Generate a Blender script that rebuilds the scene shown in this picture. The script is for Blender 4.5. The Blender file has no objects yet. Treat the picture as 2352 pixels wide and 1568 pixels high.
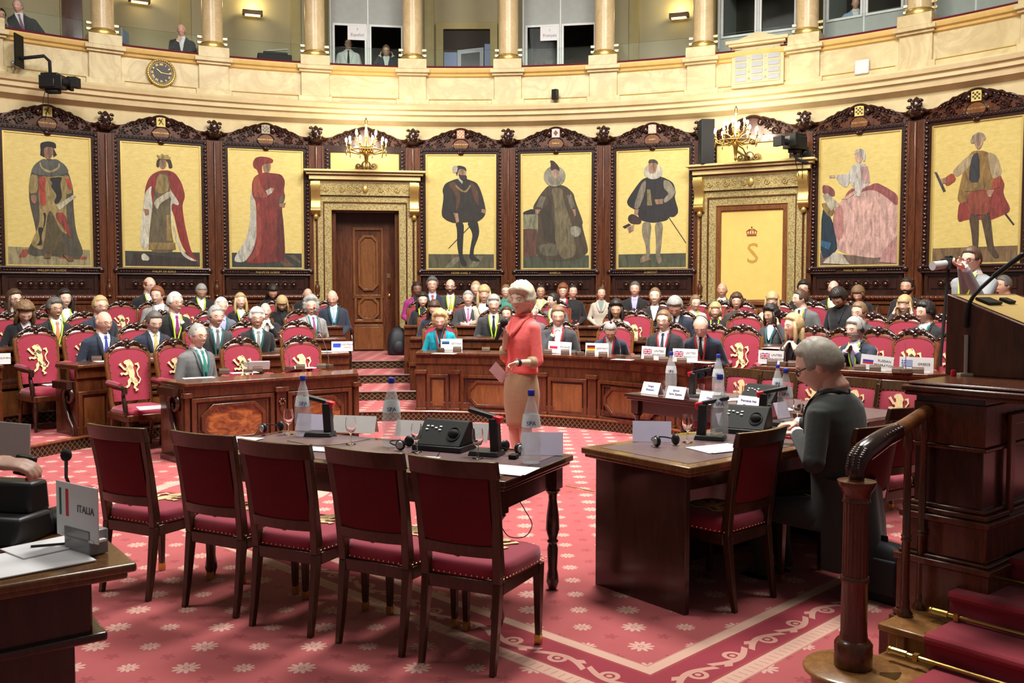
import bpy, bmesh, math, random
import numpy as np
from mathutils import Vector, Matrix, Euler
random.seed(7)
PI = math.pi
SC = bpy.context.scene
COL = SC.collection
# ---------------------------------------------------------------- camera, world, lights, exposure
FPX, HOR, EYE = 2150.0, 670.0, 1.70
PITCH = math.atan((784 - HOR) / FPX)
cd = bpy.data.cameras.new('camera'); cam = bpy.data.objects.new('camera', cd); COL.objects.link(cam)
cam.location = (0, 0, EYE); cam.rotation_euler = (PI / 2 - PITCH, 0, 0)
cd.sensor_width = 36.0; cd.lens = FPX / 2352 * 36.0; cd.clip_end = 200
cd.dof.use_dof = True; cd.dof.focus_distance = 9.5; cd.dof.aperture_fstop = 9.0
SC.camera = cam
SC.view_settings.view_transform = 'Standard'; SC.view_settings.look = 'None'
SC.view_settings.gamma = 1.0; SC.view_settings.exposure = 0.14; SC.view_settings.use_curve_mapping = False
try:
    SC.cycles.use_denoising = True
    SC.cycles.max_bounces = 8; SC.cycles.diffuse_bounces = 3; SC.cycles.glossy_bounces = 3
    SC.cycles.transmission_bounces = 8; SC.cycles.transparent_max_bounces = 12
    SC.cycles.caustics_reflective = False; SC.cycles.caustics_refractive = False
    SC.cycles.sample_clamp_indirect = 6.0
except Exception:
    pass
w = bpy.data.worlds.new('world'); SC.world = w; w.use_nodes = True
w.node_tree.nodes['Background'].inputs[0].default_value = (1.0, 0.93, 0.84, 1)
w.node_tree.nodes['Background'].inputs[1].default_value = 0.115

def area_light(name, loc, target, size, power, color, sy=None):
    d = bpy.data.lights.new(name, 'AREA'); d.energy = power; d.color = color; d.size = size
    if sy: d.shape = 'RECTANGLE'; d.size_y = sy
    if 'dome' in name: d.spread = math.radians(125)
    o = bpy.data.objects.new(name, d); COL.objects.link(o); o.location = loc
    o.rotation_euler = (Vector(target) - Vector(loc)).to_track_quat('-Z', 'Y').to_euler()
    return o
# the skylight and the lamp ring under the dome of the hemicycle, then an added wall fill
area_light('dome_light', (1.2, 9.6, 10.6), (0.3, 11.5, 0), 2.6, 1080, (1.0, 0.96, 0.91))
area_light('dome_light_front', (-4.2, 5.8, 10.0), (-3.5, 12.5, 0.8), 2.2, 450, (1.0, 0.96, 0.91))
area_light('dome_light_side', (3.6, 5.8, 10.0), (3.5, 12.5, 0.8), 2.2, 450, (1.0, 0.96, 0.90))
area_light('wall_fill_light', (-1.0, 6.5, 8.6), (-1.0, 17.5, 4.6), 5.0, 330, (1.0, 0.92, 0.78), 1.6)  # added fill that brightens the wall and gallery front, apart from the dome lamps

# ---------------------------------------------------------------- pixel <-> room helpers (photo frame 2352 x 1568)
_cp, _sp = math.cos(PITCH), math.sin(PITCH)
def ray(px, py):
    a, b = (px - 1176) / FPX, -(py - 784) / FPX
    return Vector((a, _cp + b * _sp, -_sp + b * _cp))
def G(px, py, z=0.0):
    d = ray(px, py); t = (z - EYE) / d.z
    return Vector((d.x * t, d.y * t, z))
def atY(px, py, Y):
    d = ray(px, py); t = Y / d.y
    return Vector((d.x * t, Y, EYE + d.z * t))
CX, CY, WR = -1.03, 7.06, 11.27
def pol(th, r, z=0.0):
    a = math.radians(th); return Vector((CX + r * math.sin(a), CY + r * math.cos(a), z))
def onR(px, py, r):
    """point of the pixel's ray on the vertical cylinder of radius r about the hemicycle centre (far side)"""
    d = ray(px, py); A = d.x**2 + d.y**2; B = -2 * (d.x * CX + d.y * CY); Cc = CX**2 + CY**2 - r * r
    t = (-B + math.sqrt(max(0, B * B - 4 * A * Cc))) / (2 * A)
    return Vector((d.x * t, d.y * t, EYE + d.z * t))
def th_of(p): return math.degrees(math.atan2(p.x - CX, p.y - CY))

# ---------------------------------------------------------------- materials
_M = {}
class NT:
    def __init__(s, m):
        s.m = m; s.t = m.node_tree; s.n = s.t.nodes; s.l = s.t.links
        s.b = s.n['Principled BSDF']
    def node(s, ty, **k):
        x = s.n.new(ty)
        for a, v in k.items(): setattr(x, a, v)
        return x
    def put(s, sock, v):
        if isinstance(v, E): s.l.new(v.o, sock)
        elif isinstance(v, bpy.types.NodeSocket): s.l.new(v, sock)
        else: sock.default_value = v
    def math(s, op, a, b=0.0, c=0.0):
        x = s.node('ShaderNodeMath', operation=op)
        for i, v in enumerate((a, b, c)): s.put(x.inputs[i], v)
        return E(s, x.outputs[0])
    def mix(s, f, a, b):
        x = s.node('ShaderNodeMix', data_type='RGBA')
        s.put(x.inputs[0], f)
        for i, v in ((6, a), (7, b)):
            if isinstance(v, tuple): v = (*v, 1) if len(v) == 3 else v
            s.put(x.inputs[i], v)
        return x.outputs[2]
    def pos(s, obj=False):
        o = s.node('ShaderNodeTexCoord').outputs['Object'] if obj else s.node('ShaderNodeNewGeometry').outputs['Position']
        sx = s.node('ShaderNodeSeparateXYZ'); s.l.new(o, sx.inputs[0])
        return o, E(s, sx.outputs[0]), E(s, sx.outputs[1]), E(s, sx.outputs[2])
    def noise(s, vec, scale, detail=3, rough=.55, dist=0, stretch=None):
        if stretch:
            mp = s.node('ShaderNodeMapping'); s.l.new(vec, mp.inputs[0]); mp.inputs['Scale'].default_value = stretch; vec = mp.outputs[0]
        x = s.node('ShaderNodeTexNoise'); s.l.new(vec, x.inputs['Vector'])
        x.inputs['Scale'].default_value = scale; x.inputs['Detail'].default_value = detail
        x.inputs['Roughness'].default_value = rough; x.inputs['Distortion'].default_value = dist
        return E(s, x.outputs[0])
    def ramp(s, f, *stops):
        x = s.node('ShaderNodeValToRGB'); s.put(x.inputs[0], f); e = x.color_ramp.elements
        for i, (p, c) in enumerate(stops):
            if i < 2: k = e[i]; k.position = p
            else: k = e.new(p)
            k.color = (*c, 1)
        return x.outputs[0]
    def bump(s, h, strength=.3, dist=.01):
        x = s.node('ShaderNodeBump'); s.put(x.inputs['Height'], h)
        x.inputs['Strength'].default_value = strength; x.inputs['Distance'].default_value = dist
        s.l.new(x.outputs[0], s.b.inputs['Normal'])
class E:
    def __init__(s, t, o): s.t = t; s.o = o
    def _(s, op, b=0.0, c=0.0): return s.t.math(op, s, b, c)
    def __add__(s, b): return s._('ADD', b)
    def __sub__(s, b): return s._('SUBTRACT', b)
    def __mul__(s, b): return s._('MULTIPLY', b)
    def __truediv__(s, b): return s._('DIVIDE', b)
    def __lt__(s, b): return s._('LESS_THAN', b)
    def __gt__(s, b): return s._('GREATER_THAN', b)
    def abs(s): return s._('ABSOLUTE')
    def floor(s): return s._('FLOOR')
    def frac(s): return s._('FRACT')
    def sin(s): return s._('SINE')
    def cos(s): return s._('COSINE')
    def sqrt(s): return s._('SQRT')
    def min(s, b): return s._('MINIMUM', b)
    def max(s, b): return s._('MAXIMUM', b)

def mat(name, col=(.5, .5, .5), rough=.6, metal=0.0, emit=None, es=1.0, trans=0.0, ior=1.45, coat=0.0, alpha=None, build=None, noise=None, spec=None, sheen=0.0):
    if name in _M: return _M[name]
    m = bpy.data.materials.new(name); m.use_nodes = True; b = m.node_tree.nodes['Principled BSDF']
    b.inputs['Base Color'].default_value = (*col, 1); b.inputs['Roughness'].default_value = rough
    b.inputs['Metallic'].default_value = metal; b.inputs['IOR'].default_value = ior
    b.inputs['Transmission Weight'].default_value = trans; b.inputs['Coat Weight'].default_value = coat
    b.inputs['Coat Roughness'].default_value = .12
    if sheen: b.inputs['Sheen Weight'].default_value = sheen
    if spec is not None: b.inputs['Specular IOR Level'].default_value = spec
    if alpha is not None: b.inputs['Alpha'].default_value = alpha
    if emit: b.inputs['Emission Color'].default_value = (*emit, 1); b.inputs['Emission Strength'].default_value = es
    if noise is None and build is None and not emit and trans == 0: noise = (.12, 9)
    if noise:
        t = NT(m); o, x, y, z = t.pos(True); n = t.noise(o, noise[1], 3)
        t.l.new(t.mix(n, tuple(c * (1 - noise[0]) for c in col), tuple(min(1, c * (1 + noise[0])) for c in col)), b.inputs['Base Color'])
    if build: build(NT(m))
    _M[name] = m
    return m
def wood(name, dark, light, rough=.28, sc=3.0, coat=.35, st=(6, 6, .7)):
    def f(t):
        o, x, y, z = t.pos(True)
        n = t.noise(o, sc, 5, .6, 1.2, st); n2 = t.noise(o, sc * 9, 2, .5, 0, st)
        t.l.new(t.ramp(n * .75 + n2 * .25, (.32, dark), (.68, light)), t.b.inputs['Base Color'])
        t.put(t.b.inputs['Roughness'], n2 * .15 + (rough - .07))
    return mat(name, light, rough, coat=coat, build=f)
MAHO = wood('mahogany', (.040, .0105, .004), (.13, .037, .012))
MAHO_L = wood('mahogany_light', (.10, .033, .010), (.22, .080, .024), st=(5, 5, .8))
MAHO_D = wood('mahogany_carved', (.014, .005, .0035), (.042, .013, .008), .24, coat=.5)
CHAIRW = wood('walnut_chair', (.026, .0105, .004), (.07, .028, .009), .3)
TABLEW = wood('table_wood', (.02, .008, .006), (.05, .018, .011), .22, coat=.5)
RIM = wood('table_rim', (.09, .038, .012), (.2, .09, .03), .25, coat=.5)
BLOTTER = mat('table_leather', (.115, .068, .07), .42, noise=(.12, 14))
OAK = wood('oak_step', (.20, .085, .022), (.34, .16, .05), .32)
def _flame(t):
    o, x, y, z = t.pos(True)
    n = t.noise(o, 2.6, 4, .6, 2.5, (1.6, 1.6, 3.2))
    t.l.new(t.ramp(n, (.34, (.075, .016, .006)), (.52, (.25, .075, .018)), (.7, (.42, .15, .035))), t.b.inputs['Base Color'])
FLAME = mat('flame_veneer', (.4, .2, .05), .22, coat=.6, build=_flame)
def _marble(t):
    o, x, y, z = t.pos()
    n = t.noise(o, 1.3, 6, .62, .9); v = (t.noise(o, 1.1, 5, .6, 1.8) - .5).abs() * 9.0
    c = t.ramp(n, (.3, (.58, .47, .235)), (.7, (.70, .60, .34)))
    t.l.new(t.mix((v.min(1.0) * .5 + .5).min(1.0), (.42, .30, .14), c), t.b.inputs['Base Color'])
MARBLE = mat('cream_marble', (.8, .65, .4), .38, build=_marble)
def _colm(t):
    o, x, y, z = t.pos()
    n = t.noise(o, 5, 6, .7, 1.0, (1, 1, .5)); n2 = t.noise(o, 40, 2)
    t.l.new(t.ramp(n * .7 + n2 * .3, (.3, (.47, .34, .16)), (.5, (.60, .46, .25)), (.7, (.72, .58, .35))), t.b.inputs['Base Color'])
COLMARB = mat('column_marble', (.75, .55, .3), .28, build=_colm)
def _stone(t):
    o, x, y, z = t.pos(); n = t.noise(o, 3, 6, .65)
    t.l.new(t.ramp(n, (.3, (.57, .45, .23)), (.7, (.70, .57, .33))), t.b.inputs['Base Color'])
STONE = mat('cornice_stone', (.8, .6, .38), .6, build=_stone)
GILD = mat('gilding', (.58, .41, .13), .36, metal=.7, noise=(.2, 30))
def _brocade(t):
    o, x, y, z = t.pos(True); n = t.noise(o, 38, 3, .6)
    t.l.new(t.ramp(n, (.36, (.20, .15, .05)), (.62, (.44, .35, .15))), t.b.inputs['Base Color'])
    t.bump(n, .5, .01)
GILDC = mat('carved_gilding', (.5, .36, .1), .5, metal=.25, build=_brocade)
def _leaf(t):
    o, x, y, z = t.pos(True)
    n = t.noise(o, 9, 5, .6, 0, (1, 1, 2.4)); g = t.noise(o, 60, 2, .6, 0, (.3, .3, 3))
    t.l.new(t.ramp(n * .6 + g * .4, (.3, (.50, .38, .10)), (.7, (.66, .53, .20))), t.b.inputs['Base Color'])
GOLDLEAF = mat('gold_leaf_ground', (.74, .55, .16), .42, metal=.12, build=_leaf)
REDUP = mat('crimson_upholstery', (.26, .011, .034), .75, noise=(.1, 40), sheen=.25)
REDDK = mat('maroon_upholstery', (.13, .005, .012), .85, noise=(.15, 40))
VELVET = mat('maroon_velvet', (.13, .008, .02), .9)
EMBRO = mat('gold_embroidery', (.70, .55, .29), .6, noise=(.25, 60))
NAIL = mat('brass_nail', (.8, .62, .32), .25, metal=.9)
BRASS = mat('brass', (.56, .38, .11), .34, metal=1.0, noise=(.15, 8))
BRONZE = mat('bronze', (.22, .15, .07), .35, metal=.9, noise=(.3, 20))
BLACK = mat('black_plastic', (.012, .012, .013), .4)
BLACKM = mat('black_matt', (.01, .01, .01), .8)
DGREY = mat('dark_grey_plastic', (.011, .012, .010), .6, spec=.25)
SILVER = mat('silver_plastic', (.5, .5, .5), .25, metal=.7)
WHITE = mat('white_paper', (.85, .85, .86), .7, noise=(.02, 5))
WPLAST = mat('white_plastic', (.8, .8, .78), .4)
LILAC = mat('lilac_card', (.62, .58, .74), .35)
GREYC = mat('grey_card', (.75, .73, .71), .35)
INK = mat('dark_ink', (.13, .13, .15), .7)
INKB = mat('blue_ink', (.03, .06, .25), .7)
GLASS = mat('clear_glass', (1, 1, 1), .02, trans=1.0, ior=1.3)
def thinfn(ior, r=.04, c=(.93, .96, .94, 1)):
    def f(t):
        tr = t.node('ShaderNodeBsdfTransparent'); gl = t.node('ShaderNodeBsdfGlossy'); gl.inputs['Roughness'].default_value = r; tr.inputs[0].default_value = c
        lw = t.node('ShaderNodeFresnel'); lw.inputs[0].default_value = ior; mx = t.node('ShaderNodeMixShader'); t.l.new(lw.outputs[0], mx.inputs[0]); t.l.new(tr.outputs[0], mx.inputs[1]); t.l.new(gl.outputs[0], mx.inputs[2])
        t.l.new(mx.outputs[0], t.n['Material Output'].inputs[0]); t.n.remove(t.b)
    return f
THING = mat('thin_glass', (.95, .97, .95), .05, build=thinfn(1.07))

WATER = mat('bottle_plastic', (.80, .86, .88), .08, alpha=.30, noise=(.05, 30))
REDP = mat('red_plastic', (.6, .01, .03), .35)
BLUEP = mat('blue_cap', (.02, .04, .35), .35)
OLIVE = mat('olive_wall', (.50, .45, .28), .8, noise=(.06, 4))
OLIVE2 = mat('olive_pilaster', (.50, .43, .20), .7, noise=(.15, 5))
BOOTHG = mat('booth_grey', (.40, .43, .41), .6)
BOOTHW = mat('booth_white', (.72, .75, .74), .4)
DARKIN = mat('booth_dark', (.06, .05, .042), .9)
BULB = mat('candle_bulb', (1, 1, 1), .3, emit=(1, .93, .8), es=45)
LAMPY = mat('sconce_glow', (1, .8, .3), .3, emit=(1, .72, .22), es=5)

# ---------------------------------------------------------------- mesh builder
class MB:
    def __init__(s, M=None): s.v = []; s.f = []; s.mi = []; s.M = M or Matrix(); s.cm = 0
    def add(s, vs, fs, mi=None):
        n = len(s.v); M = s.M
        s.v.extend([tuple(M @ Vector(p)) for p in vs]); s.f.extend([tuple(i + n for i in f) for f in fs])
        s.mi.extend([s.cm if mi is None else mi] * len(fs)); return s
    def box(s, c, d, rz=0, rx=0, ry=0, mi=None, tx=1.0, ty=1.0):
        x, y, z = d[0] / 2, d[1] / 2, d[2] / 2
        R = Euler((rx, ry, rz)).to_matrix(); c = Vector(c)
        vs = [c + R @ Vector((sx * x * (tx if sz > 0 else 1), sy * y * (ty if sz > 0 else 1), sz * z)) for sz in (-1, 1) for sy in (-1, 1) for sx in (-1, 1)]
        return s.add(vs, [(0, 2, 3, 1), (4, 5, 7, 6), (0, 1, 5, 4), (2, 6, 7, 3), (0, 4, 6, 2), (1, 3, 7, 5)], mi)
    def prism(s, pts, z0, z1, mi=None):
        """closed plan polygon extruded along z"""
        n = len(pts); vs = [(p[0], p[1], z0) for p in pts] + [(p[0], p[1], z1) for p in pts]
        fs = [(i, (i + 1) % n, n + (i + 1) % n, n + i) for i in range(n)] + [tuple(range(n - 1, -1, -1)), tuple(range(n, 2 * n))]
        return s.add(vs, fs, mi)
    def plate(s, pts, y0, y1, mi=None):
        """outline in x,z extruded along y (front y0)"""
        n = len(pts); vs = [(p[0], y0, p[1]) for p in pts] + [(p[0], y1, p[1]) for p in pts]
        fs = [(i, n + i, n + (i + 1) % n, (i + 1) % n) for i in range(n)] + [tuple(range(n)), tuple(range(2 * n - 1, n - 1, -1))]
        return s.add(vs, fs, mi)
    def ring(s, outer, inner, y0, y1, mi=None):
        n = len(outer)
        vs = [(p[0], y0, p[1]) for p in outer] + [(p[0], y0, p[1]) for p in inner] + [(p[0], y1, p[1]) for p in outer] + [(p[0], y1, p[1]) for p in inner]
        fs = []
        for i in range(n):
            j = (i + 1) % n
            fs += [(i, j, n + j, n + i), (2 * n + i, 3 * n + i, 3 * n + j, 2 * n + j), (i, 2 * n + i, 2 * n + j, j), (n + i, n + j, 3 * n + j, 3 * n + i)]
        return s.add(vs, fs, mi)
    def lathe(s, prof, c=(0, 0, 0), n=16, mi=None, axis='z', cap=True):
        vs = []; fs = []
        for r, z in prof:
            for k in range(n):
                a = 2 * PI * k / n; x, y = r * math.cos(a), r * math.sin(a)
                p = (x, y, z) if axis == 'z' else ((x, z, y) if axis == 'y' else (z, x, y))
                vs.append((p[0] + c[0], p[1] + c[1], p[2] + c[2]))
        for i in range(len(prof) - 1):
            for k in range(n):
                fs.append((i * n + k, i * n + (k + 1) % n, (i + 1) * n + (k + 1) % n, (i + 1) * n + k))
        if cap: fs += [tuple(range(n - 1, -1, -1)), tuple((len(prof) - 1) * n + k for k in range(n))]
        return s.add(vs, fs, mi)
    def tube(s, pts, r, n=8, mi=None, flat=1.0, cap=True):
        pts = [Vector(p) for p in pts]; rs = r if isinstance(r, (list, tuple)) else [r] * len(pts)
        vs = []; fs = []; prev = None
        for i, p in enumerate(pts):
            t = (pts[min(i + 1, len(pts) - 1)] - pts[max(i - 1, 0)])
            t = t.normalized() if t.length > 1e-9 else Vector((0, 0, 1))
            if prev is None:
                a = Vector((0, 0, 1)) if abs(t.z) < .9 else Vector((1, 0, 0)); u = t.cross(a).normalized()
            else:
                u = (prev - t * prev.dot(t)); u = u.normalized() if u.length > 1e-6 else t.cross(Vector((0, 0, 1))).normalized()
            prev = u; w_ = t.cross(u)
            for k in range(n):
                a = 2 * PI * k / n; vs.append(p + (u * math.cos(a) + w_ * math.sin(a) * flat) * rs[i])
        for i in range(len(pts) - 1):
            for k in range(n):
                fs.append((i * n + k, i * n + (k + 1) % n, (i + 1) * n + (k + 1) % n, (i + 1) * n + k))
        if cap: fs += [tuple(range(n - 1, -1, -1)), tuple((len(pts) - 1) * n + k for k in range(n))]
        return s.add(vs, fs, mi)
    def ball(s, c, r, n=8, m=6, mi=None, R=None):
        rr = r if isinstance(r, (tuple, list)) else (r, r, r); vs = []; fs = []; c = Vector(c)
        for i in range(m + 1):
            ph = PI * i / m
            for k in range(n):
                a = 2 * PI * k / n; q = Vector((rr[0] * math.sin(ph) * math.cos(a), rr[1] * math.sin(ph) * math.sin(a), rr[2] * math.cos(ph)))
                vs.append(c + (R @ q if R else q))
        for i in range(m):
            for k in range(n): fs.append((i * n + k, (i + 1) * n + k, (i + 1) * n + (k + 1) % n, i * n + (k + 1) % n))
        return s.add(vs, fs, mi)
    def loft(s, rings, mi=None, cap=True, closed=True):
        n = len(rings[0]); vs = [p for r in rings for p in r]; fs = []
        kk = n if closed else n - 1
        for i in range(len(rings) - 1):
            for k in range(kk): fs.append((i * n + k, i * n + (k + 1) % n, (i + 1) * n + (k + 1) % n, (i + 1) * n + k))
        if cap: fs += [tuple(range(n - 1, -1, -1)), tuple((len(rings) - 1) * n + k for k in range(n))]
        return s.add(vs, fs, mi)
    def mesh(s, name, mats, smooth=None, merge=False):
        me = bpy.data.meshes.new(name); me.from_pydata(s.v, [], s.f)
        for m in (mats if isinstance(mats, (list, tuple)) else [mats]): me.materials.append(m)
        if any(s.mi): me.polygons.foreach_set('material_index', s.mi)
        bm = bmesh.new(); bm.from_mesh(me)
        bmesh.ops.remove_doubles(bm, verts=bm.verts, dist=1e-6)
        bmesh.ops.recalc_face_normals(bm, faces=bm.faces); bm.to_mesh(me); bm.free()
        if smooth:
            me.polygons.foreach_set('use_smooth', [True] * len(me.polygons))
            if smooth is not True: me.set_sharp_from_angle(angle=math.radians(smooth))
        me.update(); return me
    def build(s, name, mats, parent=None, smooth=40, bevel=0):
        o = bpy.data.objects.new(name, s.mesh(name, mats, smooth)); COL.objects.link(o)
        if parent: o.parent = parent
        if bevel:
            b = o.modifiers.new('bevel', 'BEVEL'); b.width = bevel; b.segments = 2; b.limit_method = 'ANGLE'; b.angle_limit = math.radians(40)
        return o
def frameM(o, xd, scale=1.0):
    """matrix with local +x along plan direction xd, local -y towards the viewer side (left-hand normal of xd)"""
    x = Vector((xd[0], xd[1], 0)).normalized(); y = Vector((-x.y, x.x, 0))
    m = Matrix(((x.x * scale, y.x * scale, 0, o[0]), (x.y * scale, y.y * scale, 0, o[1]), (0, 0, scale, o[2]), (0, 0, 0, 1)))
    return m
def thing(name, label, cat, loc=(0, 0, 0), rz=0.0, group=None):
    o = bpy.data.objects.new(name, None); COL.objects.link(o); o.location = loc; o.rotation_euler = (0, 0, rz)
    o.empty_display_size = .1; o['label'] = label; o['category'] = cat
    if group: o['group'] = group
    return o
def tag(o, label, cat, group=None, kind=None):
    o['label'] = label; o['category'] = cat
    if group: o['group'] = group
    if kind: o['kind'] = kind
    return o
def struct(mb, name, mats, smooth=40, bevel=0, label=None):
    o = mb.build(name, mats, None, smooth, bevel); o['kind'] = 'structure'
    if label: o['label'] = label
    return o
def dup(root, loc, rz=None, label=None, group=None):
    r = root.copy(); COL.objects.link(r); r.location = loc
    if rz is not None: r.rotation_euler = (0, 0, rz)
    if label: r['label'] = label
    if group: r['group'] = group
    for ch in list(root.children):
        c = ch.copy(); COL.objects.link(c); c.parent = r
        for g in ch.children:
            d = g.copy(); COL.objects.link(d); d.parent = c
    return r
def text(s, size, M, parent, mt, name='lettering', ext=.0008, align='CENTER'):
    c = bpy.data.curves.new(name, 'FONT'); c.body = s; c.size = size; c.align_x = align; c.align_y = 'CENTER'
    c.extrude = ext; c.materials.append(mt); c.resolution_u = 2; c.space_line = .95
    t_ = bpy.data.objects.new('tmp', c); me = bpy.data.meshes.new_from_object(t_); bpy.data.objects.remove(t_); me.name = name
    o = bpy.data.objects.new(name, me); COL.objects.link(o)
    if parent: o.parent = parent
    o.matrix_local = M
    return o
TXT = Matrix.Rotation(PI / 2, 4, 'X')     # stands a text up, readable from -y
def T(x, y, z): return Matrix.Translation((x, y, z))
# ================================================================ the room
_R1 = [(-100, 4.45), (-57, 4.55), (-50, 4.73), (-30, 5.05), (-12, 5.25), (0, 5.2), (20, 4.94), (30, 4.78), (42, 4.5), (51, 4.69), (61, 5.02), (68, 5.35), (100, 6.6)]
def r1(th):
    for (a, x), (b, y) in zip(_R1, _R1[1:]):
        if th <= b: return x + (y - x) * (th - a) / (b - a)
    return 6.6
def rk(th, k):      # inner edge of tier k (1..4)
    a = r1(th); return a + (k - 1) * (9.0 - a) / 3.0 if k < 4 else 9.0
RISE = .13
def _carpet(t):
    o, x, y, z = t.pos()
    def stars(sx, sy, ox, oy):
        gx = (x - ox) / sx; gy = (y - oy) / sy
        ix = (gx + .5).floor(); iy = (gy + .5).floor(); fx = gx - ix; fy = gy - iy
        return fx, fy, ix, iy
    fx, fy, ix, iy = stars(.262, .258, .62, 4.414)
    par = (ix * .5).frac() * 2.0                    # 0 / ~1
    ang = t.math('ARCTAN2', fy, fx); rr = (fx * fx + fy * fy).sqrt()
    R = t.math('MULTIPLY_ADD', par.abs(), -.055, .24)
    star = rr < (R * ((ang * 5.0).cos().abs() * .55 + .5))
    hole = ((rr - .05).abs() < .012)
    fx2, fy2, i2, j2 = stars(.262, .258, .751, 4.543)
    a2 = t.math('ARCTAN2', fy2, fx2); r2 = (fx2 * fx2 + fy2 * fy2).sqrt()
    dk = r2 < (((a2 * 2.5).cos().abs() * .11) + .035)
    n = t.noise(o, 4, 4, .6); nf = t.noise(o, 160, 2, .7)
    base = t.mix(n, (.37, .074, .078), (.44, .105, .105))
    c = t.mix(dk * .45, base, (.2, .012, .03))
    c = t.mix(star * .8, c, (.66, .44, .35))
    c = t.mix(star * hole * .6, c, (.3, .03, .05))
    # woven scroll border, two arms meeting in a corner
    s2 = .70710678
    a = (x + y) * s2 - 3.39; b = (y - x) * s2 - 2.52
    tt = a.min(b); sarm = t.mix
    isA = a < b
    sc = (y - x) * s2 * isA + (x + y) * s2 * (isA * -1.0 + 1.0)
    inb = (tt > -.40) * (tt < .0) * (z < .02) * (b < 5.9)
    L = .30
    f = (sc / L).frac() - .5; par2 = ((sc / L).floor() * .5).frac() * 4.0 - 1.0
    q = (tt + .215) * par2
    wave = ((q - (f * PI).cos() * .055 + .02).abs() < .017)
    cx = f * L; d1 = ((cx - .02) * (cx - .02) + (q + .005) * (q + .005)).sqrt()
    spir = ((d1 - .038).abs() < .011) + (d1 < .014)
    leaf_ = ((cx + .085).abs() + (q - .04).abs() * 1.5) < .034
    orn = (wave + spir + leaf_).min(1.0)
    cream = ((tt > -.07) + (tt < -.31)).min(1.0)
    edge = ((tt + .078).abs() < .008) + ((tt + .302).abs() < .008) + (tt > -.008) + (tt < -.392)
    bc = t.mix(orn * .85, (.27, .024, .04), (.62, .36, .27))
    tick = (((sc / .045).frac() - .5).abs() < .07) * (tt < -.33) * (tt > -.38)
    bc = t.mix(cream, bc, (.62, .40, .30)); bc = t.mix((edge + tick).min(1.0) * .55, bc, (.33, .06, .06))
    c = t.mix(inb, c, bc)
    # woven medallion ring in the middle of the floor
    rm = ((x + 2.35) * (x + 2.35) + (y - 7.9) * (y - 7.9)).sqrt()
    ringm = ((rm < .80) * (rm > .66)) * (z < .02)
    c = t.mix(ringm * .8, c, (.62, .42, .33))
    t.l.new(t.mix(nf * .35, c, (.30, .05, .06)), t.b.inputs['Base Color'])
    t.bump(nf, .25, .004)
CARPET = mat('star_carpet', (.5, .1, .1), .95, build=_carpet, spec=.15, sheen=.2)
def _grille(t):
    o, x, y, z = t.pos()
    u = t.math('ARCTAN2', x - CX, y - CY) * 78.0; v = z * 15.4
    p = (((u + v).frac() - .5).abs() < .1) + (((u - v).frac() - .5).abs() < .1)
    fr = ((z / RISE).frac() > .84)
    m_ = (p.min(1.0)) * (fr * -1.0 + 1.0)
    t.l.new(t.mix(m_, (.012, .006, .005), (.24, .17, .07)), t.b.inputs['Base Color'])
    t.put(t.b.inputs['Metallic'], m_ * .7)
GRILLE = mat('brass_lattice', (.3, .2, .1), .4, build=_grille)

mb = MB(); mb.box((0, 7, -.05), (30, 26, .1)); struct(mb, 'floor', CARPET, None)
for k in range(1, 5):           # the stepped tiers of the hemicycle
    z1 = RISE * k; mb = MB(); ths = [-98 + 2 * i for i in range(97)]
    inn = [pol(a, rk(a, k)) for a in ths]
    out = [pol(a, rk(a, k + 1) + .3 if k < 4 else 13.2) for a in ths]
    vs = []; fs = []
    for a, b in zip(inn, out): vs += [(a.x, a.y, z1 - RISE), (a.x, a.y, z1), (b.x, b.y, z1)]
    for i in range(len(ths) - 1):
        o_ = i * 3; fs.append((o_, o_ + 3, o_ + 4, o_ + 1))
    mb.add(vs, fs, 1); mb.add(vs, [(i * 3 + 1, i * 3 + 4, i * 3 + 5, i * 3 + 2) for i in range(len(ths) - 1)], 0)
    struct(mb, 'floor_tier', [CARPET, GRILLE], None)
    mb = MB()                    # wooden nosing of the tier
    mb.tube([pol(a, rk(a, k) + .0, z1 - .002) for a in ths if a < -13.5 or a > -3.2 or k > 0], .016, 6)
    struct(mb, 'trim_nosing', MAHO if k > 1 else MAHO_L)

# ---- panelled wall under the gallery
def ringwall(r0, z0, z1, th0=-98, th1=98, st=2.35, r1_=None):
    mb = MB(); n = int((th1 - th0) / st); ths = [th0 + (th1 - th0) * i / n for i in range(n + 1)]
    vs = []
    for a in ths: vs += [tuple(pol(a, r0, z0)), tuple(pol(a, r0 if r1_ is None else r1_, z1))]
    mb.add(vs, [(2 * i, 2 * i + 2, 2 * i + 3, 2 * i + 1) for i in range(n)]); return mb
def sweep(prof, th0=-98, th1=98, st=2.35, mb=None):
    """profile (r, z) swept round the hemicycle"""
    mb = mb or MB(); n = int((th1 - th0) / st + .5); m = len(prof); vs = []
    for i in range(n + 1):
        a = th0 + (th1 - th0) * i / n; vs += [tuple(pol(a, r, z)) for r, z in prof]
    fs = [(i * m + j, (i + 1) * m + j, (i + 1) * m + j + 1, i * m + j + 1) for i in range(n) for j in range(m - 1)]
    return mb.add(vs, fs)
BAY = 9.4; TH0 = .2
def bayth(k): return TH0 + BAY * k
LO, HI = bayth(-8.5), bayth(8.5)
DOOR_BAYS = (-1, 3)
def bayM(k, z=0.0, r=WR):
    c = pol(bayth(k), r, z); a = math.radians(bayth(k)); return frameM(c, (math.cos(a), -math.sin(a)))
mb = MB()
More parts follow.
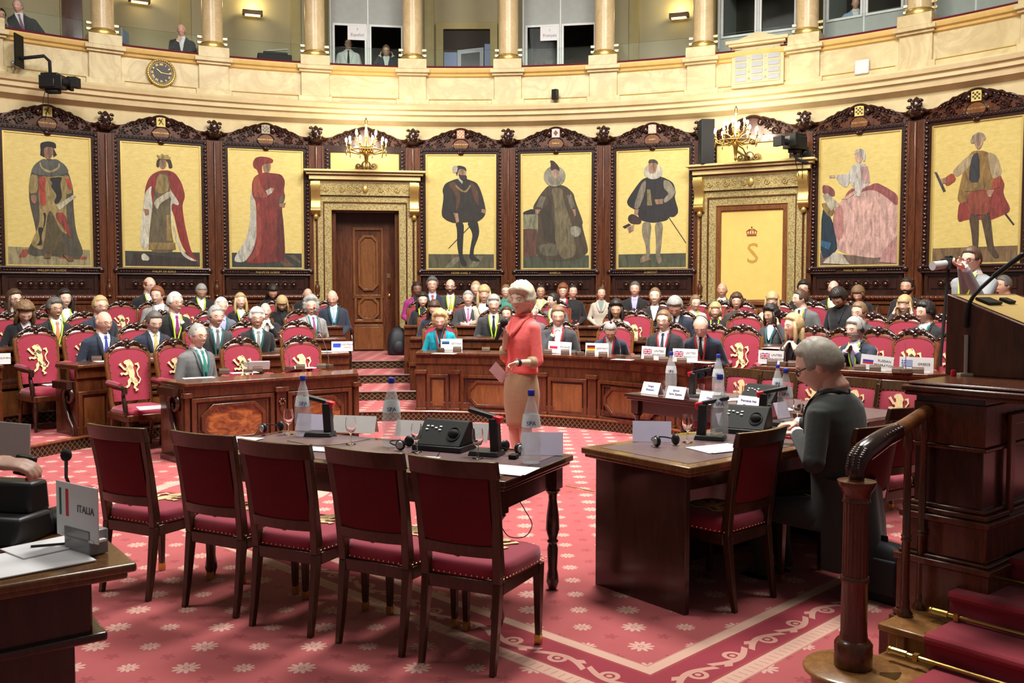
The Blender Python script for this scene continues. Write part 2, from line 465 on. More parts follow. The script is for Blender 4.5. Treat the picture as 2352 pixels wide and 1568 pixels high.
for k in range(-8, 9):
    a0, a1 = bayth(k - .5), bayth(k + .5)
    if k == -1:    # wall with the door opening
        M = bayM(k, 0, WR + .06); mb.M = M
        for x0, x1, z0, z1 in ((-.95, -.63, .5, 4.9), (.63, .95, .5, 4.9), (-.64, .64, 3.28, 4.9)):
            mb.box(((x0 + x1) / 2, .03, (z0 + z1) / 2), (x1 - x0, .06, z1 - z0))
        for sx in (-1, 1): mb.box((sx * .65, .28, 1.9), (.04, .5, 2.8))
        mb.box((0, .28, 3.3), (1.3, .5, .05)); mb.M = Matrix()
    else:
        sweep([(WR + .06, .5), (WR + .06, 4.9)], a0, a1, BAY / 4, mb)
struct(mb, 'wall_back', MAHO)
# frieze, cornice and gallery front in cream stone
mb = sweep([(WR + .05, 4.5), (WR + .05, 4.90), (WR - .02, 4.93), (WR - .10, 4.97), (WR - .12, 5.06), (WR - .17, 5.08), (WR - .17, 5.15), (WR - .22, 5.17), (WR - .24, 5.24), (WR - .20, 5.28), (WR - .12, 5.29)], LO, HI, 2.35)
struct(mb, 'trim_cornice', STONE, 30)
RP = WR - .14
mb = sweep([(RP, 5.28), (RP, 5.37), (RP + .03, 5.39), (RP + .03, 5.82)], LO, HI, 2.35)
struct(mb, 'wall_parapet', MARBLE, 30)
mb = sweep([(RP + .0, 5.365), (RP - .012, 5.375), (RP + .0, 5.385)], LO, HI); struct(mb, 'trim_gilt_line', GILD)
mb = sweep([(RP + .03, 5.80), (RP - .01, 5.82), (RP - .02, 5.86), (RP - .06, 5.88), (RP - .08, 5.93), (RP - .08, 5.96), (RP + .25, 5.965)], LO, HI)
struct(mb, 'trim_parapet_moulding', mat('ochre_moulding', (.66, .45, .15), .42, noise=(.18, 8)), 30)
mb = MB(); mb = sweep([(RP - .05, 5.965), (RP - .06, 5.99), (RP - .02, 6.01), (RP + .14, 6.01), (RP + .16, 5.96)], LO, HI)
struct(mb, 'trim_velvet_rail', VELVET)
# gallery floor, back wall and ceiling
struct(sweep([(RP + .1, 5.9), (13.6, 5.9)], LO, HI), 'floor_gallery', mat('gallery_floor', (.12, .05, .04), .8))
struct(ringwall(13.4, 5.9, 9.3), 'wall_gallery', OLIVE)
struct(sweep([(WR - .1, 9.3), (13.5, 9.3)], LO, HI), 'ceiling_gallery', OLIVE)
# columns with their pedestals
for i, k in enumerate(range(-6, 6)):
    th = bayth(k + .5); a = math.radians(th); M = frameM(pol(th, RP + .13, 0), (math.cos(a), -math.sin(a)))
    mb = MB(M)
    mb.box((0, -.06, 5.33), (.62, .22, .10)); mb.box((0, -.04, 5.60), (.52, .24, .46))
    mb.box((0, -.06, 5.845), (.60, .30, .05)); mb.box((0, -.08, 5.90), (.66, .36, .07)); mb.box((0, -.06, 6.03), (.54, .38, .19), ty=.95)
    struct(mb, 'column_pedestal', MARBLE, 30, .006)
    mb = MB(M); mb.lathe([(.235, 6.125), (.24, 6.15), (.235, 6.18), (.21, 6.19), (.205, 6.205), (.215, 6.22), (.20, 6.235)], n=24)
    base = struct(mb, 'column_base', GILD)
    mb = MB(M); mb.lathe([(.19, 6.23), (.187, 7.2), (.178, 9.3)], n=24); struct(mb, 'column', COLMARB)
# ---- wooden panelling of each bay
def octo(cx, cz, w_, h_, c):
    x, z = w_ / 2, h_ / 2
    return [(cx - x + c, cz - z), (cx + x - c, cz - z), (cx + x, cz - z + c), (cx + x, cz + z - c), (cx + x - c, cz + z), (cx - x + c, cz + z), (cx - x, cz + z - c), (cx - x, cz - z + c)]
def rectp(cx, cz, w_, h_):
    x, z = w_ / 2, h_ / 2
    return [(cx - x, cz - z), (cx + x, cz - z), (cx + x, cz + z), (cx - x, cz + z)]
def spiral(mb, c, r, y, turns=1.6, flip=1, th=.012, a0=0.0, mi=None):
    pts = []; rs = []
    N = 18
    for i in range(N + 1):
        f = i / N; a = a0 + flip * turns * 2 * PI * f; q = r * (1 - .82 * f)
        pts.append((c[0] + q * math.cos(a), y, c[1] + q * math.sin(a))); rs.append(th * (1.15 - .4 * f))
    mb.tube(pts, rs, 5, mi); mb.ball((pts[-1][0], y - .004, pts[-1][2]), th * 1.5, 6, 4, mi)
def wave(x, w_=.92):
    f = min(1, abs(x) / w_); return 4.60 + .20 * (.5 + .5 * math.cos(PI * f)) ** 1.2
CREST = [None]
def crest_mesh():
    mb = MB()
    n = 24; top = [(-.93 + 1.86 * i / n, wave(-.93 + 1.86 * i / n) + .02) for i in range(n + 1)]
    mb.plate([(.93, 4.40), (-.93, 4.40)][::-1] + top[::-1], -.03, .05)
    board = mb.mesh('crest_board', MAHO, 40)
    mb = MB(); rnd = random.Random(3)
    for sx in (-1, 1):
        for (cx, cz, r) in ((.40, 4.56, .088), (.62, 4.50, .07), (.80, 4.47, .052), (.26, 4.66, .05)):
            spiral(mb, (sx * cx, cz), r, -.06, 1.7, -sx, .013, PI / 2)
            for j in range(7):
                a = 2 * PI * j / 7 + cx
                mb.ball((sx * cx + 1.12 * r * math.cos(a), -.05, cz + 1.12 * r * math.sin(a)), (.022, .018, .012), 6, 4, R=Euler((0, -a + rnd.uniform(-.5, .5), 0)).to_matrix())
        pts = [(sx * x, -.055, wave(x) + .01 + .012 * math.sin(x * 40)) for x in np.linspace(.12, .60, 9)]
        mb.tube(pts, [.03, .028, .034, .03, .033, .027, .024, .018, .01], 6)
        for j in range(8):
            x = .2 + .06 * j; mb.ball((sx * x, -.07, wave(x) - .02), (.035, .015, .014), 6, 4, R=Euler((0, sx * .7, 0)).to_matrix())
        pts = [(sx * (.15 + .75 * f), -.05, 4.46 + .025 * math.sin(f * 22)) for f in np.linspace(0, 1, 16)]
        mb.tube(pts, .014, 5)
        for j in range(13):
            f = j / 12; mb.ball((sx * (.2 + .7 * f), -.05, 4.44 + .05 * math.sin(f * 22 + 2)), (.03, .016, .016), 6, 4, R=Euler((0, rnd.uniform(-1.5, 1.5), 0)).to_matrix())
    # strapwork round the shield
    mb.tube([(.24 * math.cos(a), -.07, 4.59 + .24 * math.sin(a) * 1.0) for a in np.linspace(.15 * PI, .85 * PI, 12)], .032, 6)
    mb.ball((0, -.06, 4.385), (.07, .03, .05), 8, 5); mb.ball((-.13, -.07, 4.72), (.05, .03, .06), 8, 5); mb.ball((.13, -.07, 4.72), (.05, .03, .06), 8, 5)
    carve = mb.mesh('crest_carving', MAHO_D, 60)
    mb = MB(); out = [(.15 * math.cos(a) * (1 if abs(math.cos(a)) < .9 else 1), 4.53 + (.115 if a > 0 and a < PI else .125) * math.sin(a)) for a in np.linspace(0, 2 * PI, 20, endpoint=False)]
    mb.plate(out, -.085, -.05, 0); mb.tube([(p[0], -.085, p[1]) for p in out + out[:1]], .012, 6, 1)
    car = mb.mesh('cartouche', [MAHO_L, MAHO_D], 40)
    return board, carve, car
def ob(name, me, parent): 
    o = bpy.data.objects.new(name, me); COL.objects.link(o); o.parent = parent; return o
_cb, _cc, _cr = crest_mesh()
SHIELD = [((.62, .5, .14), (.10, .03, .02)), ((.62, .5, .14), (.05, .03, .02)), ((.35, .3, .2), (.12, .1, .1)), ((.5, .38, .12), (.16, .1, .04)), ((.45, .2, .12), (.6, .5, .3)), ((.55, .5, .45), (.2, .05, .04)), ((.5, .36, .25), (.65, .6, .5)), ((.6, .55, .4), (.2, .15, .12))]
NAMETOP = {-4: 'CHARLES LE BON', -3: 'PHILIPPE LE NOBLE', -2: 'PHILIPPE LE BON', 0: 'CHARLES QUINT', 1: 'ISABELLE', 2: 'ALBERT', 4: 'MARIE THERESE', 5: 'CHARLES DE LORRAINE'}
CRL = {-4: 'first to the left, half behind the hanging video camera', -3: 'with black lion shield above crowned king picture', -2: 'with chequered shield above red robed picture', -1: 'behind the chandelier of the tall wooden door', 0: 'above the picture of the man in black doublet', 1: 'with lozenge shield above the ruffed lady', 2: 'above the picture of man in white ruff', 3: 'behind the chandelier by the black loudspeaker', 4: 'above the picture of the lady in pink', 5: 'above the picture of the man in tan coat'}
for k in range(-5, 6):
    M = bayM(k, 0, WR + .02)
    root = thing('carved_crest', 'dark carved crest ' + CRL.get(k, 'at the outer end of the wall'), 'carving', group='carved crests over the panelling'); root.matrix_world = M
    ob('board', _cb, root); ob('carving', _cc, root)
    if k not in DOOR_BAYS:
        ob('cartouche', _cr, root)
        a, b = SHIELD[(k + 4) % 8]
        m1, m2 = mat('shield_ground_%d' % k, a, .5), mat('shield_charge_%d' % k, b, .5)
        s = MB(); s.plate(rectp(0, 4.735, .15, .17), -.095, -.06, 0); s.cm = 1
        if k in (-3, -4):
            for q in (((-.03, 4.79), (.0, 4.74), (-.03, 4.69)), ((.03, 4.8), (.0, 4.75), (.04, 4.69))): s.tube([(x, -.098, z) for x, z in q], .008, 5)
            s.tube([(-.05, -.098, 4.76), (.02, -.098, 4.75)], .006, 5)
        elif k == 1: s.plate([(0, 4.68), (.045, 4.735), (0, 4.79), (-.045, 4.735)], -.1, -.09)
        else:
            for i in range(4):
                for j in range(4):
                    if (i + j) % 2: s.plate(rectp(-.045 + .03 * i, 4.69 + .03 * j, .028, .028), -.099, -.09)
        s.build('shield', [m1, m2], root, 30)
        if k in NAMETOP: text(NAMETOP[k], .036, T(0, -.088, 4.54) @ TXT, root, GILD)
    # finial of the pilaster between two bays
    Mf = frameM(pol(bayth(k + .5), WR, 0), (math.cos(math.radians(bayth(k + .5))), -math.sin(math.radians(bayth(k + .5)))))
    f = MB(); f.lathe([(.09, 4.52), (.13, 4.58), (.07, 4.62), (.10, 4.70), (.075, 4.78), (.03, 4.83), (.0, 4.85)], (0, -.06, 0), 10)
    for j in range(10):
        a = j * 2.4; f.ball((.10 * math.cos(a), -.10 - .02 * (j % 3), 4.58 + .024 * j), (.045, .03, .028), 6, 4, R=Euler((.5, a, .4)).to_matrix())
    for sx in (-1, 1): f.tube([(sx * .1, -.05, 4.63), (sx * .17, -.05, 4.60), (sx * .24, -.05, 4.62)], [.035, .03, .01], 6)
    f.M = Mf; 
    for i in range(len(f.v)): f.v[i] = tuple(Mf @ Vector(f.v[i]))
    struct(f, 'trim_finial', MAHO_D, 60)
    # pilaster strips
    p = MB(Mf); p.box((0, -.02, 2.5), (.29, .06, 3.95)); p.tube([(0, -.06, .55), (0, -.06, 4.45)], .022, 8)
    for sx in (-1, 1): p.box((sx * .12, -.055, 2.5), (.035, .03, 3.95))
    p.lathe([(.05, 1.62), (.035, 1.66), (.05, 1.72), (.05, 1.8), (.02, 1.86), (.03, 1.9), (0, 1.94)], (0, -.08, 0), 10)
    struct(p, 'trim_pilaster', MAHO, 40, .004)

# ---- painted panels
A_ = (3.5646, 0, 220); B_ = (3.5646, 480, 260); C_ = (3.919, 960, 260); D_ = (3.564, 1380, 260); F_ = (3.2676, 1840, 180)
PIC = {}
PIC[-4] = dict(cs=A_, cor=((95, 305), (765, 370), (775, 1400), (122, 1395)), plate='WILLEM DE GOEDE', lab='painting of a man in grey cape and heraldic robe holding a scroll', pol=[
 ((.32, .27, .14), [(120, 1240), (762, 1265), (775, 1400), (122, 1395)]), ((.30, .07, .035), [(240, 1262), (300, 1262), (260, 1330), (205, 1330)]), ((.30, .07, .035), [(500, 1310), (740, 1320), (730, 1345), (520, 1335)]),
 ((.085, .07, .045), [(440, 520), (340, 560), (300, 640), (285, 760), (290, 880), (330, 1060), (345, 1150), (290, 1230), (270, 1300), (340, 1322), (400, 1310), (600, 1330), (665, 1345), (715, 1290), (650, 1120), (632, 900), (635, 780), (600, 640), (540, 550)]),
 ((.34, .25, .09), [(360, 660), (550, 660), (600, 690), (570, 860), (590, 1150), (520, 1100), (440, 900), (400, 1230), (380, 1270), (290, 1225), (370, 1060), (362, 850)]),
 ((.30, .22, .08), [(300, 650), (360, 660), (352, 800), (290, 810), (285, 740)]), ((.30, .22, .08), [(560, 655), (605, 670), (632, 800), (560, 820), (545, 740)]),
 ((.10, .075, .03), [(430, 950), (480, 980), (570, 1240), (560, 1310), (400, 1290), (410, 1150)]),
 ((.42, .05, .03), [(365, 670), (420, 670), (410, 780), (420, 900), (380, 912), (362, 800)]), ((.30, .045, .03), [(490, 960), (560, 960), (600, 1100), (610, 1180), (550, 1080), (500, 1020)]), ((.42, .05, .03), [(570, 690), (605, 680), (625, 780), (595, 770)]),
 ((.015, .013, .012), [(440, 680), (550, 670), (528, 720), (545, 830), (520, 880), (490, 895), (480, 870), (505, 820), (455, 750), (470, 720)]), ((.015, .013, .012), [(350, 1080), (400, 1085), (378, 1150), (388, 1225), (340, 1232), (372, 1190)]),
 ((.012, .01, .01), [(392, 960), (418, 970), (408, 1060), (394, 1100), (404, 1000)]),
 ((.11, .11, .095), [(400, 520), (330, 570), (300, 632), (345, 655), (450, 670), (550, 655), (603, 635), (570, 575), (495, 522), (445, 545)]),
 ((.42, .34, .13), [(370, 540), (392, 598), (450, 626), (505, 598), (524, 555), (528, 590), (500, 622), (450, 642), (395, 620), (368, 580)]),
 ((.33, .17, .10), [(398, 430), (396, 485), (415, 515), (440, 535), (460, 515), (478, 485), (478, 430)]), ((.02, .013, .01), [(380, 430), (375, 495), (408, 512), (400, 440)]), ((.02, .013, .01), [(474, 430), (505, 495), (478, 512)]),
 ((.012, .011, .014), [(375, 425), (378, 395), (440, 383), (495, 398), (502, 440), (472, 437), (440, 425), (400, 440), (380, 455)]), ((.5, .45, .3), [(496, 905), (635, 815), (655, 832), (520, 945)]),
 ((.33, .17, .10), [(300, 820), (340, 820), (346, 870), (322, 897), (300, 862)]), ((.20, .09, .04), [(400, 1300), (455, 1300), (450, 1335), (402, 1335)]), ((.20, .09, .04), [(545, 1305), (620, 1320), (628, 1355), (590, 1358)])])
PIC[-3] = dict(cs=A_, cor=((1040, 390), (1640, 435), (1645, 1410), (1058, 1405)), plate='PHILIPS DE EDELE', lab='painting of a crowned king in red mantle lined with ermine', pol=[
 ((.05, .042, .03), [(1055, 1272), (1640, 1285), (1645, 1410), (1058, 1405)]), ((.035, .02, .015), [(1130, 1290), (1600, 1340), (1630, 1400), (1100, 1395)]),
 ((.26, .025, .02), [(1330, 620), (1270, 650), (1235, 700), (1210, 800), (1230, 900), (1280, 1000), (1420, 900), (1480, 1200), (1560, 1340), (1640, 1365), (1570, 1290), (1520, 1060), (1500, 900), (1528, 830), (1500, 720), (1450, 640), (1395, 618)]),
 ((.62, .58, .46), [(1270, 735), (1212, 800), (1190, 1010), (1175, 1180), (1190, 1260), (1240, 1262), (1250, 1060), (1275, 900), (1260, 800)]), ((.62, .58, .46), [(1185, 1305), (1210, 1290), (1250, 1330), (1240, 1352), (1190, 1350)]),
 ((.62, .58, .46), [(1385, 680), (1400, 760), (1478, 880), (1470, 905), (1415, 880), (1425, 1030), (1470, 1200), (1520, 1300), (1620, 1358), (1560, 1350), (1500, 1310), (1450, 1200), (1405, 1000), (1400, 870), (1420, 860), (1385, 760)]),
 ((.13, .10, .05), [(1310, 640), (1395, 640), (1410, 780), (1412, 1100), (1450, 1290), (1235, 1290), (1260, 1000), (1290, 800)]), ((.30, .21, .07), [(1312, 650), (1390, 655), (1400, 780), (1350, 810), (1290, 790)]), ((.28, .18, .06), [(1245, 1205), (1445, 1205), (1450, 1262), (1240, 1262)]), ((.30, .2, .06), [(1375, 980), (1405, 980), (1420, 1190), (1378, 1190)]),
 ((.35, .2, .12), [(1325, 530), (1325, 585), (1345, 610), (1365, 608), (1382, 585), (1380, 530)]), ((.05, .025, .015), [(1312, 520), (1300, 585), (1325, 600), (1325, 540), (1360, 520), (1395, 560), (1400, 605), (1432, 600), (1412, 520)]),
 ((.45, .32, .1), [(1315, 525), (1305, 488), (1330, 505), (1345, 478), (1362, 498), (1398, 490), (1400, 508), (1420, 515), (1408, 532)]), ((.5, .45, .32), [(1275, 870), (1410, 778), (1420, 830), (1330, 885), (1308, 942)]), ((.33, .17, .1), [(1205, 930), (1245, 935), (1245, 975), (1220, 985)])])
PIC[-2] = dict(cs=B_, cor=((185, 305), (765, 330), (770, 1272), (195, 1272)), plate='PHILIPS DE GOEDE', lab='painting of a man in long red robe and red hood', pol=[
 ((.03, .035, .035), [(192, 1145), (768, 1148), (770, 1272), (195, 1272)]), ((.13, .06, .03), [(540, 1170), (600, 1160), (700, 1250), (620, 1255)]), ((.12, .08, .04), [(640, 1160), (700, 1160), (760, 1220), (740, 1225)]),
 ((.50, .48, .40), [(365, 600), (350, 700), (350, 850), (320, 1030), (230, 1170), (218, 1218), (300, 1225), (380, 1130), (400, 1020), (395, 800)]),
 ((.20, .022, .016), [(460, 490), (385, 520), (362, 580), (365, 680), (395, 730), (400, 1000), (370, 1130), (300, 1225), (400, 1235), (560, 1215), (630, 1210), (615, 900), (600, 780), (632, 690), (618, 640), (630, 560), (600, 505), (510, 495)]),
 ((.11, .014, .012), [(560, 790), (600, 780), (615, 900), (630, 1210), (545, 1215), (560, 1000)]), ((.30, .05, .03), [(395, 740), (430, 740), (440, 1130), (360, 1215), (320, 1215), (400, 1100)]),
 ((.30, .06, .03), [(375, 530), (440, 500), (450, 640), (500, 690), (420, 700), (370, 680)]), ((.16, .015, .012), [(540, 520), (600, 510), (630, 560), (610, 660), (570, 640)]),
 ((.55, .5, .42), [(472, 640), (515, 615), (528, 650), (488, 680)]), ((.33, .19, .11), [(515, 615), (540, 620), (535, 640), (520, 650)]), ((.33, .19, .11), [(578, 745), (635, 735), (622, 775), (585, 770)]), ((.10, .09, .05), [(575, 700), (620, 665), (620, 720), (580, 750)]),
 ((.34, .2, .12), [(450, 415), (455, 480), (485, 498), (505, 485), (518, 450), (512, 415)]), ((.27, .022, .018), [(372, 410), (390, 375), (430, 362), (500, 370), (537, 390), (530, 415), (470, 422), (440, 440), (460, 600), (440, 615), (410, 470), (375, 450)])])
PIC[0] = dict(cs=C_, cor=((88, 395), (688, 395), (685, 1412), (88, 1408)), plate='KEIZER KAREL V', lab='painting of a bearded man in black doublet and hose with a sword', pol=[
 ((.09, .08, .04), [(98, 1272), (685, 1278), (685, 1412), (88, 1408)]), ((.17, .15, .09), [(240, 1395), (330, 1300), (400, 1300), (300, 1395)]), ((.17, .15, .09), [(450, 1395), (530, 1290), (590, 1290), (520, 1395)]),
 ((.10, .05, .02), [(455, 1030), (462, 1036), (280, 1225), (273, 1220)]),
 ((.022, .016, .013), [(350, 600), (250, 640), (222, 700), (235, 760), (210, 930), (260, 975), (330, 1000), (430, 990), (530, 990), (585, 950), (610, 900), (585, 780), (556, 690), (525, 635), (430, 600)]),
 ((.012, .012, .012), [(335, 990), (415, 990), (405, 1150), (398, 1290), (437, 1360), (430, 1385), (385, 1380), (350, 1200), (352, 1060)]), ((.012, .012, .012), [(432, 990), (530, 960), (552, 1090), (500, 1220), (495, 1290), (553, 1330), (545, 1346), (455, 1325), (470, 1200), (492, 1090)]),
 ((.09, .035, .018), [(330, 620), (270, 650), (345, 740), (340, 900), (375, 830), (380, 700)]), ((.09, .035, .018), [(470, 640), (500, 640), (540, 720), (548, 860), (500, 780), (480, 700)]),
 ((.28, .19, .07), [(340, 650), (390, 700), (430, 712), (470, 650), (476, 672), (432, 728), (385, 715), (338, 672)]), ((.35, .2, .12), [(320, 905), (360, 910), (370, 985), (345, 995)]), ((.35, .2, .12), [(570, 870), (610, 880), (600, 915), (565, 900)]),
 ((.45, .42, .36), [(365, 590), (405, 625), (400, 650), (360, 605)]), ((.36, .21, .13), [(365, 510), (365, 570), (400, 600), (430, 590), (437, 520), (400, 500)]), ((.03, .017, .012), [(362, 560), (395, 572), (437, 570), (442, 605), (415, 618), (380, 605)]),
 ((.02, .015, .015), [(340, 495), (375, 483), (430, 500), (440, 540), (400, 512), (365, 520), (355, 580), (345, 560)]), ((.55, .5, .42), [(312, 500), (340, 482), (362, 500), (350, 550), (315, 550)])])
PIC[1] = dict(cs=C_, cor=((945, 395), (1545, 390), (1540, 1412), (945, 1412)), plate='ISABELLA', lab='painting of a lady in wide dark dress with round ruff', pol=[
 ((.06, .07, .04), [(955, 1290), (1535, 1290), (1540, 1412), (945, 1412)]), ((.11, .045, .03), [(955, 1050), (1080, 1050), (1075, 1300), (955, 1310)]), ((.22, .21, .13), [(955, 920), (1090, 920), (1080, 1058), (955, 1045)]), ((.02, .015, .012), [(955, 900), (1040, 870), (1100, 905), (1090, 920), (955, 925)]),
 ((.065, .043, .022), [(1180, 660), (1110, 740), (1030, 870), (1090, 910), (1080, 1100), (1060, 1270), (1120, 1325), (1250, 1345), (1400, 1335), (1500, 1290), (1530, 1250), (1470, 1020), (1484, 1000), (1410, 800), (1400, 740), (1320, 665)]),
 ((.15, .12, .06), [(1200, 690), (1300, 690), (1310, 800), (1380, 1000), (1430, 1290), (1300, 1335), (1240, 1200), (1230, 900), (1225, 800)]), ((.11, .095, .06), [(1080, 1200), (1200, 1180), (1260, 1200), (1260, 1300), (1110, 1290)]), ((.04, .028, .016), [(1100, 900), (1200, 800), (1240, 1180), (1150, 1160)]),
 ((.16, .14, .09), [(1110, 760), (1155, 770), (1120, 870), (1070, 850)]), ((.16, .14, .09), [(1340, 760), (1380, 750), (1410, 860), (1375, 880)]), ((.34, .2, .13), [(1060, 880), (1110, 880), (1090, 920), (1062, 918)]), ((.34, .2, .13), [(1385, 880), (1415, 880), (1420, 930), (1408, 950)]), ((.27, .26, .19), [(1365, 1050), (1410, 1025), (1465, 1050), (1460, 1105), (1415, 1135), (1375, 1100)]),
 ((.30, .28, .20), [(1232 + 97 * math.cos(a), 587 + 92 * math.sin(a)) for a in np.linspace(0, 2 * PI, 20, endpoint=False)]), ((.22, .2, .14), [(1236 + 60 * math.cos(a), 620 + 45 * math.sin(a)) for a in np.linspace(0, 2 * PI, 14, endpoint=False)]),
 ((.40, .26, .18), [(1210, 530), (1212, 585), (1240, 608), (1265, 590), (1275, 535), (1240, 515)]), ((.05, .022, .014), [(1190, 445), (1225, 450), (1270, 500), (1280, 545), (1240, 520), (1208, 540), (1195, 520), (1200, 480)])])
PIC[2] = dict(cs=D_, cor=((148, 345), (703, 312), (700, 1275), (152, 1280)), plate='ALBRECHT', lab='painting of a man in black cape, white ruff and pale hose', pol=[
 ((.075, .08, .045), [(152, 1165), (700, 1152), (700, 1275), (152, 1280)]), ((.03, .025, .02), [(550, 860), (560, 862), (700, 1065), (692, 1078)]),
 ((.018, .016, .018), [(370, 545), (330, 570), (220, 730), (235, 775), (300, 810), (330, 890), (430, 912), (545, 890), (560, 860), (600, 862), (636, 820), (600, 700), (612, 660), (590, 580), (490, 530)]),
 ((.26, .23, .16), [(512, 560), (560, 570), (612, 650), (590, 700), (525, 752), (510, 720), (560, 670), (515, 630)]), ((.20, .17, .12), [(335, 600), (375, 560), (370, 660), (320, 800), (275, 790)]), ((.35, .2, .13), [(445, 720), (510, 715), (510, 755), (455, 760)]), ((.35, .2, .13), [(285, 800), (320, 800), (310, 850), (285, 840)]),
 ((.24, .2, .13), [(350, 900), (425, 905), (408, 1080), (415, 1180), (350, 1220), (325, 1230), (385, 1160), (375, 1080), (345, 1000)]), ((.24, .2, .13), [(445, 905), (515, 900), (502, 1080), (490, 1180), (502, 1225), (480, 1245), (455, 1190), (460, 1080)]), ((.23, .16, .1), [(330, 1200), (385, 1155), (425, 1205), (340, 1235)]), ((.23, .16, .1), [(455, 1175), (495, 1170), (503, 1220), (485, 1245)]),
 ((.22, .17, .07), [(385, 640), (410, 640), (425, 770), (385, 770)]), ((.05, .022, .02), [(240, 850), (275, 835), (345, 880), (335, 920), (260, 918), (232, 885)]), ((.35, .2, .15), [(230, 950), (285, 920), (280, 970), (245, 990)]), ((.03, .015, .015), [(192, 940), (240, 915), (260, 925), (210, 955)]),
 ((.52, .49, .40), [(432 + 76 * math.cos(a), 497 + 62 * math.sin(a)) for a in np.linspace(0, 2 * PI, 18, endpoint=False)]), ((.36, .21, .13), [(395, 420), (392, 490), (410, 518), (450, 505), (466, 460), (465, 415)]), ((.07, .045, .03), [(392, 425), (400, 400), (440, 396), (468, 415), (468, 445), (450, 425), (400, 430)])])
PIC[4] = dict(cs=F_, cor=((130, 482), (697, 412), (687, 1415), (132, 1425)), plate='MARIA THERESIA', lab='painting of a lady in wide pale pink gown', pol=[
 ((.17, .11, .08), [(132, 1320), (690, 1370), (687, 1415), (132, 1425)]), ((.012, .03, .05), [(145, 1000), (190, 1010), (270, 1190), (262, 1320), (142, 1380)]), ((.03, .13, .24), [(145, 1230), (220, 1250), (200, 1300), (142, 1270)]), ((.25, .17, .05), [(145, 950), (240, 960), (235, 1040), (200, 1060), (150, 990)]), ((.25, .08, .07), [(145, 820), (200, 825), (240, 860), (240, 910), (150, 890)]), ((.45, .4, .3), [(145, 895), (185, 880), (280, 965), (210, 1010)]),
 ((.62, .38, .32), [(360, 830), (300, 930), (240, 990), (228, 1100), (260, 1230), (265, 1310), (420, 1350), (560, 1365), (690, 1300), (685, 900), (600, 850), (480, 815)]), ((.30, .085, .08), [(340, 850), (470, 830), (535, 795), (600, 830), (684, 885), (684, 980), (600, 900), (510, 845), (400, 880), (300, 935)]), ((.45, .2, .18), [(240, 990), (300, 960), (310, 1200), (262, 1240), (228, 1100)]), ((.48, .24, .22), [(600, 1290), (684, 1190), (684, 1400), (560, 1390)]),
 ((.55, .52, .45), [(380, 660), (345, 700), (335, 760), (365, 830), (440, 850), (495, 800), (480, 700), (450, 650)]), ((.5, .47, .42), [(345, 735), (240, 745), (265, 800), (320, 840), (350, 800)]), ((.5, .3, .27), [(420, 680), (475, 680), (490, 800), (440, 810)]), ((.55, .52, .45), [(390, 800), (450, 810), (420, 900), (380, 900)]),
 ((.55, .36, .27), [(195, 750), (240, 745), (240, 765), (200, 768)]), ((.55, .36, .27), [(380, 860), (400, 870), (330, 925), (290, 925)]), ((.58, .38, .29), [(380, 590), (385, 630), (410, 660), (432, 640), (440, 590), (410, 570)]), ((.5, .46, .4), [(375, 595), (385, 555), (430, 545), (460, 575), (455, 640), (440, 640), (435, 600), (400, 572)]), ((.5, .45, .35), [(160, 1400), (240, 1320), (300, 1330), (355, 1410)])])
PIC[5] = dict(cs=F_, cor=((982, 388), (1625, 305), (1600, 1395), (978, 1410)), plate='', lab='painting of a man in tan coat and tall boots holding a baton', pol=[
 ((.20, .12, .055), [(980, 1290), (1600, 1265), (1600, 1395), (978, 1410)]), ((.03, .025, .02), [(1455, 970), (1470, 965), (1572, 1110), (1562, 1118)]),
 ((.26, .04, .03), [(1180, 920), (1165, 1100), (1250, 1070), (1400, 1080), (1450, 1060), (1555, 1010), (1490, 880), (1505, 800), (1440, 700)]),
 ((.28, .16, .045), [(1270, 560), (1220, 640), (1175, 860), (1165, 930), (1200, 960), (1350, 850), (1460, 840), (1480, 740), (1430, 600), (1360, 560)]), ((.40, .31, .17), [(1275, 575), (1205, 630), (1120, 720), (1160, 765), (1230, 700), (1280, 640)]), ((.40, .31, .17), [(1385, 565), (1450, 600), (1490, 730), (1420, 780), (1395, 680)]), ((.035, .035, .04), [(1275, 590), (1320, 570), (1330, 800), (1250, 795), (1250, 700)]),
 ((.34, .07, .035), [(1085, 750), (1130, 725), (1160, 780), (1090, 830), (1060, 790)]), ((.34, .07, .035), [(1420, 770), (1480, 750), (1470, 830), (1410, 850)]), ((.40, .24, .15), [(1020, 775), (1080, 760), (1085, 800), (1050, 810)]), ((.40, .24, .15), [(1380, 850), (1430, 850), (1410, 905), (1375, 900)]), ((.06, .055, .05), [(990, 720), (1010, 722), (1080, 860), (1062, 870)]),
 ((.24, .15, .05), [(1200, 800), (1370, 795), (1360, 850), (1220, 865)]), ((.24, .055, .03), [(1235, 870), (1370, 850), (1410, 960), (1400, 1035), (1250, 1040)]), ((.09, .055, .03), [(1250, 1035), (1325, 1035), (1325, 1200), (1320, 1300), (1285, 1300), (1275, 1180)]), ((.09, .055, .03), [(1335, 1035), (1405, 1030), (1420, 1180), (1430, 1280), (1472, 1350), (1440, 1362), (1390, 1300), (1360, 1150)]),
 ((.42, .27, .18), [(1285, 460), (1285, 510), (1310, 555), (1335, 540), (1350, 500), (1350, 450), (1310, 440)]), ((.32, .25, .17), [(1255, 500), (1272, 450), (1310, 425), (1350, 430), (1370, 470), (1355, 490), (1345, 455), (1300, 450), (1285, 510)])])
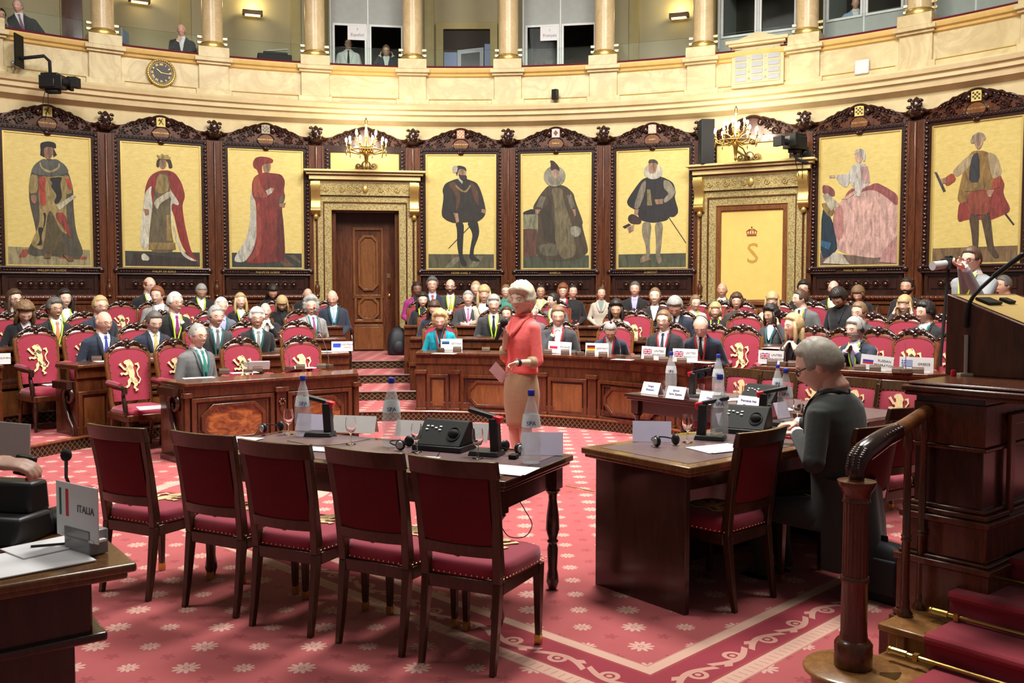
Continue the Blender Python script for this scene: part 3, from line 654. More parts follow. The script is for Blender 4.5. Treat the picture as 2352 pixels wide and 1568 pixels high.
def inv_bilin(p, q):
    # local u,v in the corner quad TL,TR,BR,BL
    u = v = .5
    for _ in range(12):
        P = [(1-u)*(1-v)*q[0][i] + u*(1-v)*q[1][i] + u*v*q[2][i] + (1-u)*v*q[3][i] for i in (0, 1)]
        dx, dy = p[0]-P[0], p[1]-P[1]
        a = [(1-v)*(q[1][i]-q[0][i]) + v*(q[2][i]-q[3][i]) for i in (0, 1)]; b = [(1-u)*(q[3][i]-q[0][i]) + u*(q[2][i]-q[1][i]) for i in (0, 1)]
        D = a[0]*b[1]-a[1]*b[0]; u += (dx*b[1]-dy*b[0])/D; v += (a[0]*dy-a[1]*dx)/D
    return u, v
PW, PH, PZ0 = 1.32, 2.20, 2.14
def frame_meshes():
    # moulded dark frame with bead ornament, gilt slip, sill, boss panel below
    mb = MB(); zc = PZ0 + PH / 2
    mb.ring(rectp(0, zc, PW + .28, PH + .26), rectp(0, zc, PW + .16, PH + .15), -.07, .05)
    mb.ring(rectp(0, zc, PW + .17, PH + .16), rectp(0, zc, PW + .05, PH + .05), -.045, .05)
    x, z0, z1 = PW / 2 + .105, PZ0 - .05, PZ0 + PH + .10
    for sx in (-1, 1):
        n = 34
        for i in range(n):
            z = z0 + (z1 - z0) * (i + .5) / n; mb.ball((sx * x, -.07, z), (.045, .02, .026), 6, 4, R=Euler((0, sx * (.6 if i % 2 else -.6), 0)).to_matrix())
    for i in range(24):
        mb.ball((-x + 2 * x * (i + .5) / 24, -.07, PZ0 + PH + .10), (.022, .02, .018), 6, 4)
    fr = mb.mesh('frame', MAHO_D, 60)
    mb = MB(); mb.ring(rectp(0, zc, PW + .06, PH + .06), rectp(0, zc, PW, PH), -.03, .03); mb.ring(rectp(0, zc, PW - .03, PH - .03), rectp(0, zc, PW - .042, PH - .042), -.0145, .0)
    gs = mb.mesh('gilt_slip', GILD, 40)
    mb = MB(); mb.plate([(-.80, 2.0), (.80, 2.0), (.80, 2.12), (-.80, 2.12)], -.09, .04); mb.tube([(-.80, -.10, 2.11), (.80, -.10, 2.11)], .022, 8); mb.tube([(-.80, -.09, 2.015), (.80, -.09, 2.015)], .016, 8)
    for sx in (-1, 1):
        for i in range(9): mb.ball((sx * (.36 + .045 * i), -.10, 2.065), (.026, .02, .02), 6, 4)
        mb.ball((sx * .80, -.09, 2.08), (.05, .04, .05), 8, 5)
    sl = mb.mesh('sill', MAHO_D, 50)
    mb = MB(); mb.ring(rectp(0, 1.82, 1.50, .38), rectp(0, 1.82, 1.38, .27), -.05, .04)
    mb.box((0, .0, 1.82), (1.40, .05, .3)); mb.box((0, -.02, 1.83), (1.3, .05, .15))
    for i in range(7):
        cx = -.48 + .16 * i; mb.ball((cx, -.05, 1.83), (.045, .04, .045), 10, 6)
        mb.tube([(cx + .06 * math.cos(a), -.055, 1.83 + .06 * math.sin(a)) for a in np.linspace(0, 2 * PI, 11)], .009, 5)
        if i < 6: mb.ball((cx + .08, -.05, 1.83), .014, 6, 4)
    bp = mb.mesh('boss_panel', MAHO_D, 50)
    mb = MB(); mb.tube([(-.80, -.06, 1.60), (.80, -.06, 1.60)], .045, 10)
    for i in range(22): mb.ball((-.77 + .0735 * i, -.085, 1.605), (.032, .03, .036), 6, 4, R=Euler((0, .6, 0)).to_matrix())
    mb.box((0, -.02, 1.52), (1.56, .09, .05)); mb.box((0, -.01, 1.05), (1.5, .06, .85)); mb.ring(rectp(0, 1.05, 1.3, .7), rectp(0, 1.05, 1.16, .56), -.055, .0)
    dd = mb.mesh('dado', MAHO, 50)
    return fr, gs, sl, bp, dd
_fm = frame_meshes()
FIGM = {}
def fig_mat(c):
    key = 'paint_%02x%02x%02x' % tuple(int(min(1, v) * 255) for v in c)
    c = tuple(v * .72 for v in c); 
    def f(t):
        o, x, y, z = t.pos(True); n = t.noise(o, 5, 4, .6, .8, (3.2, 1, .8)); n2 = t.noise(o, 30, 2)
        t.l.new(t.mix((n - .5) * 2.6 + .5 + (n2 - .5) * .5, tuple(v * .5 for v in c), tuple(v * 1.35 for v in c)), t.b.inputs['Base Color'])
    return mat(key, c, .6, build=f)
for k, d in PIC.items():
    root = thing('portrait_painting', d['lab'] + ', gold ground', 'painting', group='full-length paintings in the panelling'); root.matrix_world = bayM(k)
    for nme, me in zip(('frame', 'gilt_slip', 'sill', 'boss_panel', 'dado'), _fm): ob(nme, me, root)
    mb = MB(); mb.box((0, .012, PZ0 + PH / 2), (PW + .01, .05, PH + .01)); cv = mb.build('canvas', GOLDLEAF, root, None)
    mats = []; mb = MB(); q = d['cor']; 
    for i, (c, poly) in enumerate(d['pol']):
        m = fig_mat(c)
        if m not in mats: mats.append(m)
        pts = []
        for p in poly:
            u, v = inv_bilin(p, q); pts.append(((min(.985, max(.015, u)) - .5) * PW, PZ0 + PH * (1 - min(.99, max(.01, v)))))
        y = -.0135 - .0007 * i
        n = len(pts); s_ = sum(pts[j][0] * pts[(j + 1) % n][1] - pts[(j + 1) % n][0] * pts[j][1] for j in range(n))
        if s_ < 0: pts = pts[::-1]
        for _ in range(2 if len(pts) > 5 else (1 if len(pts) > 4 else 0)):
            pts = [q for a_, b_ in zip(pts, pts[1:] + pts[:1]) for q in (((a_[0] * .8 + b_[0] * .2), (a_[1] * .8 + b_[1] * .2)), ((a_[0] * .2 + b_[0] * .8), (a_[1] * .2 + b_[1] * .8)))] 
        mb.plate(pts, y, -.012, mats.index(m))
    f = mb.build('painted_figure', mats, cv, None)
    t_ = f.modifiers.new('tri', 'TRIANGULATE')
    if d['plate']: text(d['plate'], .052, T(0, -.125, 2.062) @ TXT, root, GILD)
for k in (-5, 6, -6): 
    root = thing('wall_panel', 'plain dark framed wall panel at the outer end of the panelling', 'panel', group='outer wall panels'); root.matrix_world = bayM(k)
    for nme, me in zip(('frame', 'gilt_slip', 'sill', 'boss_panel', 'dado'), _fm): ob(nme, me, root)
    MB().box((0, .012, PZ0 + PH / 2), (PW + .01, .05, PH + .01)).build('canvas', GOLDLEAF, root, None)

# ---- the two gilded portals
def portal(k, door):
    M = bayM(k)
    root = thing('gilded_portal', 'gilded doorway surround with console brackets round ' + ('the tall wooden door' if door else 'the gold panel with crowned letter S'), 'doorway', group='gilded doorways'); root.matrix_world = M
    a = MB(); a.ring([(-.96, .5), (.96, .5), (.96, 3.56), (-.96, 3.56)], [(-.80, .5), (.80, .5), (.80, 3.42), (-.80, 3.42)], -.10, .06)
    a.ring([(-.80, .5), (.80, .5), (.80, 3.44), (-.80, 3.44)], [(-.64, .5), (.64, .5), (.64, 3.27), (-.64, 3.27)], -.06, .06)
    a.build('architrave', GILDC, root, 40, .008)
    g = MB()
    for sx in (-1, 1):
        for x in (.97, .79, .65): g.tube([(sx * x, -.10 + (.97 - x) * .12, .5), (sx * x, -.10 + (.97 - x) * .12, 3.27 + (x - .65))], .009, 5)
    for x in (.97, .79, .65): g.tube([(-x, -.10 + (.97 - x) * .12, 3.27 + (x - .65)), (x, -.10 + (.97 - x) * .12, 3.27 + (x - .65))], .009, 5)
    g.build('gilt_bead', GILD, root)
    a = MB(); a.box((0, -.07, 3.66), (1.75, .16, .24)); fz = a.build('frieze', GILDC, root, 40)
    g = MB()
    for sx in (-1, 1):
        for i in range(5): spiral(g, (sx * (.13 + .155 * i), 3.65), .055, -.155, 1.2, sx * (-1 if i % 2 else 1), .008)
    g.ball((0, -.155, 3.66), (.06, .02, .08), 8, 5); g.build('arabesque', GILD, fz)
    a = MB()
    for z, w_, dp, h in ((3.80, 1.96, .22, .04), (3.87, 2.10, .30, .09), (3.94, 2.2, .36, .05), (3.985, 2.28, .42, .04)): a.box((0, .06 - dp / 2, z), (w_, dp, h))
    a.build('cornice', mat('pale_gilding', (.66, .52, .24), .4, metal=.3, noise=(.2, 25)), root, 40, .006)
    a = MB()
    for z, w_, dp in ((3.825, 2.02, .27), (3.915, 2.16, .33)): a.box((0, .06 - dp / 2, z), (w_, dp, .022))
    a.build('cornice_groove', MAHO_L, root)
    for sx in (-1, 1):
        c = MB(); X = sx * .93
        pr = [(-.06, 3.78), (-.30, 3.78), (-.32, 3.70), (-.28, 3.60), (-.22, 3.50), (-.20, 3.40), (-.24, 3.32), (-.24, 3.24), (-.19, 3.18), (-.12, 3.15), (-.06, 3.15)]
        n = len(pr); vs = [(X - .085, y, z) for y, z in pr] + [(X + .085, y, z) for y, z in pr]
        c.add(vs, [tuple(range(n)), tuple(range(2 * n - 1, n - 1, -1))] + [(i, n + i, n + (i + 1) % n, (i + 1) % n) for i in range(n)])
        c.tube([(X - .09, -.26, 3.70), (X + .09, -.26, 3.70)], .055, 12); c.tube([(X - .09, -.2, 3.25), (X + .09, -.2, 3.25)], .045, 12); c.ball((X, -.15, 3.13), (.05, .05, .06), 8, 6)
        c.build('console', GILD, root, 50)
    if door:
        d = thing('door_1', 'tall dark wooden door with octagonal panel and brass handle', 'door'); d.matrix_world = M; d['kind'] = 'structure'
        b = MB(); b.box((0, .46, 1.88), (1.27, .05, 2.78))
        for sx in (-1, 1): b.box((sx * .60, .25, 1.88), (.07, .36, 2.78))
        b.box((-.42, .43, 1.88), (.03, .03, 2.75)); b.build('leaf', MAHO, d, 40)
        b = MB()
        for (cz, w_, h_, oc, oh) in ((2.27, .56, 1.35, .30, 1.0), (1.37, .52, .50, .32, .36), ):
            b.ring(rectp(.05, cz, w_ + .04, h_ + .05), rectp(.05, cz, w_ - .06, h_ - .06), .40, .45); b.ring(octo(.05, cz, oc + .1, oh + .1, .11), octo(.05, cz, oc, oh, .09), .395, .45)
            b.plate(octo(.05, cz, oc, oh, .09), .425, .45)
        b.box((.05, .42, .78), (.58, .05, .45)); b.ring(rectp(.05, .95, .56, .2), rectp(.05, .95, .48, .12), .40, .44); b.build('panel_moulding', MAHO_L, d, 40, .006)
        b = MB(); b.box((.45, .43, 2.02), (.07, .012, .09)); b.build('lock_plate', BRONZE, d)
        b = MB(); b.tube([(.46, .42, 1.9), (.46, .38, 1.86), (.45, .38, 1.78), (.47, .40, 1.74), (.46, .42, 1.70)], [.012, .02, .014, .02, .01], 8); b.ball((.46, .41, 1.62), (.025, .02, .05), 8, 5); b.build('handle', BRASS, d)
    else:
        p = thing('gold_panel', 'gold panel with small crown and letter S in brown frame', 'panel'); p.matrix_world = M
        b = MB(); b.box((0, .01, 2.36), (1.16, .04, 1.66)); b.build('gold_ground', mat('gold_panel_ground', (.72, .48, .13), .45, noise=(.12, 7)), p, None)
        b = MB(); b.ring([(-.64, 1.5), (.64, 1.5), (.64, 3.27), (-.64, 3.27)], [(-.555, 1.56), (.555, 1.56), (.555, 3.17), (-.555, 3.17)], -.05, .03)
        b.box((0, -.03, 1.50), (1.2, .1, .08)); b.box((0, .0, 1.0), (1.26, .04, .95)); b.ring(rectp(0, 1.18, 1.16, .44), rectp(0, 1.18, 1.0, .28), -.05, .0); b.build('frame', MAHO_L, p, 40, .01)
        SG = mat('bronze_letter', (.45, .25, .05), .45)
        text('S', .52, T(.02, -.013, 2.38) @ TXT, p, SG, ext=.002)
        b = MB(); b.box((0, -.02, 2.73), (.17, .015, .03))
        for i in range(5):
            x = -.07 + .035 * i; b.tube([(x * 1.1, -.02, 2.74), (x * 1.35, -.02, 2.79), (x * .5, -.02, 2.83)], .008, 5)
        b.tube([(0, -.02, 2.82), (0, -.02, 2.88)], .006, 5); b.tube([(-.015, -.02, 2.865), (.015, -.02, 2.865)], .005, 5); b.build('crown', mat('crown_red', (.3, .07, .04), .5), p)
    # small framed gold panel over the portal
    u = thing('overdoor_panel', 'small gold panel in carved frame above ' + ('the tall wooden door' if door else 'the crowned letter S panel'), 'panel', group='overdoor panels'); u.matrix_world = M
    MB().box((0, .01, 4.20), (1.30, .04, .36)).build('gold_ground', GOLDLEAF, u, None)
    b = MB(); b.ring(rectp(0, 4.2, 1.56, .58), rectp(0, 4.2, 1.30, .34), -.05, .04)
    for sx in (-1, 1):
        for i in range(7): b.ball((sx * .715, -.05, 3.98 + .07 * i), (.045, .02, .028), 6, 4)
    b.build('frame', MAHO_D, u, 50)
portal(-1, True); portal(3, False)
# ================================================================ benches of the hemicycle
def path_len(P): return [0] + list(np.cumsum([(P[i + 1] - P[i]).length for i in range(len(P) - 1)]))
def along(P, L, s):
    for i in range(len(P) - 1):
        if s <= L[i + 1] + 1e-9:
            f = (s - L[i]) / max(1e-9, L[i + 1] - L[i]); return P[i].lerp(P[i + 1], f)
    return P[-1].copy()
def outw(p):
    v = Vector((p.x - CX, p.y - CY, 0)); return v.normalized()
def bench(P, zb, label, mods, depth=.50, h=.775, scroll=False, veneer=None, plinth=.10):
    P = [Vector((p[0], p[1], 0)) for p in P]; L = path_len(P); tot = L[-1]
    root = thing('desk_bench', label, 'desk', P[len(P) // 2], group='curved desks of the hemicycle'); root.location.z = zb
    o = root.location.copy()
    def strip(mb, a, b, z0, z1):     # solid strip between offsets a..b
        vs = []
        for p in P:
            n = outw(p)
            for off in (a, b):
                for z in (z0, z1): q = p + n * off - o; vs.append((q.x, q.y, z))
        fs = []
        for i in range(len(P) - 1):
            k, j = 4 * i, 4 * i + 4
            fs += [(k, j, j + 1, k + 1), (k + 2, k + 3, j + 3, j + 2), (k + 1, j + 1, j + 3, k + 3), (k, k + 2, j + 2, j)]
        e = 4 * (len(P) - 1); fs += [(0, 1, 3, 2), (e, e + 2, e + 3, e + 1)]
        mb.add(vs, fs)
    t = MB(); strip(t, -.035, depth, h - .035, h); strip(t, -.02, depth, h - .05, h - .035); t.build('desk_top', MAHO, root, 40, .006)
    f = MB(); strip(f, .02, .06, 0, h - .05); strip(f, 0, .05, h - .15, h - .05); strip(f, .0, .05, .0, plinth)
    for pe in (P[0], P[-1]):
        n = outw(pe); x = Vector((n.y, -n.x, 0)) * (1 if pe is P[0] else -1)
        c = pe + n * (depth / 2 + .02) + x * .02 - o
        f.M = frameM(c, (n.y, -n.x)); f.box((0, 0, (h - .05) / 2), (.045, depth - .03, h - .05)); f.M = Matrix()
    f.build('front', MAHO, root, 40, .004)
    b = MB(); g = MB()
    for (a0, a1, ty) in mods:
        p0, p1 = along(P, L, a0 * tot), along(P, L, a1 * tot); w_ = (p1 - p0).length; c = (p0 + p1) / 2 + outw((p0 + p1) / 2) * .02 - o
        M = frameM(c, (p1 - p0)); b.M = g.M = M; zc = (plinth + h - .15) / 2; hh = h - .15 - plinth
        if ty == 'oct':
            b.ring(rectp(0, zc, w_ - .02, hh - .02), rectp(0, zc, w_ - .11, hh - .1), -.03, .02)
            b.ring(rectp(0, zc, w_ - .16, hh - .13), rectp(0, zc, w_ - .19, hh - .16), -.012, .02)
            b.ring(octo(0, zc, w_ - .22, hh - .16, .12), octo(0, zc, w_ - .30, hh - .23, .10), -.035, .02)
            g.plate(octo(0, zc, w_ - .30, hh - .23, .10), -.018, .02); g.build('veneer_panel', veneer or MAHO_L, root, None); g = MB()
        elif ty == 'rect':
            b.ring(rectp(0, zc, w_ - .02, hh - .02), rectp(0, zc, w_ - .11, hh - .1), -.028, .02); g.plate(rectp(0, zc, w_ - .16, hh - .16), -.014, .02); g.build('veneer_panel', veneer or MAHO_L, root, None); g = MB()
        elif ty == 'pil':
            b.box((0, -.012, zc), (w_ - .02, .05, hh)); b.box((0, -.025, h - .125), (w_ + .02, .08, .05)); b.box((0, -.025, plinth + .03), (w_ + .01, .07, .05))
        elif ty == 'carv':
            b.box((0, -.012, zc), (w_ - .02, .05, hh)); b.box((0, -.025, h - .125), (w_ + .02, .08, .05))
            for j in range(6): b.ball((.028 * math.cos(j), -.05, zc + .16 + .028 * math.sin(j * 1.05)), .018, 6, 4)
            b.ball((0, -.045, zc + .09), (.03, .02, .06), 6, 4)
    b.build('moulding', MAHO, root, 40, .004)
    if scroll:
        s = MB(); n = outw(P[0]); x = Vector((n.y, -n.x, 0)); c = P[0] + n * .1 - x * .03 - o
        s.M = frameM(c, (n.x, n.y))        # local x points outward along the end panel, -y away from the desk end
        fy = .0
        pts = []; rs = []
        for i in range(26):
            f_ = i / 25; a = 2.2 * PI * (1 - f_) ; q = .02 + .10 * f_
            pts.append((.03 + q * math.cos(a + .2), fy, h - .22 + q * math.sin(a + .2))); rs.append(.016 + .02 * f_)
        end = pts[-1]
        pts += [(.10, fy, h - .36), (.04, fy, h - .46), (-.03, fy, h - .54), (-.06, fy, .14), (-.02, fy, .09), (.04, fy, .09), (.05, fy, .13)]; rs += [.03, .026, .024, .024, .028, .026, .016]
        s.tube(pts, rs, 8, flat=.8); s.box((.12, .03, h - .09), (.34, .06, .08)); s.box((.1, .0, .03), (.36, .09, .06)); s.build('scroll_bracket', MAHO_D, root, 60)
    return root
def arcpts(t0, t1, k, off=.05, st=3.0):
    n = max(2, int(abs(t1 - t0) / st)); return [pol(t0 + (t1 - t0) * i / n, rk(t0 + (t1 - t0) * i / n, k) + off) for i in range(n + 1)]
# left block
bench([(-3.27, 9.27), (-2.5, 9.93), (-1.73, 10.5)], 0, 'front desk with two flame veneered octagons and carved scroll end', [(0, .035, 'pil'), (.035, .50, 'oct'), (.50, .565, 'carv'), (.565, .96, 'oct'), (.96, 1, 'pil')], scroll=True, veneer=FLAME, h=.79)
bench(arcpts(-50.5, -12, 1), RISE, 'second desk behind the front left desk, scroll end beside tall red armchair', [(0, .12, 'rect'), (.12, .15, 'pil'), (.15, .45, 'oct'), (.45, .5, 'pil'), (.5, .8, 'oct'), (.8, 1, 'rect')], scroll=True)
bench(arcpts(-64, -55.5, 1, .9, 2), RISE, 'desk end cut by the picture edge beside the outer red armchair', [(0, 1, 'rect')])
bench(arcpts(-62, -12, 2), RISE * 2, 'third desk on the wooden door side, below grey-haired men', [(0, .3, 'rect'), (.3, .6, 'rect'), (.6, 1, 'rect')])
bench(arcpts(-62, -12, 3), RISE * 3, 'rear desk on the wooden door side in front of the wall seats', [(0, .3, 'rect'), (.3, .6, 'rect'), (.6, 1, 'rect')])
# right block
bench(arcpts(-2.6, 42, 1, .04), RISE, 'long curved front desk with country signs, behind the standing woman', [(0, .035, 'pil'), (.035, .115, 'rect'), (.115, .15, 'pil'), (.15, .42, 'oct'), (.42, .455, 'pil'), (.455, .60, 'rect'), (.60, .635, 'pil'), (.635, .90, 'oct'), (.90, .94, 'pil'), (.94, 1, 'rect')], plinth=.12)
bench(arcpts(51, 69, 1, .04), RISE, 'curved front desk with three signs beside the rostrum', [(0, .35, 'rect'), (.35, .42, 'pil'), (.42, 1, 'oct')])
bench(arcpts(-4, 46, 2), RISE * 2, 'second row desk behind the sign desk by the black backpack', [(0, .2, 'pil'), (.2, 1, 'rect')])
bench(arcpts(50, 78, 2), RISE * 2, 'second row desk behind the headphone wearers near the rostrum', [(0, .5, 'rect'), (.5, 1, 'rect')])
bench(arcpts(-5, 24, 3), RISE * 3, 'third row desk near the black backpack and gilded door frame', [(0, 1, 'rect')])
bench(arcpts(28, 70, 3), RISE * 3, 'third row desk below the gold letter panel', [(0, 1, 'rect')])

# ================================================================ lion emblem
def lion(mb, cx, cz, s, y, d=.004, M=None):
    """heraldic lion rampant facing left, height about s"""
    def rib(pts, ws, sg=1):
        L_ = []; R_ = []
        for i, (x, z) in enumerate(pts):
            a = pts[max(0, i - 1)]; b = pts[min(len(pts) - 1, i + 1)]; dx, dz = b[0] - a[0], b[1] - a[1]; l = math.hypot(dx, dz) or 1
            nx, nz = -dz / l * ws[i], dx / l * ws[i]; L_.append((x + nx, z + nz)); R_.append((x - nx, z - nz))
        for i in range(len(pts) - 1):
            q = [L_[i], L_[i + 1], R_[i + 1], R_[i]]; q = [(cx + s * a, cz + s * b) for a, b in q]
            ar = sum(q[j][0] * q[(j + 1) % 4][1] - q[(j + 1) % 4][0] * q[j][1] for j in range(4))
            mb.plate(q if ar > 0 else q[::-1], y - d, y)
    rib([(-.10, .30), (-.03, .22), (.02, .08), (.03, -.06), (.08, -.16)], [.10, .13, .10, .075, .10])      # body
    rib([(-.20, .42), (-.13, .44), (-.05, .40), (.02, .30), (.04, .2)], [.035, .075, .12, .10, .03])       # head and mane
    rib([(-.04, .48), (.0, .52)], [.05, .01])
    rib([(-.08, .22), (-.20, .22), (-.28, .32), (-.34, .40)], [.05, .035, .03, .045])                     # fore paws
    rib([(-.06, .12), (-.18, .06), (-.26, .09), (-.33, .06)], [.05, .035, .03, .045])
    rib([(.03, -.10), (-.08, -.18), (-.10, -.30), (-.20, -.38), (-.25, -.37)], [.08, .055, .035, .03, .04])  # hind legs
    rib([(.10, -.16), (.14, -.28), (.08, -.38), (.18, -.46), (.10, -.48)], [.09, .06, .035, .035, .03])
    rib([(.10, -.20), (.24, -.24), (.30, -.12), (.22, .0), (.20, .14), (.28, .26), (.24, .38), (.15, .36)], [.03, .022, .018, .018, .02, .024, .045, .02])  # tail
# ================================================================ chairs
def armchair(with_lion=True):
    """upholstered armchair with carved crest; origin on the floor under the seat, faces -y"""
    root = thing('carved_armchair', '', 'chair')
    m = MB(); m.box((0, 0, .37), (.54, .50, .07))
    seat = MB(); rings = []
    for z, k in ((.40, .96), (.43, 1.0), (.46, .93), (.48, .7), (.485, .2)):
        rings.append([(.26 * k * max(-1, min(1, 1.25 * math.cos(a))), .25 * k * max(-1, min(1, 1.25 * math.sin(a))) , z) for a in np.linspace(0, 2 * PI, 24, endpoint=False)])
    seat.loft(rings); 
    seat.build('seat', REDUP, root, 60)
    m.build('seat_rail', MAHO, root, 40, .01)
    # arched back, leaning backwards
    def bk(x, z, y=0): return (x, .24 + y + (z - .5) * .16, z)
    outl = []
    for a in np.linspace(PI, 0, 13): outl.append((.235 * math.cos(a), 1.00 + .085 * math.sin(a)))
    outl = [(-.215, .50), (-.225, .75)] + outl + [(.225, .75), (.215, .50)]
    p = MB(); n = len(outl); vs = [bk(x * .93, .02 + z * .98, -.028) for x, z in outl] + [bk(x * .93, z * .98 + .02, .03) for x, z in outl]
    ctr = len(vs); vs.append(bk(0, .8, -.05))
    p.add(vs, [(i, (i + 1) % n, ctr) for i in range(n)] + [(i, n + i, n + (i + 1) % n, (i + 1) % n) for i in range(n)] + [tuple(range(2 * n - 1, n - 1, -1))])
    p.build('backrest', REDUP, root, 50)
    f = MB(); f.tube([bk(x, z) for x, z in [(-.20, .40)] + outl + [(.20, .40)]], .026, 8)
    f.build('back_frame', MAHO_L, root)
    c = MB()
    for sx in (-1, 1):
        c.tube([bk(sx * x, z, -.01) for x, z in ((.02, 1.12), (.07, 1.145), (.13, 1.115), (.19, 1.08), (.235, 1.03))], [.03, .034, .026, .022, .012], 7)
        for x, z in ((.05, 1.13), (.10, 1.14), (.15, 1.10), (.19, 1.06)): c.ball(bk(sx * x, z, -.025), (.028, .02, .018), 6, 4, R=Euler((0, sx * .6, 0)).to_matrix())
    c.ball(bk(0, 1.15, -.01), (.045, .03, .038), 8, 6); c.ball(bk(0, 1.10, -.03), (.03, .02, .025), 6, 5)
    c.build('crest', MAHO_D, root, 60)
    nl = MB()
    for i, (x, z) in enumerate(outl):
        if i: 
            px_, pz = outl[i - 1]
            for f_ in (.0, .33, .66): nl.ball(bk((px_ + (x - px_) * f_) * .90, .03 + (pz + (z - pz) * f_) * .965, -.032), .0065, 5, 3)
    nl.build('nail_trim', NAIL, root)
    if with_lion:
        l = MB(); lion(l, 0, .78, .34, 0, .006)
        l.v = [bk(x, z, -.05 + y) for x, y, z in l.v]
        l.build('lion_emblem', EMBRO, root, None)
    for sx in (-1, 1):
        a = MB(); a.tube([(sx * .25, .24, .72), (sx * .27, .05, .72), (sx * .27, -.12, .71)], [.03, .036, .03], 8); a.build('arm_pad', REDUP, root)
        w = MB(); w.tube([(sx * .25, .26, .70), (sx * .275, .0, .685), (sx * .275, -.18, .69), (sx * .275, -.23, .68), (sx * .275, -.225, .64), (sx * .275, -.19, .63), (sx * .275, -.20, .58), (sx * .275, -.235, .50), (sx * .27, -.24, .42)], [.02, .022, .03, .034, .03, .02, .022, .028, .024], 8); w.build('arm', MAHO_D, root, 60)
        l = MB(); l.lathe([(.03, .40), (.035, .36), (.02, .33), (.03, .27), (.032, .18), (.018, .10), (.026, .07), (.02, .03), (.018, .0)], (sx * .24, -.22, 0), 10); l.build('leg', MAHO_D, root, 60)
        l = MB(); l.tube([(sx * .22, .22, .42), (sx * .22, .24, .2), (sx * .22, .28, .0)], [.028, .022, .018], 6); l.build('leg', MAHO_L, root, 60)
    return root
def side_chair(lion_front=False):
    """side chair with square tapered legs, rectangular upholstered back; faces -y"""
    root = thing('side_chair', '', 'chair')
    def by(z): return .20 + (max(0, z - .42) ** 1.35) * .20
    def curve(x): return .035 * (1 - (x / .22) ** 2)
    m = MB()
    for sx in (-1, 1):
        m.cm = 0
        rr = []
        for z, w_, d_, yy in ((0, .013, .014, .255), (.12, .015, .017, .235), (.40, .020, .023, .20), (.46, .021, .025, by(.46)), (.7, .019, .018, by(.7)), (.93, .019, .014, by(.93))):
            x = sx * (.185 + (z > .4) * (z - .4) * .035); rr.append([(x - w_, yy - d_, z), (x + w_, yy - d_, z), (x + w_, yy + d_, z), (x - w_, yy + d_, z)])
        l = MB(); l.loft(rr[:3]); l.build('leg', CHAIRW, root, 30, .003); m.loft(rr[2:]); m.build('back_post', CHAIRW, root, 30, .004); m = MB()
        l = MB(); x, w0, w1 = sx * .20, .0125, .022
        l.loft([[(x - a, -.19 - a, z), (x + a, -.19 - a, z), (x + a, -.19 + a, z), (x - a, -.19 + a, z)] for z, a in ((0, w0), (.40, w1))]); lg = l.build('leg', CHAIRW, root, 30, .003)
        l = MB(); l.box((x, -.19, .025), (.03, .03, .045)); l.build('brass_foot', BRASS, lg, 30)
    def rail(z0, z1, hw, t, nm):
        r = MB(); rings = []
        for i in range(9):
            x = -hw + 2 * hw * i / 8; c = curve(x)
            rings.append([(x, by(z0) + c - t, z0), (x, by(z0) + c + t, z0), (x, by(z1) + c + t, z1), (x, by(z1) + c - t * .8, z1)])
        r.loft(rings); return r.build(nm, CHAIRW, root, 40, .004)
    rail(.885, .965, .225, .017, 'top_rail'); rail(.52, .575, .195, .014, 'back_rail')
    for side, mt_, yy in ((-1, REDUP, -.012), (1, REDDK, .010)):
        p = MB(); rings = []
        for i in range(9):
            x = -.178 + .356 * i / 8; c = curve(x); e = .004 + .012 * (1 - (x / .19) ** 4)
            rings.append([(x, by(z) + c + yy * .3 + side * (e * (1 if 0 < j < 3 else .3)), z) for j, z in enumerate((.572, .60, .86, .888))])
        vs = [q for r in rings for q in r]; fs = [(i * 4 + j, (i + 1) * 4 + j, (i + 1) * 4 + j + 1, i * 4 + j + 1) for i in range(8) for j in range(3)]
        p.add(vs, fs); p.build('backrest' if side < 0 else 'back_cover', mt_, root, True)
    s = MB(); rings = []
    for z, k in ((.415, 1.0), (.45, 1.01), (.475, .985), (.488, .9), (.494, .5), (.495, .1)):
        r = []
        for a in np.linspace(0, 2 * PI, 32, endpoint=False):
            ca, sa = math.cos(a), math.sin(a); q = (abs(ca) ** 6 + abs(sa) ** 6) ** (-1 / 6)
            xw = .222 + .012 * (-sa * q); r.append((xw * k * ca * q, .215 * k * sa * q - .005, z))
        rings.append(r)
    s.loft(rings); s.build('seat', REDUP, root, 60)
    n = MB()
    for i in range(15):
        x = -.2 + .4 * i / 14; n.ball((x, .215, .425), .005, 5, 3); n.ball((x, -.222, .425), .005, 5, 3)
        y = -.2 + .4 * i / 14
        for sx in (-1, 1): n.ball((sx * (.2225 - .054 * y), y, .425), .005, 5, 3)
    for i in range(11):
        for sx in (-1, 1): n.ball((sx * .178, by(.58 + .03 * i) + .0 - .004, .58 + .03 * i), .005, 5, 3)
    for i in range(11): x = -.17 + .034 * i; n.ball((x, by(.885) + curve(x) - .013, .883), .005, 5, 3)
    n.build('nail_trim', NAIL, root)
    r = MB(); r.box((0, -.19, .38), (.38, .03, .06)); r.box((0, .205, .38), (.36, .03, .06))
    for sx in (-1, 1): r.box((sx * .195, 0, .38), (.028, .38, .06))
    r.build('seat_rail', CHAIRW, root, 40, .004)
    l = MB(); lion(l, 0, .72, .27, 0, .004); l.v = [(x, by(z) + curve(x) - .022 + y, z) for x, y, z in l.v]; l.build('lion_emblem', EMBRO, root, None)
    l = MB(); lion(l, 0, 0, .34, 0, .004); l.v = [(x, -z - .0, .4965 - y) for x, y, z in l.v]; l.build('seat_emblem', EMBRO, root, None)
    return root
AC = armchair(); SCH = side_chair()
_used = {}
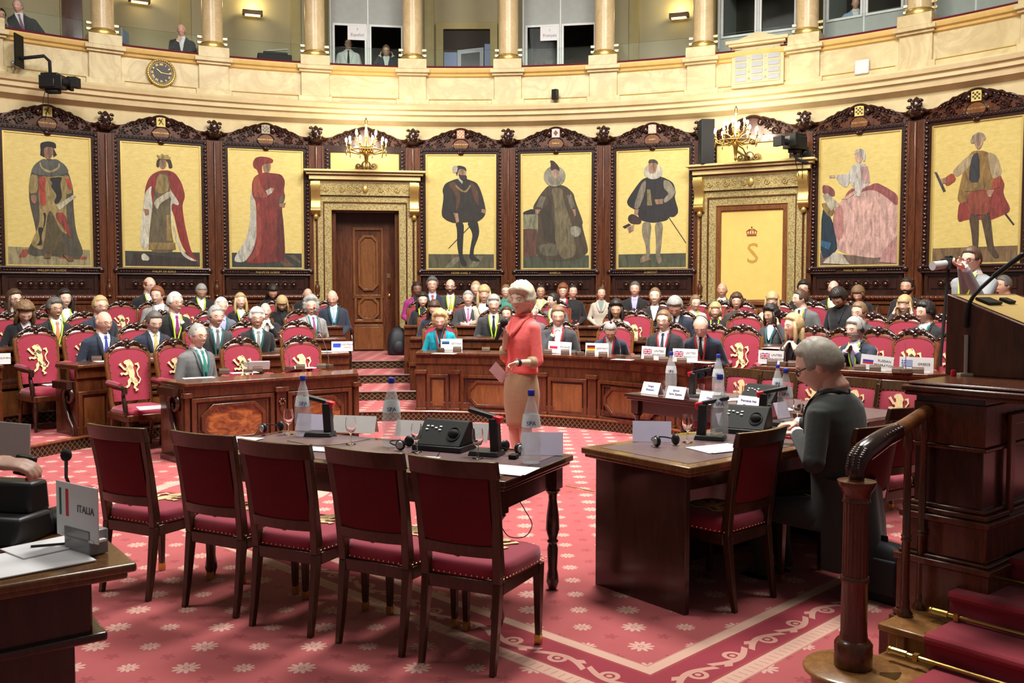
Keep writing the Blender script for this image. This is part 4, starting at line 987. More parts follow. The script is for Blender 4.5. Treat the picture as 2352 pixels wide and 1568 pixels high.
def place(proto, p, rz, label, group):
    if proto.name not in _used:
        _used[proto.name] = 1; proto.location = p; proto.rotation_euler = (0, 0, rz); proto['label'] = label; proto['group'] = group; return proto
    return dup(proto, p, rz, label, group)
def face_rz(d): return math.atan2(d[0], -d[1])
RX = Vector((.893, -.45, 0)); RF = Vector((.45, .893, 0))
ROWLAB = ['side chair of the row facing away, nearest the ITALIA sign', 'side chair facing away, second from the ITALIA sign', 'side chair in the middle of the five facing away', 'side chair facing away, between middle and end chairs of the row', 'side chair facing away, nearest the camera at the open table end']
for (px, py), lb in zip(((345, 1380), (548, 1418), (715, 1463), (930, 1507), (1135, 1553)), ROWLAB):
    g = G(px, py); c = g - RX * .19 + RF * .25
    place(SCH, Vector((c.x, c.y, 0)), face_rz(RF) + random.uniform(-.03, .03), 'dark framed maroon ' + lb, 'side chairs along the long table')
T2U = Vector((.783, .622, 0)); T2N = Vector((-.622, .783, 0))
for (x, y), lb, rr in (((1.157, 4.887), 'empty maroon side chair at the solid-ended desk, facing away', .06), ((1.857, 5.066), 'maroon side chair under the man in dark suit', 0), ((2.42, 5.92), 'maroon side chair behind the seated man, beside the rostrum', -.1)):
    c = Vector((x, y, 0)) + T2U * .19 + T2N * .25
    place(SCH, c, face_rz(T2N) + rr, lb, 'side chairs at the solid-ended desk')
T3U = Vector((.62, -.785, 0)); T3N = Vector((.785, .62, 0))
for i, lb in enumerate(('red side chair with gold lion facing the camera, farthest from the rostrum', 'red side chair with gold lion behind the name cards, between two others', 'red side chair with gold lion, mostly behind the water bottles', 'red side chair with gold lion, beside the seated man', 'red side chair seen past the seated man in front of the sign desk')):
    c = Vector((2.07, 9.1, 0)) + T3U * (.22 + .40 * i) - T3N * .27
    place(SCH, c, face_rz(-T3N), lb, 'side chairs behind the name card table')
def faceC(p, tgt=(0.6, 6.0)):
    return face_rz((tgt[0] - p[0], tgt[1] - p[1]))
for (px, py, z, lb) in ((88, 990, RISE, 'tall red armchair with gold lion standing free in the outer aisle'), (303, 1038, 0, 'tall red armchair with gold lion and paper on the seat, beside the scroll desk end')):
    g = G(px, py, z); place(AC, g + Vector((0.02, .22, 0)), faceC(g, (1.5, 4.5)), lb, 'carved red armchairs')

# ================================================================ tables
def turned_leg(h):
    return [(.035, h), (.035, h - .10), (.045, h - .12), (.028, h - .15), (.024, h - .20), (.034, h - .30), (.038, h - .38), (.022, h - .44), (.03, h - .46), (.022, h - .48), (.034, h - .52), (.02, .16), (.028, .10), (.036, .06), (.024, .02), (.018, 0)][::1]
def table(label, o, u, L, W, H=.77, ends=None, legs=True, bl=True):
    """o = near-left corner of the top, u = long axis, top extends to the left-hand normal of u"""
    u = Vector((u[0], u[1], 0)).normalized(); root = thing('long_table', label, 'table'); root.matrix_world = frameM((o[0], o[1], 0), u)
    t = MB(); t.box((L / 2, W / 2, H - .0175), (L, W, .035)); t.box((L / 2, W / 2, H - .045), (L - .03, W - .03, .022)); t.build('table_top', RIM if ends else TABLEW, root, 30, .006)
    if bl:
        b = MB(); b.box((L / 2, W / 2, H + .0005), (L - .16, W - .16, .002)); b.build('leather_inlay', BLOTTER, root, None)
    if legs:
        a = MB(); i = .09
        for x0, y0, x1, y1 in ((i, i, L - i, i), (i, W - i, L - i, W - i), (i, i, i, W - i), (L - i, i, L - i, W - i)): a.box(((x0 + x1) / 2, (y0 + y1) / 2, H - .115), (abs(x1 - x0) + .02, abs(y1 - y0) + .02, .12))
        a.build('apron', TABLEW, root, 30, .003)
        for x in (i, L - i):
            for y in (i, W - i):
                l = MB(); l.box((x, y, H - .12), (.085, .085, .13)); l.lathe([(.028, H - .18), (.046, H - .195), (.026, H - .22), (.024, H - .25), (.036, H - .34), (.04, H - .42), (.024, H - .475), (.034, H - .49), (.024, H - .505), (.032, H - .53), (.027, .12), (.032, .09), (.037, .05), (.025, .012), (.02, 0)], (x, y, 0), 14); l.build('leg', TABLEW, root, 50)
    else:
        a = MB(); i = .07; a.box((i, W / 2, (H - .05) / 2), (.035, W - .14, H - .05)); a.build('end_panel', TABLEW, root, 30, .003); a = MB(); a.box((L - i, W / 2, (H - .05) / 2), (.035, W - .14, H - .05)); a.build('end_panel', TABLEW, root, 30, .003)
        a = MB(); a.box((L / 2, W - .1, (H - .05) / 2), (L - .16, .025, H - .055)); a.box((L / 2, .1, H - .10), (L - .16, .025, .09)); a.build('front_panel', TABLEW, root, 30, .003)
    return root
c0 = G(1160, 1106, .77)
T1U = Vector((.893, -.45, 0)); T1O = Vector((c0.x, c0.y, 0)) - T1U * 2.12
table('long dark table with turned legs in front of the five maroon chairs', T1O, T1U, 2.12, .86)
c1 = Vector((.91, 4.75, 0))
table('solid-ended dark desk where the man in dark suit writes', c1, T2U, 2.05, .82, .80, ends=True, legs=False)
c3 = Vector((1.03, 8.58, 0))
table('dark table carrying four white name cards, across from the long table', c3, T3U, 2.45, .82)
def tpt(px, py, z=.772): 
    g = G(px, py, z); return g

# desk in the near corner with the ITALIA sign
cc = G(315, 1292, .80)
IU = Vector((.797, .603, 0)).normalized()
root = thing('corner_desk', 'dark polished desk with the ITALIA sign, cut by the picture corner', 'desk'); root.matrix_world = frameM((cc.x, cc.y, 0), IU)
m = MB(); m.box((-1.0, .40, .785), (2.0, .80, .03)); m.box((-1.01, .40, .76), (1.97, .77, .025)); m.build('desk_top', RIM, root, 30, .008)
m = MB(); m.box((-1.06, .40, .66), (1.86, .70, .18)); m.box((-1.05, .40, .565), (1.92, .75, .03)); m.box((-1.08, .40, .28), (1.80, .64, .55)); m.box((-1.0, .08, .25), (1.2, .02, .4)); m.build('desk_body', TABLEW, root, 30, .008)
m = MB(); m.box((-.95, .30, .802), (1.2, .42, .002)); m.build('leather_inlay', BLOTTER, root, None)
ITM = frameM((cc.x, cc.y, .80), IU)

# ================================================================ rostrum, lectern, stair, rail
SU = Vector((.766, .643, 0)); SV = Vector((.643, -.766, 0))
O = Vector((1.80, 4.42, 0))       # far-left foot of the rostrum pier; its visible face runs along SV
def SM(o, z=0): return frameM((o.x, o.y, z), SV)   # local x along SV (towards camera-right), local y along SU (into the rostrum)
root = thing('rostrum', 'dark panelled rostrum pier with moulded counter top', 'rostrum'); root.matrix_world = SM(O)
m = MB()
m.box((.275, 1.25, .62), (.31, 2.5, 1.24)); pier = m.build('pier', TABLEW, root, 30, .004)
m = MB()
for z0, z1, e in ((0, .13, .12), (.13, .16, .105), (.16, .19, .085), (.19, .22, .07), (.22, .46, .06), (.46, .49, .075), (.49, .505, .055), (.505, .66, .035), (.66, .69, .055), (.69, .715, .035), (.715, .735, .018), (.99, 1.01, .015), (1.01, 1.2, .008)):
    m.box((.275 + e * .1, .25, (z0 + z1) / 2), (.31 + 1.8 * e, .5 + 2 * e, z1 - z0))
m.build('plinth_moulding', MAHO, root, 30, .006)
m = MB(); m.box((.48, 1.2, 1.235), (.80, 2.48, .02)); m.box((.50, 1.2, 1.258), (.85, 2.52, .026)); m.box((.49, 1.2, 1.28), (.80, 2.46, .016)); m.build('counter_top', MAHO, root, 30, .01)
W0 = -.06
m = MB(); m.ring(rectp(0, .9, .7, .5), rectp(0, .9, .6, .4), -.02, .0); m.v = [(W0 + .505 - y, .55 + x, z) for x, y, z in m.v]; m.build('side_moulding', MAHO, root, 30, .004)
# lectern box with sloping leather desk
q0 = G(2170, 858, 1.29); Lo = Vector((q0.x, q0.y, 0))
root = thing('lectern', 'tall dark lectern with sloping tan leather desk', 'lectern'); root.matrix_world = frameM((Lo.x, Lo.y, 1.288), SV)
def lz(x): return .403 - .40 * x
m = MB(); L_ = .80; D_l = .80
vs = [(0, 0, 0), (L_, 0, 0), (L_, D_l, 0), (0, D_l, 0), (0, 0, lz(0)), (L_, 0, lz(L_)), (L_, D_l, lz(L_)), (0, D_l, lz(0))]
m.add(vs, [(0, 3, 2, 1), (4, 5, 6, 7), (0, 1, 5, 4), (3, 7, 6, 2), (0, 4, 7, 3), (1, 2, 6, 5)]); m.build('body', MAHO, root, 30, .006)
TAN = mat('tan_leather', (.52, .36, .13), .38, noise=(.1, 9))
m = MB(); m.add([(.03, .04, lz(.03) + .003), (.77, .04, lz(.77) + .003), (.77, D_l - .04, lz(.77) + .003), (.03, D_l - .04, lz(.03) + .003)], [(0, 1, 2, 3)]); m.build('leather_slope', TAN, root, None)
m = MB(); m.box((.12, .2, lz(.12) + .012), (.07, .16, .012), ry=.38); m.box((.12, .42, lz(.12) + .012), (.05, .09, .014), ry=.38); m.build('switch_plate', DGREY, root)
b0 = G(2218, 862, 1.289)
root = thing('gooseneck_microphone', 'tall black gooseneck microphone on steel stem beside the lectern', 'microphone', (b0.x, b0.y, 1.289))
m = MB(); m.box((0, -.0, .006), (.07, .04, .012)); m.build('base_plate', mat('ivory_plate', (.7, .65, .5), .4), root)
m = MB(); m.tube([(0, 0, .01), (0, 0, .20)], .011, 10); m.build('stem', mat('steel', (.55, .5, .48), .25, metal=.9), root)
dY = b0.y
def gp(px, py, k): q = atY(px, py, dY + k); return (q.x - b0.x, q.y - b0.y, q.z - 1.289)
m = MB(); m.tube([gp(2218, 752, 0), gp(2219, 730, 0), gp(2224, 700, 0), gp(2236, 680, -.01), gp(2252, 662, -.02), gp(2282, 635, -.04)], [.012, .012, .011, .010, .010, .010], 8)
m.tube([gp(2282, 635, -.04), gp(2346, 587, -.09)], .013, 8); m.ball(gp(2348, 586, -.09), .014, 8, 6); m.build('gooseneck', BLACK, root)
m = MB(); m.lathe([(.012, 0), (.012, .02), (.009, .03)], (-.075, -.03, 0), 10); tag(m.build('push_button', REDP, None), 'small red push button on the rostrum counter beside the microphone', 'button').location = (b0.x, b0.y, 1.289)
# newel post, handrail, balusters, steps
N0 = Vector((1.442, 3.88, 0))
root = thing('stair', 'carpeted rostrum stair with brass carpet rods and oak stringer', 'stairs'); root.matrix_world = SM(N0)
m = MB()
dsc = [(.20 * math.cos(a) * 1.0, .17 * math.sin(a)) for a in np.linspace(.5 * PI, 1.5 * PI, 16)]
m.prism([(x - .02, y) for x, y in dsc][::-1] + [(.9, .17), (.9, -.17)][::-1][::-1], .09, .12) if False else m.lathe([(.185, .085), (.205, .10), (.205, .112), (.19, .12)], n=28)
m.box((1.0, .16, .103), (2.0, .34, .034)); m.lathe([(.17, 0), (.17, .085)], n=28); m.box((1.0, .02, .045), (2.0, .05, .09))
m.box((.10, .42, .225), (.26, .34, .03)); m.box((.07, .58, .105), (.16, .04, .21)); m.box((.07, .42, .13), (.04, .32, .17)); m.box((.9, .3, .165), (1.8, .03, .10))
m.box((.10, .72, .345), (.20, .30, .03)); m.box((.07, .75, .25), (.04, .3, .17)); m.build('stringer', OAK, root, 30, .006)
m = MB()
def tread(x0, y0, y1, z):
    m.box(((x0 + 2.2) / 2, (y0 + y1) / 2, z - .055), (2.2 - x0, y1 - y0, .11)); m.tube([(x0, y0, z - .02), (2.2, y0, z - .02)], .02, 8)
tread(.26, -.10, .22, .145); tread(.20, .22, .50, .265); tread(.17, .50, .80, .385); tread(.2, .80, 2.5, .505)
m.build('carpet_runner', mat('stair_carpet', (.30, .022, .04), .95, noise=(.15, 40), sheen=.2), root, 40, .015)
for y, z, x0 in ((.185, .165, .08), (.465, .285, .12), (.77, .41, .12)):
    r = MB(); r.tube([(x0, y, z), (2.2, y, z)], .009, 8); r.tube([(x0 - .01, y, z), (x0 + .06, y, z)], .014, 8); r.ball((x0 - .015, y, z), .016, 8, 6); r.box((x0 + .10, y, z), (.02, .03, .03)); r.build('carpet_rod', BRASS, root)
for x, y, s in ((.75, .36, 1), (.55, .66, 1), (1.15, .62, .9)):
    r = MB(); z = .2655 if y < .5 else .3855
    r.prism([((.07 if i % 2 else .032) * math.cos(i * PI / 10) + x, (.07 if i % 2 else .032) * math.sin(i * PI / 10) + y, 0)[:2] for i in range(20)], z, z + .001); r.build('woven_star', mat('faded_star', (.5, .3, .24), .9), root, None)
root = thing('newel_post', 'fluted dark wooden newel post at the foot of the rostrum stair', 'newel post', (N0.x, N0.y, .12))
m = MB(); m.lathe([(.075, 0), (.078, .01), (.078, .10), (.068, .115), (.058, .12), (.056, .14), (.054, .155), (.054, .36), (.058, .365), (.058, .385), (.054, .39)], n=24)
rings = []
for z, r in ((.39, .052), (.70, .050)):
    rings.append([((r - (.004 if i % 2 else 0)) * math.cos(2 * PI * i / 40), (r - (.004 if i % 2 else 0)) * math.sin(2 * PI * i / 40), z) for i in range(40)])
m.loft(rings); m.lathe([(.05, .70), (.058, .705), (.054, .72), (.06, .745), (.072, .765), (.078, .78), (.078, .792), (.03, .80)], n=24); m.build('shaft', MAHO, root, 50)
root = thing('handrail', 'carved dark handrail curving up from newel post to the rostrum', 'handrail')
m = MB(); A = Vector((N0.x, N0.y, .92))
pts = [(0, 0), (-.005, .03), (.01, .075), (.05, .105), (.12, .125), (.22, .15), (.325, .165)]
P_ = [A + SU * a + Vector((0, 0, z)) for a, z in pts]
m.tube(P_, [.032, .036, .042, .046, .046, .042, .038], 12)
for i in range(26):
    f_ = i / 25 * (len(P_) - 1); j = min(len(P_) - 2, int(f_)); q = P_[j].lerp(P_[j + 1], f_ - j)
    for a in (-.8, 0, .8): m.ball(q + SV * (.034 * math.sin(a)) + Vector((-.012 * 0, 0, .030 * math.cos(a))) - SU * .02 * (1 if j < 3 else .2), (.014, .016, .009), 6, 4)
m.build('carved_volute', MAHO_D, root, 60)
m = MB(); m.tube([P_[-1], P_[-1] + SU * .12 + Vector((0, 0, .03)), A + SU * .60 + Vector((0, 0, .235))], [.036, .033, .030], 12); m.build('rail', MAHO_L, root, 60)
for t_, zb, k in ((.432, .24, 'baluster nearer the newel post'), (.575, .24, 'baluster nearer the rostrum')):
    q = N0 + SU * t_
    root = thing('baluster', 'slim turned dark ' + k, 'baluster', (q.x, q.y, zb), group='stair balusters')
    m = MB(); hh = (.92 + .165 + (t_ - .325) * .26 - .03) - zb
    m.lathe([(.034, 0), (.036, .012), (.024, .03), (.02, .045), (.022, .06), (.019, .08), (.018, .34), (.024, .345), (.018, .355), (.024, .365), (.017, .375), (.016, hh - .1), (.024, hh - .08), (.014, hh)], n=14); m.build('shaft', MAHO, root, 50)
# black shoulder bag against the rostrum
g = G(2040, 1392)
root = thing('shoulder_bag', 'black shoulder bag with metal ring standing against the rostrum plinth', 'bag', (g.x - .0, g.y + .12, 0), math.radians(-50))
m = MB(); rings = []
for z, a, b in ((0, .16, .06), (.02, .17, .07), (.22, .17, .075), (.29, .15, .07), (.32, .10, .05), (.33, .03, .02)):
    rings.append([(a * math.copysign(abs(math.cos(t)) ** .5, math.cos(t)), b * math.copysign(abs(math.sin(t)) ** .6, math.sin(t)), z) for t in np.linspace(0, 2 * PI, 24, endpoint=False)])
m.loft(rings); m.box((0, -.075, .15), (.26, .03, .2)); m.build('body', mat('bag_nylon', (.012, .013, .018), .6), root, 50, .01)
m = MB(); m.tube([(-.172, 0, .08), (-.18, 0, .2), (-.16, 0, .29), (-.08, 0, .335), (.04, 0, .34)], .008, 6, flat=3); m.build('strap', BLACKM, root)
m = MB(); m.tube([(-.183, .018 * math.cos(a), .20 + .018 * math.sin(a)) for a in np.linspace(0, 2 * PI, 13)], .0035, 5); m.build('ring', SILVER, root)
# ================================================================ people
CL = dict(black=(.012, .012, .014), navy=(.02, .028, .05), dgrey=(.045, .045, .05), grey=(.13, .13, .13), lgrey=(.27, .27, .26), bgrey=(.12, .14, .18), brown=(.05, .035, .03),
          teal=(.0, .32, .42), red=(.55, .02, .03), magenta=(.28, .02, .16), white=(.75, .75, .76), cream=(.62, .52, .40), beige=(.50, .45, .37), lilac=(.42, .40, .62), blue=(.03, .06, .35),
          lime=(.52, .82, .04), green=(.02, .2, .14), lblue=(.35, .45, .65), yellow=(.6, .5, .15), orange=(.7, .25, .1), gold=(.5, .42, .08), pink=(.65, .12, .28), purple=(.25, .05, .18),
          dteal=(.01, .13, .13), stripe=(.3, .3, .3), coral=(.85, .15, .14), tan=(.36, .235, .13), charcoal=(.028, .034, .032), patt=(.2, .25, .24), greys=(.22, .23, .24))
HC = dict(g=(.30, .29, .27), w=(.58, .57, .54), d=(.018, .012, .010), b=(.07, .035, .018), l=(.18, .105, .05), y=(.45, .31, .15), r=(.20, .065, .025), s=(.10, .09, .08), y2=(.55, .49, .36), gb=(.30, .27, .22))
SKIN = [mat('skin_fair', (.74, .48, .37), .45, noise=(.08, 30)), mat('skin_rosy', (.70, .41, .31), .45, noise=(.08, 30)), mat('skin_tan', (.55, .32, .21), .5, noise=(.08, 30)), mat('skin_brown', (.20, .10, .065), .5, noise=(.08, 30)), mat('skin_light_olive', (.58, .43, .32), .5, noise=(.08, 30))]
LIP = mat('lips', (.45, .13, .11), .5); EYEW = mat('eye_white', (.62, .58, .55), .3); EYED = mat('eye_dark', (.02, .015, .012), .2)
GLFR = mat('spectacle_frame', (.03, .025, .025), .3, metal=.4)
def cloth(c, rough=.85): return mat('cloth_' + c, CL[c], rough, noise=(.18, 50), sheen=.15)
def hairm(c): return mat('hair_' + c, HC[c], .55, noise=(.35, 70))
def clamp(x, a=0.0, b=1.0): return max(a, min(b, x))
def headp(sx, sy, sz, off=0.0, fem=0):
    x, y, z = .074 * sx, .094 * sy, .114 * sz
    t = clamp((-.01 - z) / .104)
    x *= 1 - (.40 + .05 * fem) * t ** 1.4
    y *= (1 - .06 * t) if sy < 0 else (1 - .42 * t)
    if sy < 0:
        ax = abs(x)
        fz = clamp((.024 - z) / .052) if z > -.028 else clamp((z + .041) / .013)
        y -= .021 * math.exp(-(x / (.0085 + .006 * fz)) ** 2) * fz
        y += .008 * math.exp(-((ax - .030) / .014) ** 2 - ((z - .006) / .011) ** 2)
        y -= .004 * math.exp(-((z - .026) / .009) ** 2) * (ax < .055)
        y -= .004 * math.exp(-(x / .022) ** 2 - ((z + .056) / .010) ** 2)
        y -= .010 * math.exp(-(x / .020) ** 2 - ((z + .094) / .016) ** 2)
        y -= .003 * math.exp(-((ax - .042) / .015) ** 2 - ((z + .022) / .02) ** 2)
    if off: x += sx * off; y += sy * off; z += sz * off
    return x, y, z
def grid(fn, nu, nv):
    vs = []; fs = []
    for i in range(nv + 1):
        ph = PI * i / nv
        for k in range(nu):
            a = 2 * PI * k / nu; vs.append(fn(math.sin(ph) * math.cos(a), math.sin(ph) * math.sin(a), math.cos(ph)))
    for i in range(nv):
        for k in range(nu): fs.append((i * nu + k, (i + 1) * nu + k, (i + 1) * nu + (k + 1) % nu, i * nu + (k + 1) % nu))
    return vs, fs
def hair_off(style, x, y, z, sx, sy, sz, rnd):
    """thickness of the hair over the skull (negative: no hair)"""
    f = clamp(.5 - sy * .9)           # 1 at the face, 0 at the back
    fr = {'short': .066, 'thick': .062, 'thin': .088, 'bald': 9, 'none': 9, 'bob': .050, 'long': .066, 'bangs': .036, 'curly': .066, 'tied': .070, 'buzz': .070, 'wild': .074, 'pixie': .050}[style]
    back = {'short': -.055, 'thick': -.06, 'thin': -.05, 'bald': -.05, 'none': 9, 'bob': -.10, 'long': -.11, 'bangs': -.11, 'curly': -.09, 'tied': -.06, 'buzz': -.05, 'wild': -.07, 'pixie': -.09}[style]
    th = {'short': .011, 'thick': .020, 'thin': .008, 'bald': .007, 'none': 0, 'bob': .026, 'long': .018, 'bangs': .020, 'curly': .028, 'tied': .009, 'buzz': .005, 'wild': .03, 'pixie': .030}[style]
    side = -.012 if style in ('short', 'thin', 'bald', 'buzz', 'thick', 'tied') else (-.03 if style == 'pixie' else -.075)
    if sy > .05: zm = side + (back - side) * clamp((sy - .05) / .4)
    elif sy > -.45: zm = side if style not in ('bob', 'long', 'bangs', 'curly') or sy > -.28 else fr * .7
    else: zm = fr - .012 * clamp((abs(sx) - .35) * 3) if fr < 9 else 9
    d = clamp((z - zm) / .014)
    if style == 'bald': d *= clamp((.062 - z) / .02) if sy < .3 else clamp((.07 - z) / .02)
    if d <= 0 or zm > 1: return -.008
    n = .5 + .5 * math.sin(23 * sx + 17 * sz + rnd) * math.cos(19 * sy - 11 * sz + rnd * 2)
    if style == 'pixie': n = .5 + .5 * math.sin(14 * sx + 9 * sy + 26 * sz) * math.cos(8 * sz + 12 * sy)
    if style in ('curly', 'wild'): n = .35 + 1.1 * abs(math.sin(31 * sx + rnd) * math.cos(27 * sz + 3 * rnd) + .4 * math.sin(41 * sy))
    return -.008 + d * (.008 + th * (.75 + .4 * n) * (1 + .25 * clamp(sz)))
def tor(z, fem=0):
    R = ((-.10, .19, .135, 0), (.02, .185, .13, 0), (.14, .165, .118, 0), (.26, .170, .118, -.004), (.38, .188, .122, -.008), (.47, .20, .115, -.004), (.53, .192, .098, .004), (.575, .135, .080, .012), (.60, .085, .068, .014), (.63, .062, .060, .008))
    for (z0, *a), (z1, *b) in zip(R, R[1:]):
        if z <= z1:
            f = clamp((z - z0) / (z1 - z0)); r = [p + (q - p) * f for p, q in zip(a, b)]; break
    else: r = list(R[-1][1:])
    if fem: r[0] *= .90; r[1] *= .92 + .16 * math.exp(-((z - .38) / .07) ** 2)
    return r
def torso_front(x, z, fem, off):
    a, b, y0 = tor(z, fem); return y0 - b * max(0.02, 1 - (abs(x) / a) ** 2.4) ** (1 / 2.4) - off if abs(x) < a else y0 - off
def hand(mb, W, d, n, sc=1.0, curl=.6, side=1, fist=False):
    """wrist point W, pointing direction d, palm normal n; four fingers of different length and a thumb"""
    d = d.normalized(); n = (n - d * n.dot(d)).normalized(); s = d.cross(n) * side
    R = Matrix((s, n, d)).transposed()
    mb.ball(W + d * .048 * sc, (.040 * sc, .015 * sc, .050 * sc), 10, 6, R=R)
    for i, (o, L) in enumerate(((-.029, .066), (-.010, .075), (.010, .070), (.028, .055))):
        p = W + d * .088 * sc + s * o * sc; ang = 0; pts = [W + d * .05 * sc + s * o * .8 * sc, p]; dd = d
        for seg, f in enumerate((.45, .32, .23)):
            ang += curl * (.6 if seg == 0 else .9) + i * .05
            dd = d * math.cos(ang) + n * math.sin(ang); p = p + dd * L * f * sc; pts.append(p)
        mb.tube(pts, [.0098 * sc, .0098 * sc, .0088 * sc, .008 * sc, .0065 * sc], 7)
    p0 = W + d * .022 * sc - s * .026 * sc; q = p0 + (d * .6 - s * .8 + n * .25) * .034 * sc; e = q + (d * .8 - s * .2 + n * .5) * .034 * sc
    mb.tube([W + d * .01 * sc, p0, q, e], [.012 * sc, .014 * sc, .0115 * sc, .008 * sc], 7)
def remesh(mb, name, mats, vox, smooth=2):
    me = mb.mesh(name + '_raw', mats); o = bpy.data.objects.new('tmp', me); COL.objects.link(o)
    m = o.modifiers.new('r', 'REMESH'); m.mode = 'VOXEL'; m.voxel_size = vox; m.use_smooth_shade = True
    if smooth: q = o.modifiers.new('s', 'SMOOTH'); q.factor = .5; q.iterations = smooth
    dg = bpy.context.evaluated_depsgraph_get(); out = bpy.data.meshes.new_from_object(o.evaluated_get(dg)); out.name = name
    bpy.data.objects.remove(o); bpy.data.meshes.remove(me); return out
def join(me, mb, mats, name):
    """append builder geometry to a finished mesh"""
    bm = bmesh.new(); bm.from_mesh(me); m2 = mb.mesh('x', mats, True); bm.from_mesh(m2); bm.to_mesh(me); bm.free(); bpy.data.meshes.remove(m2)
    me.materials.clear()
    for m in mats: me.materials.append(m)
    me.polygons.foreach_set('use_smooth', [True] * len(me.polygons)); me.name = name; return me
def link(name, me, parent):
    o = bpy.data.objects.new(name, me); COL.objects.link(o); o.parent = parent; return o
def person(label, loc, rz, zt=None, s=1.0, lean=.0, sidel=0.0, hyaw=0.0, hpitch=0.0, hroll=0.0, hair=('short', 'b'), skin=0, coat='black', shirt='white', tie=None, lan=None, badge=False,
           arms=None, fem=0, glasses=0, headset=0, beard=None, vox=.0095, legs=None, group=None, hs=1.0, vd=.30, collar=True, nm='person', curl=.7, lapel=True, jz=-.06, slv=.95):
    """seated or standing figure, origin at the hips, faces -y; all lengths for a 1.75 m adult"""
    def W(x, y, z):
        k = max(0, z); return Vector((x + sidel * k, y - lean * k * (.6 + .7 * k), z))
    nb = W(0, .012, .60); HCt = nb + Vector((0, -.022 - .35 * lean * .2, .135 * hs))
    RH = Euler((math.radians(hpitch), math.radians(hroll), math.radians(hyaw)), 'ZXY')
    RH = Matrix.Rotation(math.radians(hyaw), 3, 'Z') @ Matrix.Rotation(math.radians(hpitch), 3, 'X') @ Matrix.Rotation(math.radians(hroll), 3, 'Y')
    neckp = nb + Vector((0, 0, .03)); HCt = neckp + RH @ Vector((0, -.030, .104 * hs))
    def hp(p): return HCt + RH @ (Vector(p) * hs)
    top = HCt.z + .122 * hs
    z0 = loc[2]
    if zt is not None:
        s = clamp((zt - z0) / top, .90, 1.12); z0 = zt - s * top
    root = thing(nm, label, 'person', (loc[0], loc[1], z0), rz, group); root.scale = (s, s, s)
    skm = SKIN[skin]
    # --- body: head, neck, trunk, arms and hands grown into one surface
    mb = MB(); vs, fs = grid(lambda a, b, c: hp(headp(a, b, c, 0, fem)), 40, 30); mb.add(vs, fs)
    for sx in (-1, 1): mb.ball(hp((sx * .073, .008, -.004)), (.011 * hs, .018 * hs, .030 * hs), 8, 6, R=RH.to_3x3() @ Euler((.15, 0, sx * .35)).to_matrix())
    nr = (.052 if not fem else .044) * hs
    mb.tube([nb - Vector((0, 0, .06)), neckp, hp((0, .012, -.055)), hp((0, .008, .0))], [.062, nr * 1.08, nr, nr], 14)
    rr = []
    for z in (-.05, .1, .25, .38, .47, .53, .575, .60, .625):
        a, b, y0 = tor(z, fem); rr.append([W(a * .92 * math.cos(t), y0 + b * .9 * math.sin(t), z) for t in np.linspace(0, 2 * PI, 20, endpoint=False)])
    mb.loft(rr)
    arms = arms or {}
    AR = {}
    for sd in (-1, 1):
        sh = W(sd * (.172 if not fem else .155), .004, .515)
        e, wv, hd, hn = arms.get(sd) or (Vector((sd * .25, -.02, .26)), Vector((sd * .15, -.26, .20)), Vector((-sd * .4, -1, -.1)), Vector((0, 0, -1)))
        e, wv, hd, hn = Vector(e), Vector(wv), Vector(hd), Vector(hn); AR[sd] = (sh, e, wv, hd, hn)
        mb.tube([sh, sh.lerp(e, .5), e, e.lerp(wv, .4), wv, wv + hd.normalized() * .02], [.046, .040, .034, .032, .024, .024], 10)
        hand(mb, wv, hd, hn, .95 if not fem else .86, curl, sd)
    me = remesh(mb, 'body', [skm], vox)
    f = MB()
    for sx in (-1, 1):
        f.ball(hp((sx * .030, -.0725, .005)), (.0135 * hs, .0125 * hs, .0095 * hs), 8, 6, 1, R=RH); f.ball(hp((sx * .030, -.0830, .0045)), (.0072 * hs, .0050 * hs, .0066 * hs), 8, 6, 2, R=RH)
        f.tube([hp((sx * .014, -.0855, .024)), hp((sx * .030, -.0850, .030)), hp((sx * .047, -.0745, .025))], [.003, .0045, .0025], 5, 4)
        f.tube([hp((sx * .016, -.0840, .012)), hp((sx * .030, -.0860, .0155)), hp((sx * .044, -.0785, .011))], [.0018, .0024, .0018], 5, 0)
    f.ball(hp((0, -.0815, -.0575)), (.021 * hs, .0065 * hs, .0062 * hs), 10, 6, 3, R=RH)
    f.tube([hp((-.02, -.0815, -.0575)), hp((0, -.0885, -.0575)), hp((.02, -.0815, -.0575))], .0013, 4, 2)
    body = link('body', join(me, f, [skm, EYEW, EYED, LIP, hairm(hair[1])], 'body'), root)
    # --- hair
    if hair[0] != 'none':
        rnd = random.random() * 6; h = MB()
        def hf(a, b, c):
            x, y, z = headp(a, b, c, 0, fem); o_ = hair_off(hair[0], x, y, z, a, b, c, rnd); return hp((x + a * o_, y + b * o_, z + c * o_))
        vs, fs = grid(hf, 44, 34); h.add(vs, fs)
        if hair[0] in ('long', 'bangs', 'curly'):
            Lh = {'long': .27, 'bangs': .24, 'curly': .14}[hair[0]]; rr = []
            for i in range(7):
                q = i / 6; z = -.02 - Lh * q; w_ = .082 + .018 * math.sin(q * 3) ; 
                rr.append([hp((w_ * math.cos(t) * (1 - .25 * q * q), .050 + .030 * q * 0 + .048 * math.sin(t) - .01 * q, z)) for t in np.linspace(0, 2 * PI, 14, endpoint=False)])
            h.loft(rr)
            for sx in (-1, 1): h.tube([hp((sx * .070, -.030, .05)), hp((sx * .084, -.034, -.02)), hp((sx * .088, -.036, -.10)), hp((sx * .078, -.05, -.02 - Lh * .8))], [.018, .024, .026, .012], 8)
        if hair[0] == 'tied': h.ball(hp((0, .115, .02)), (.04, .035, .04), 10, 8)
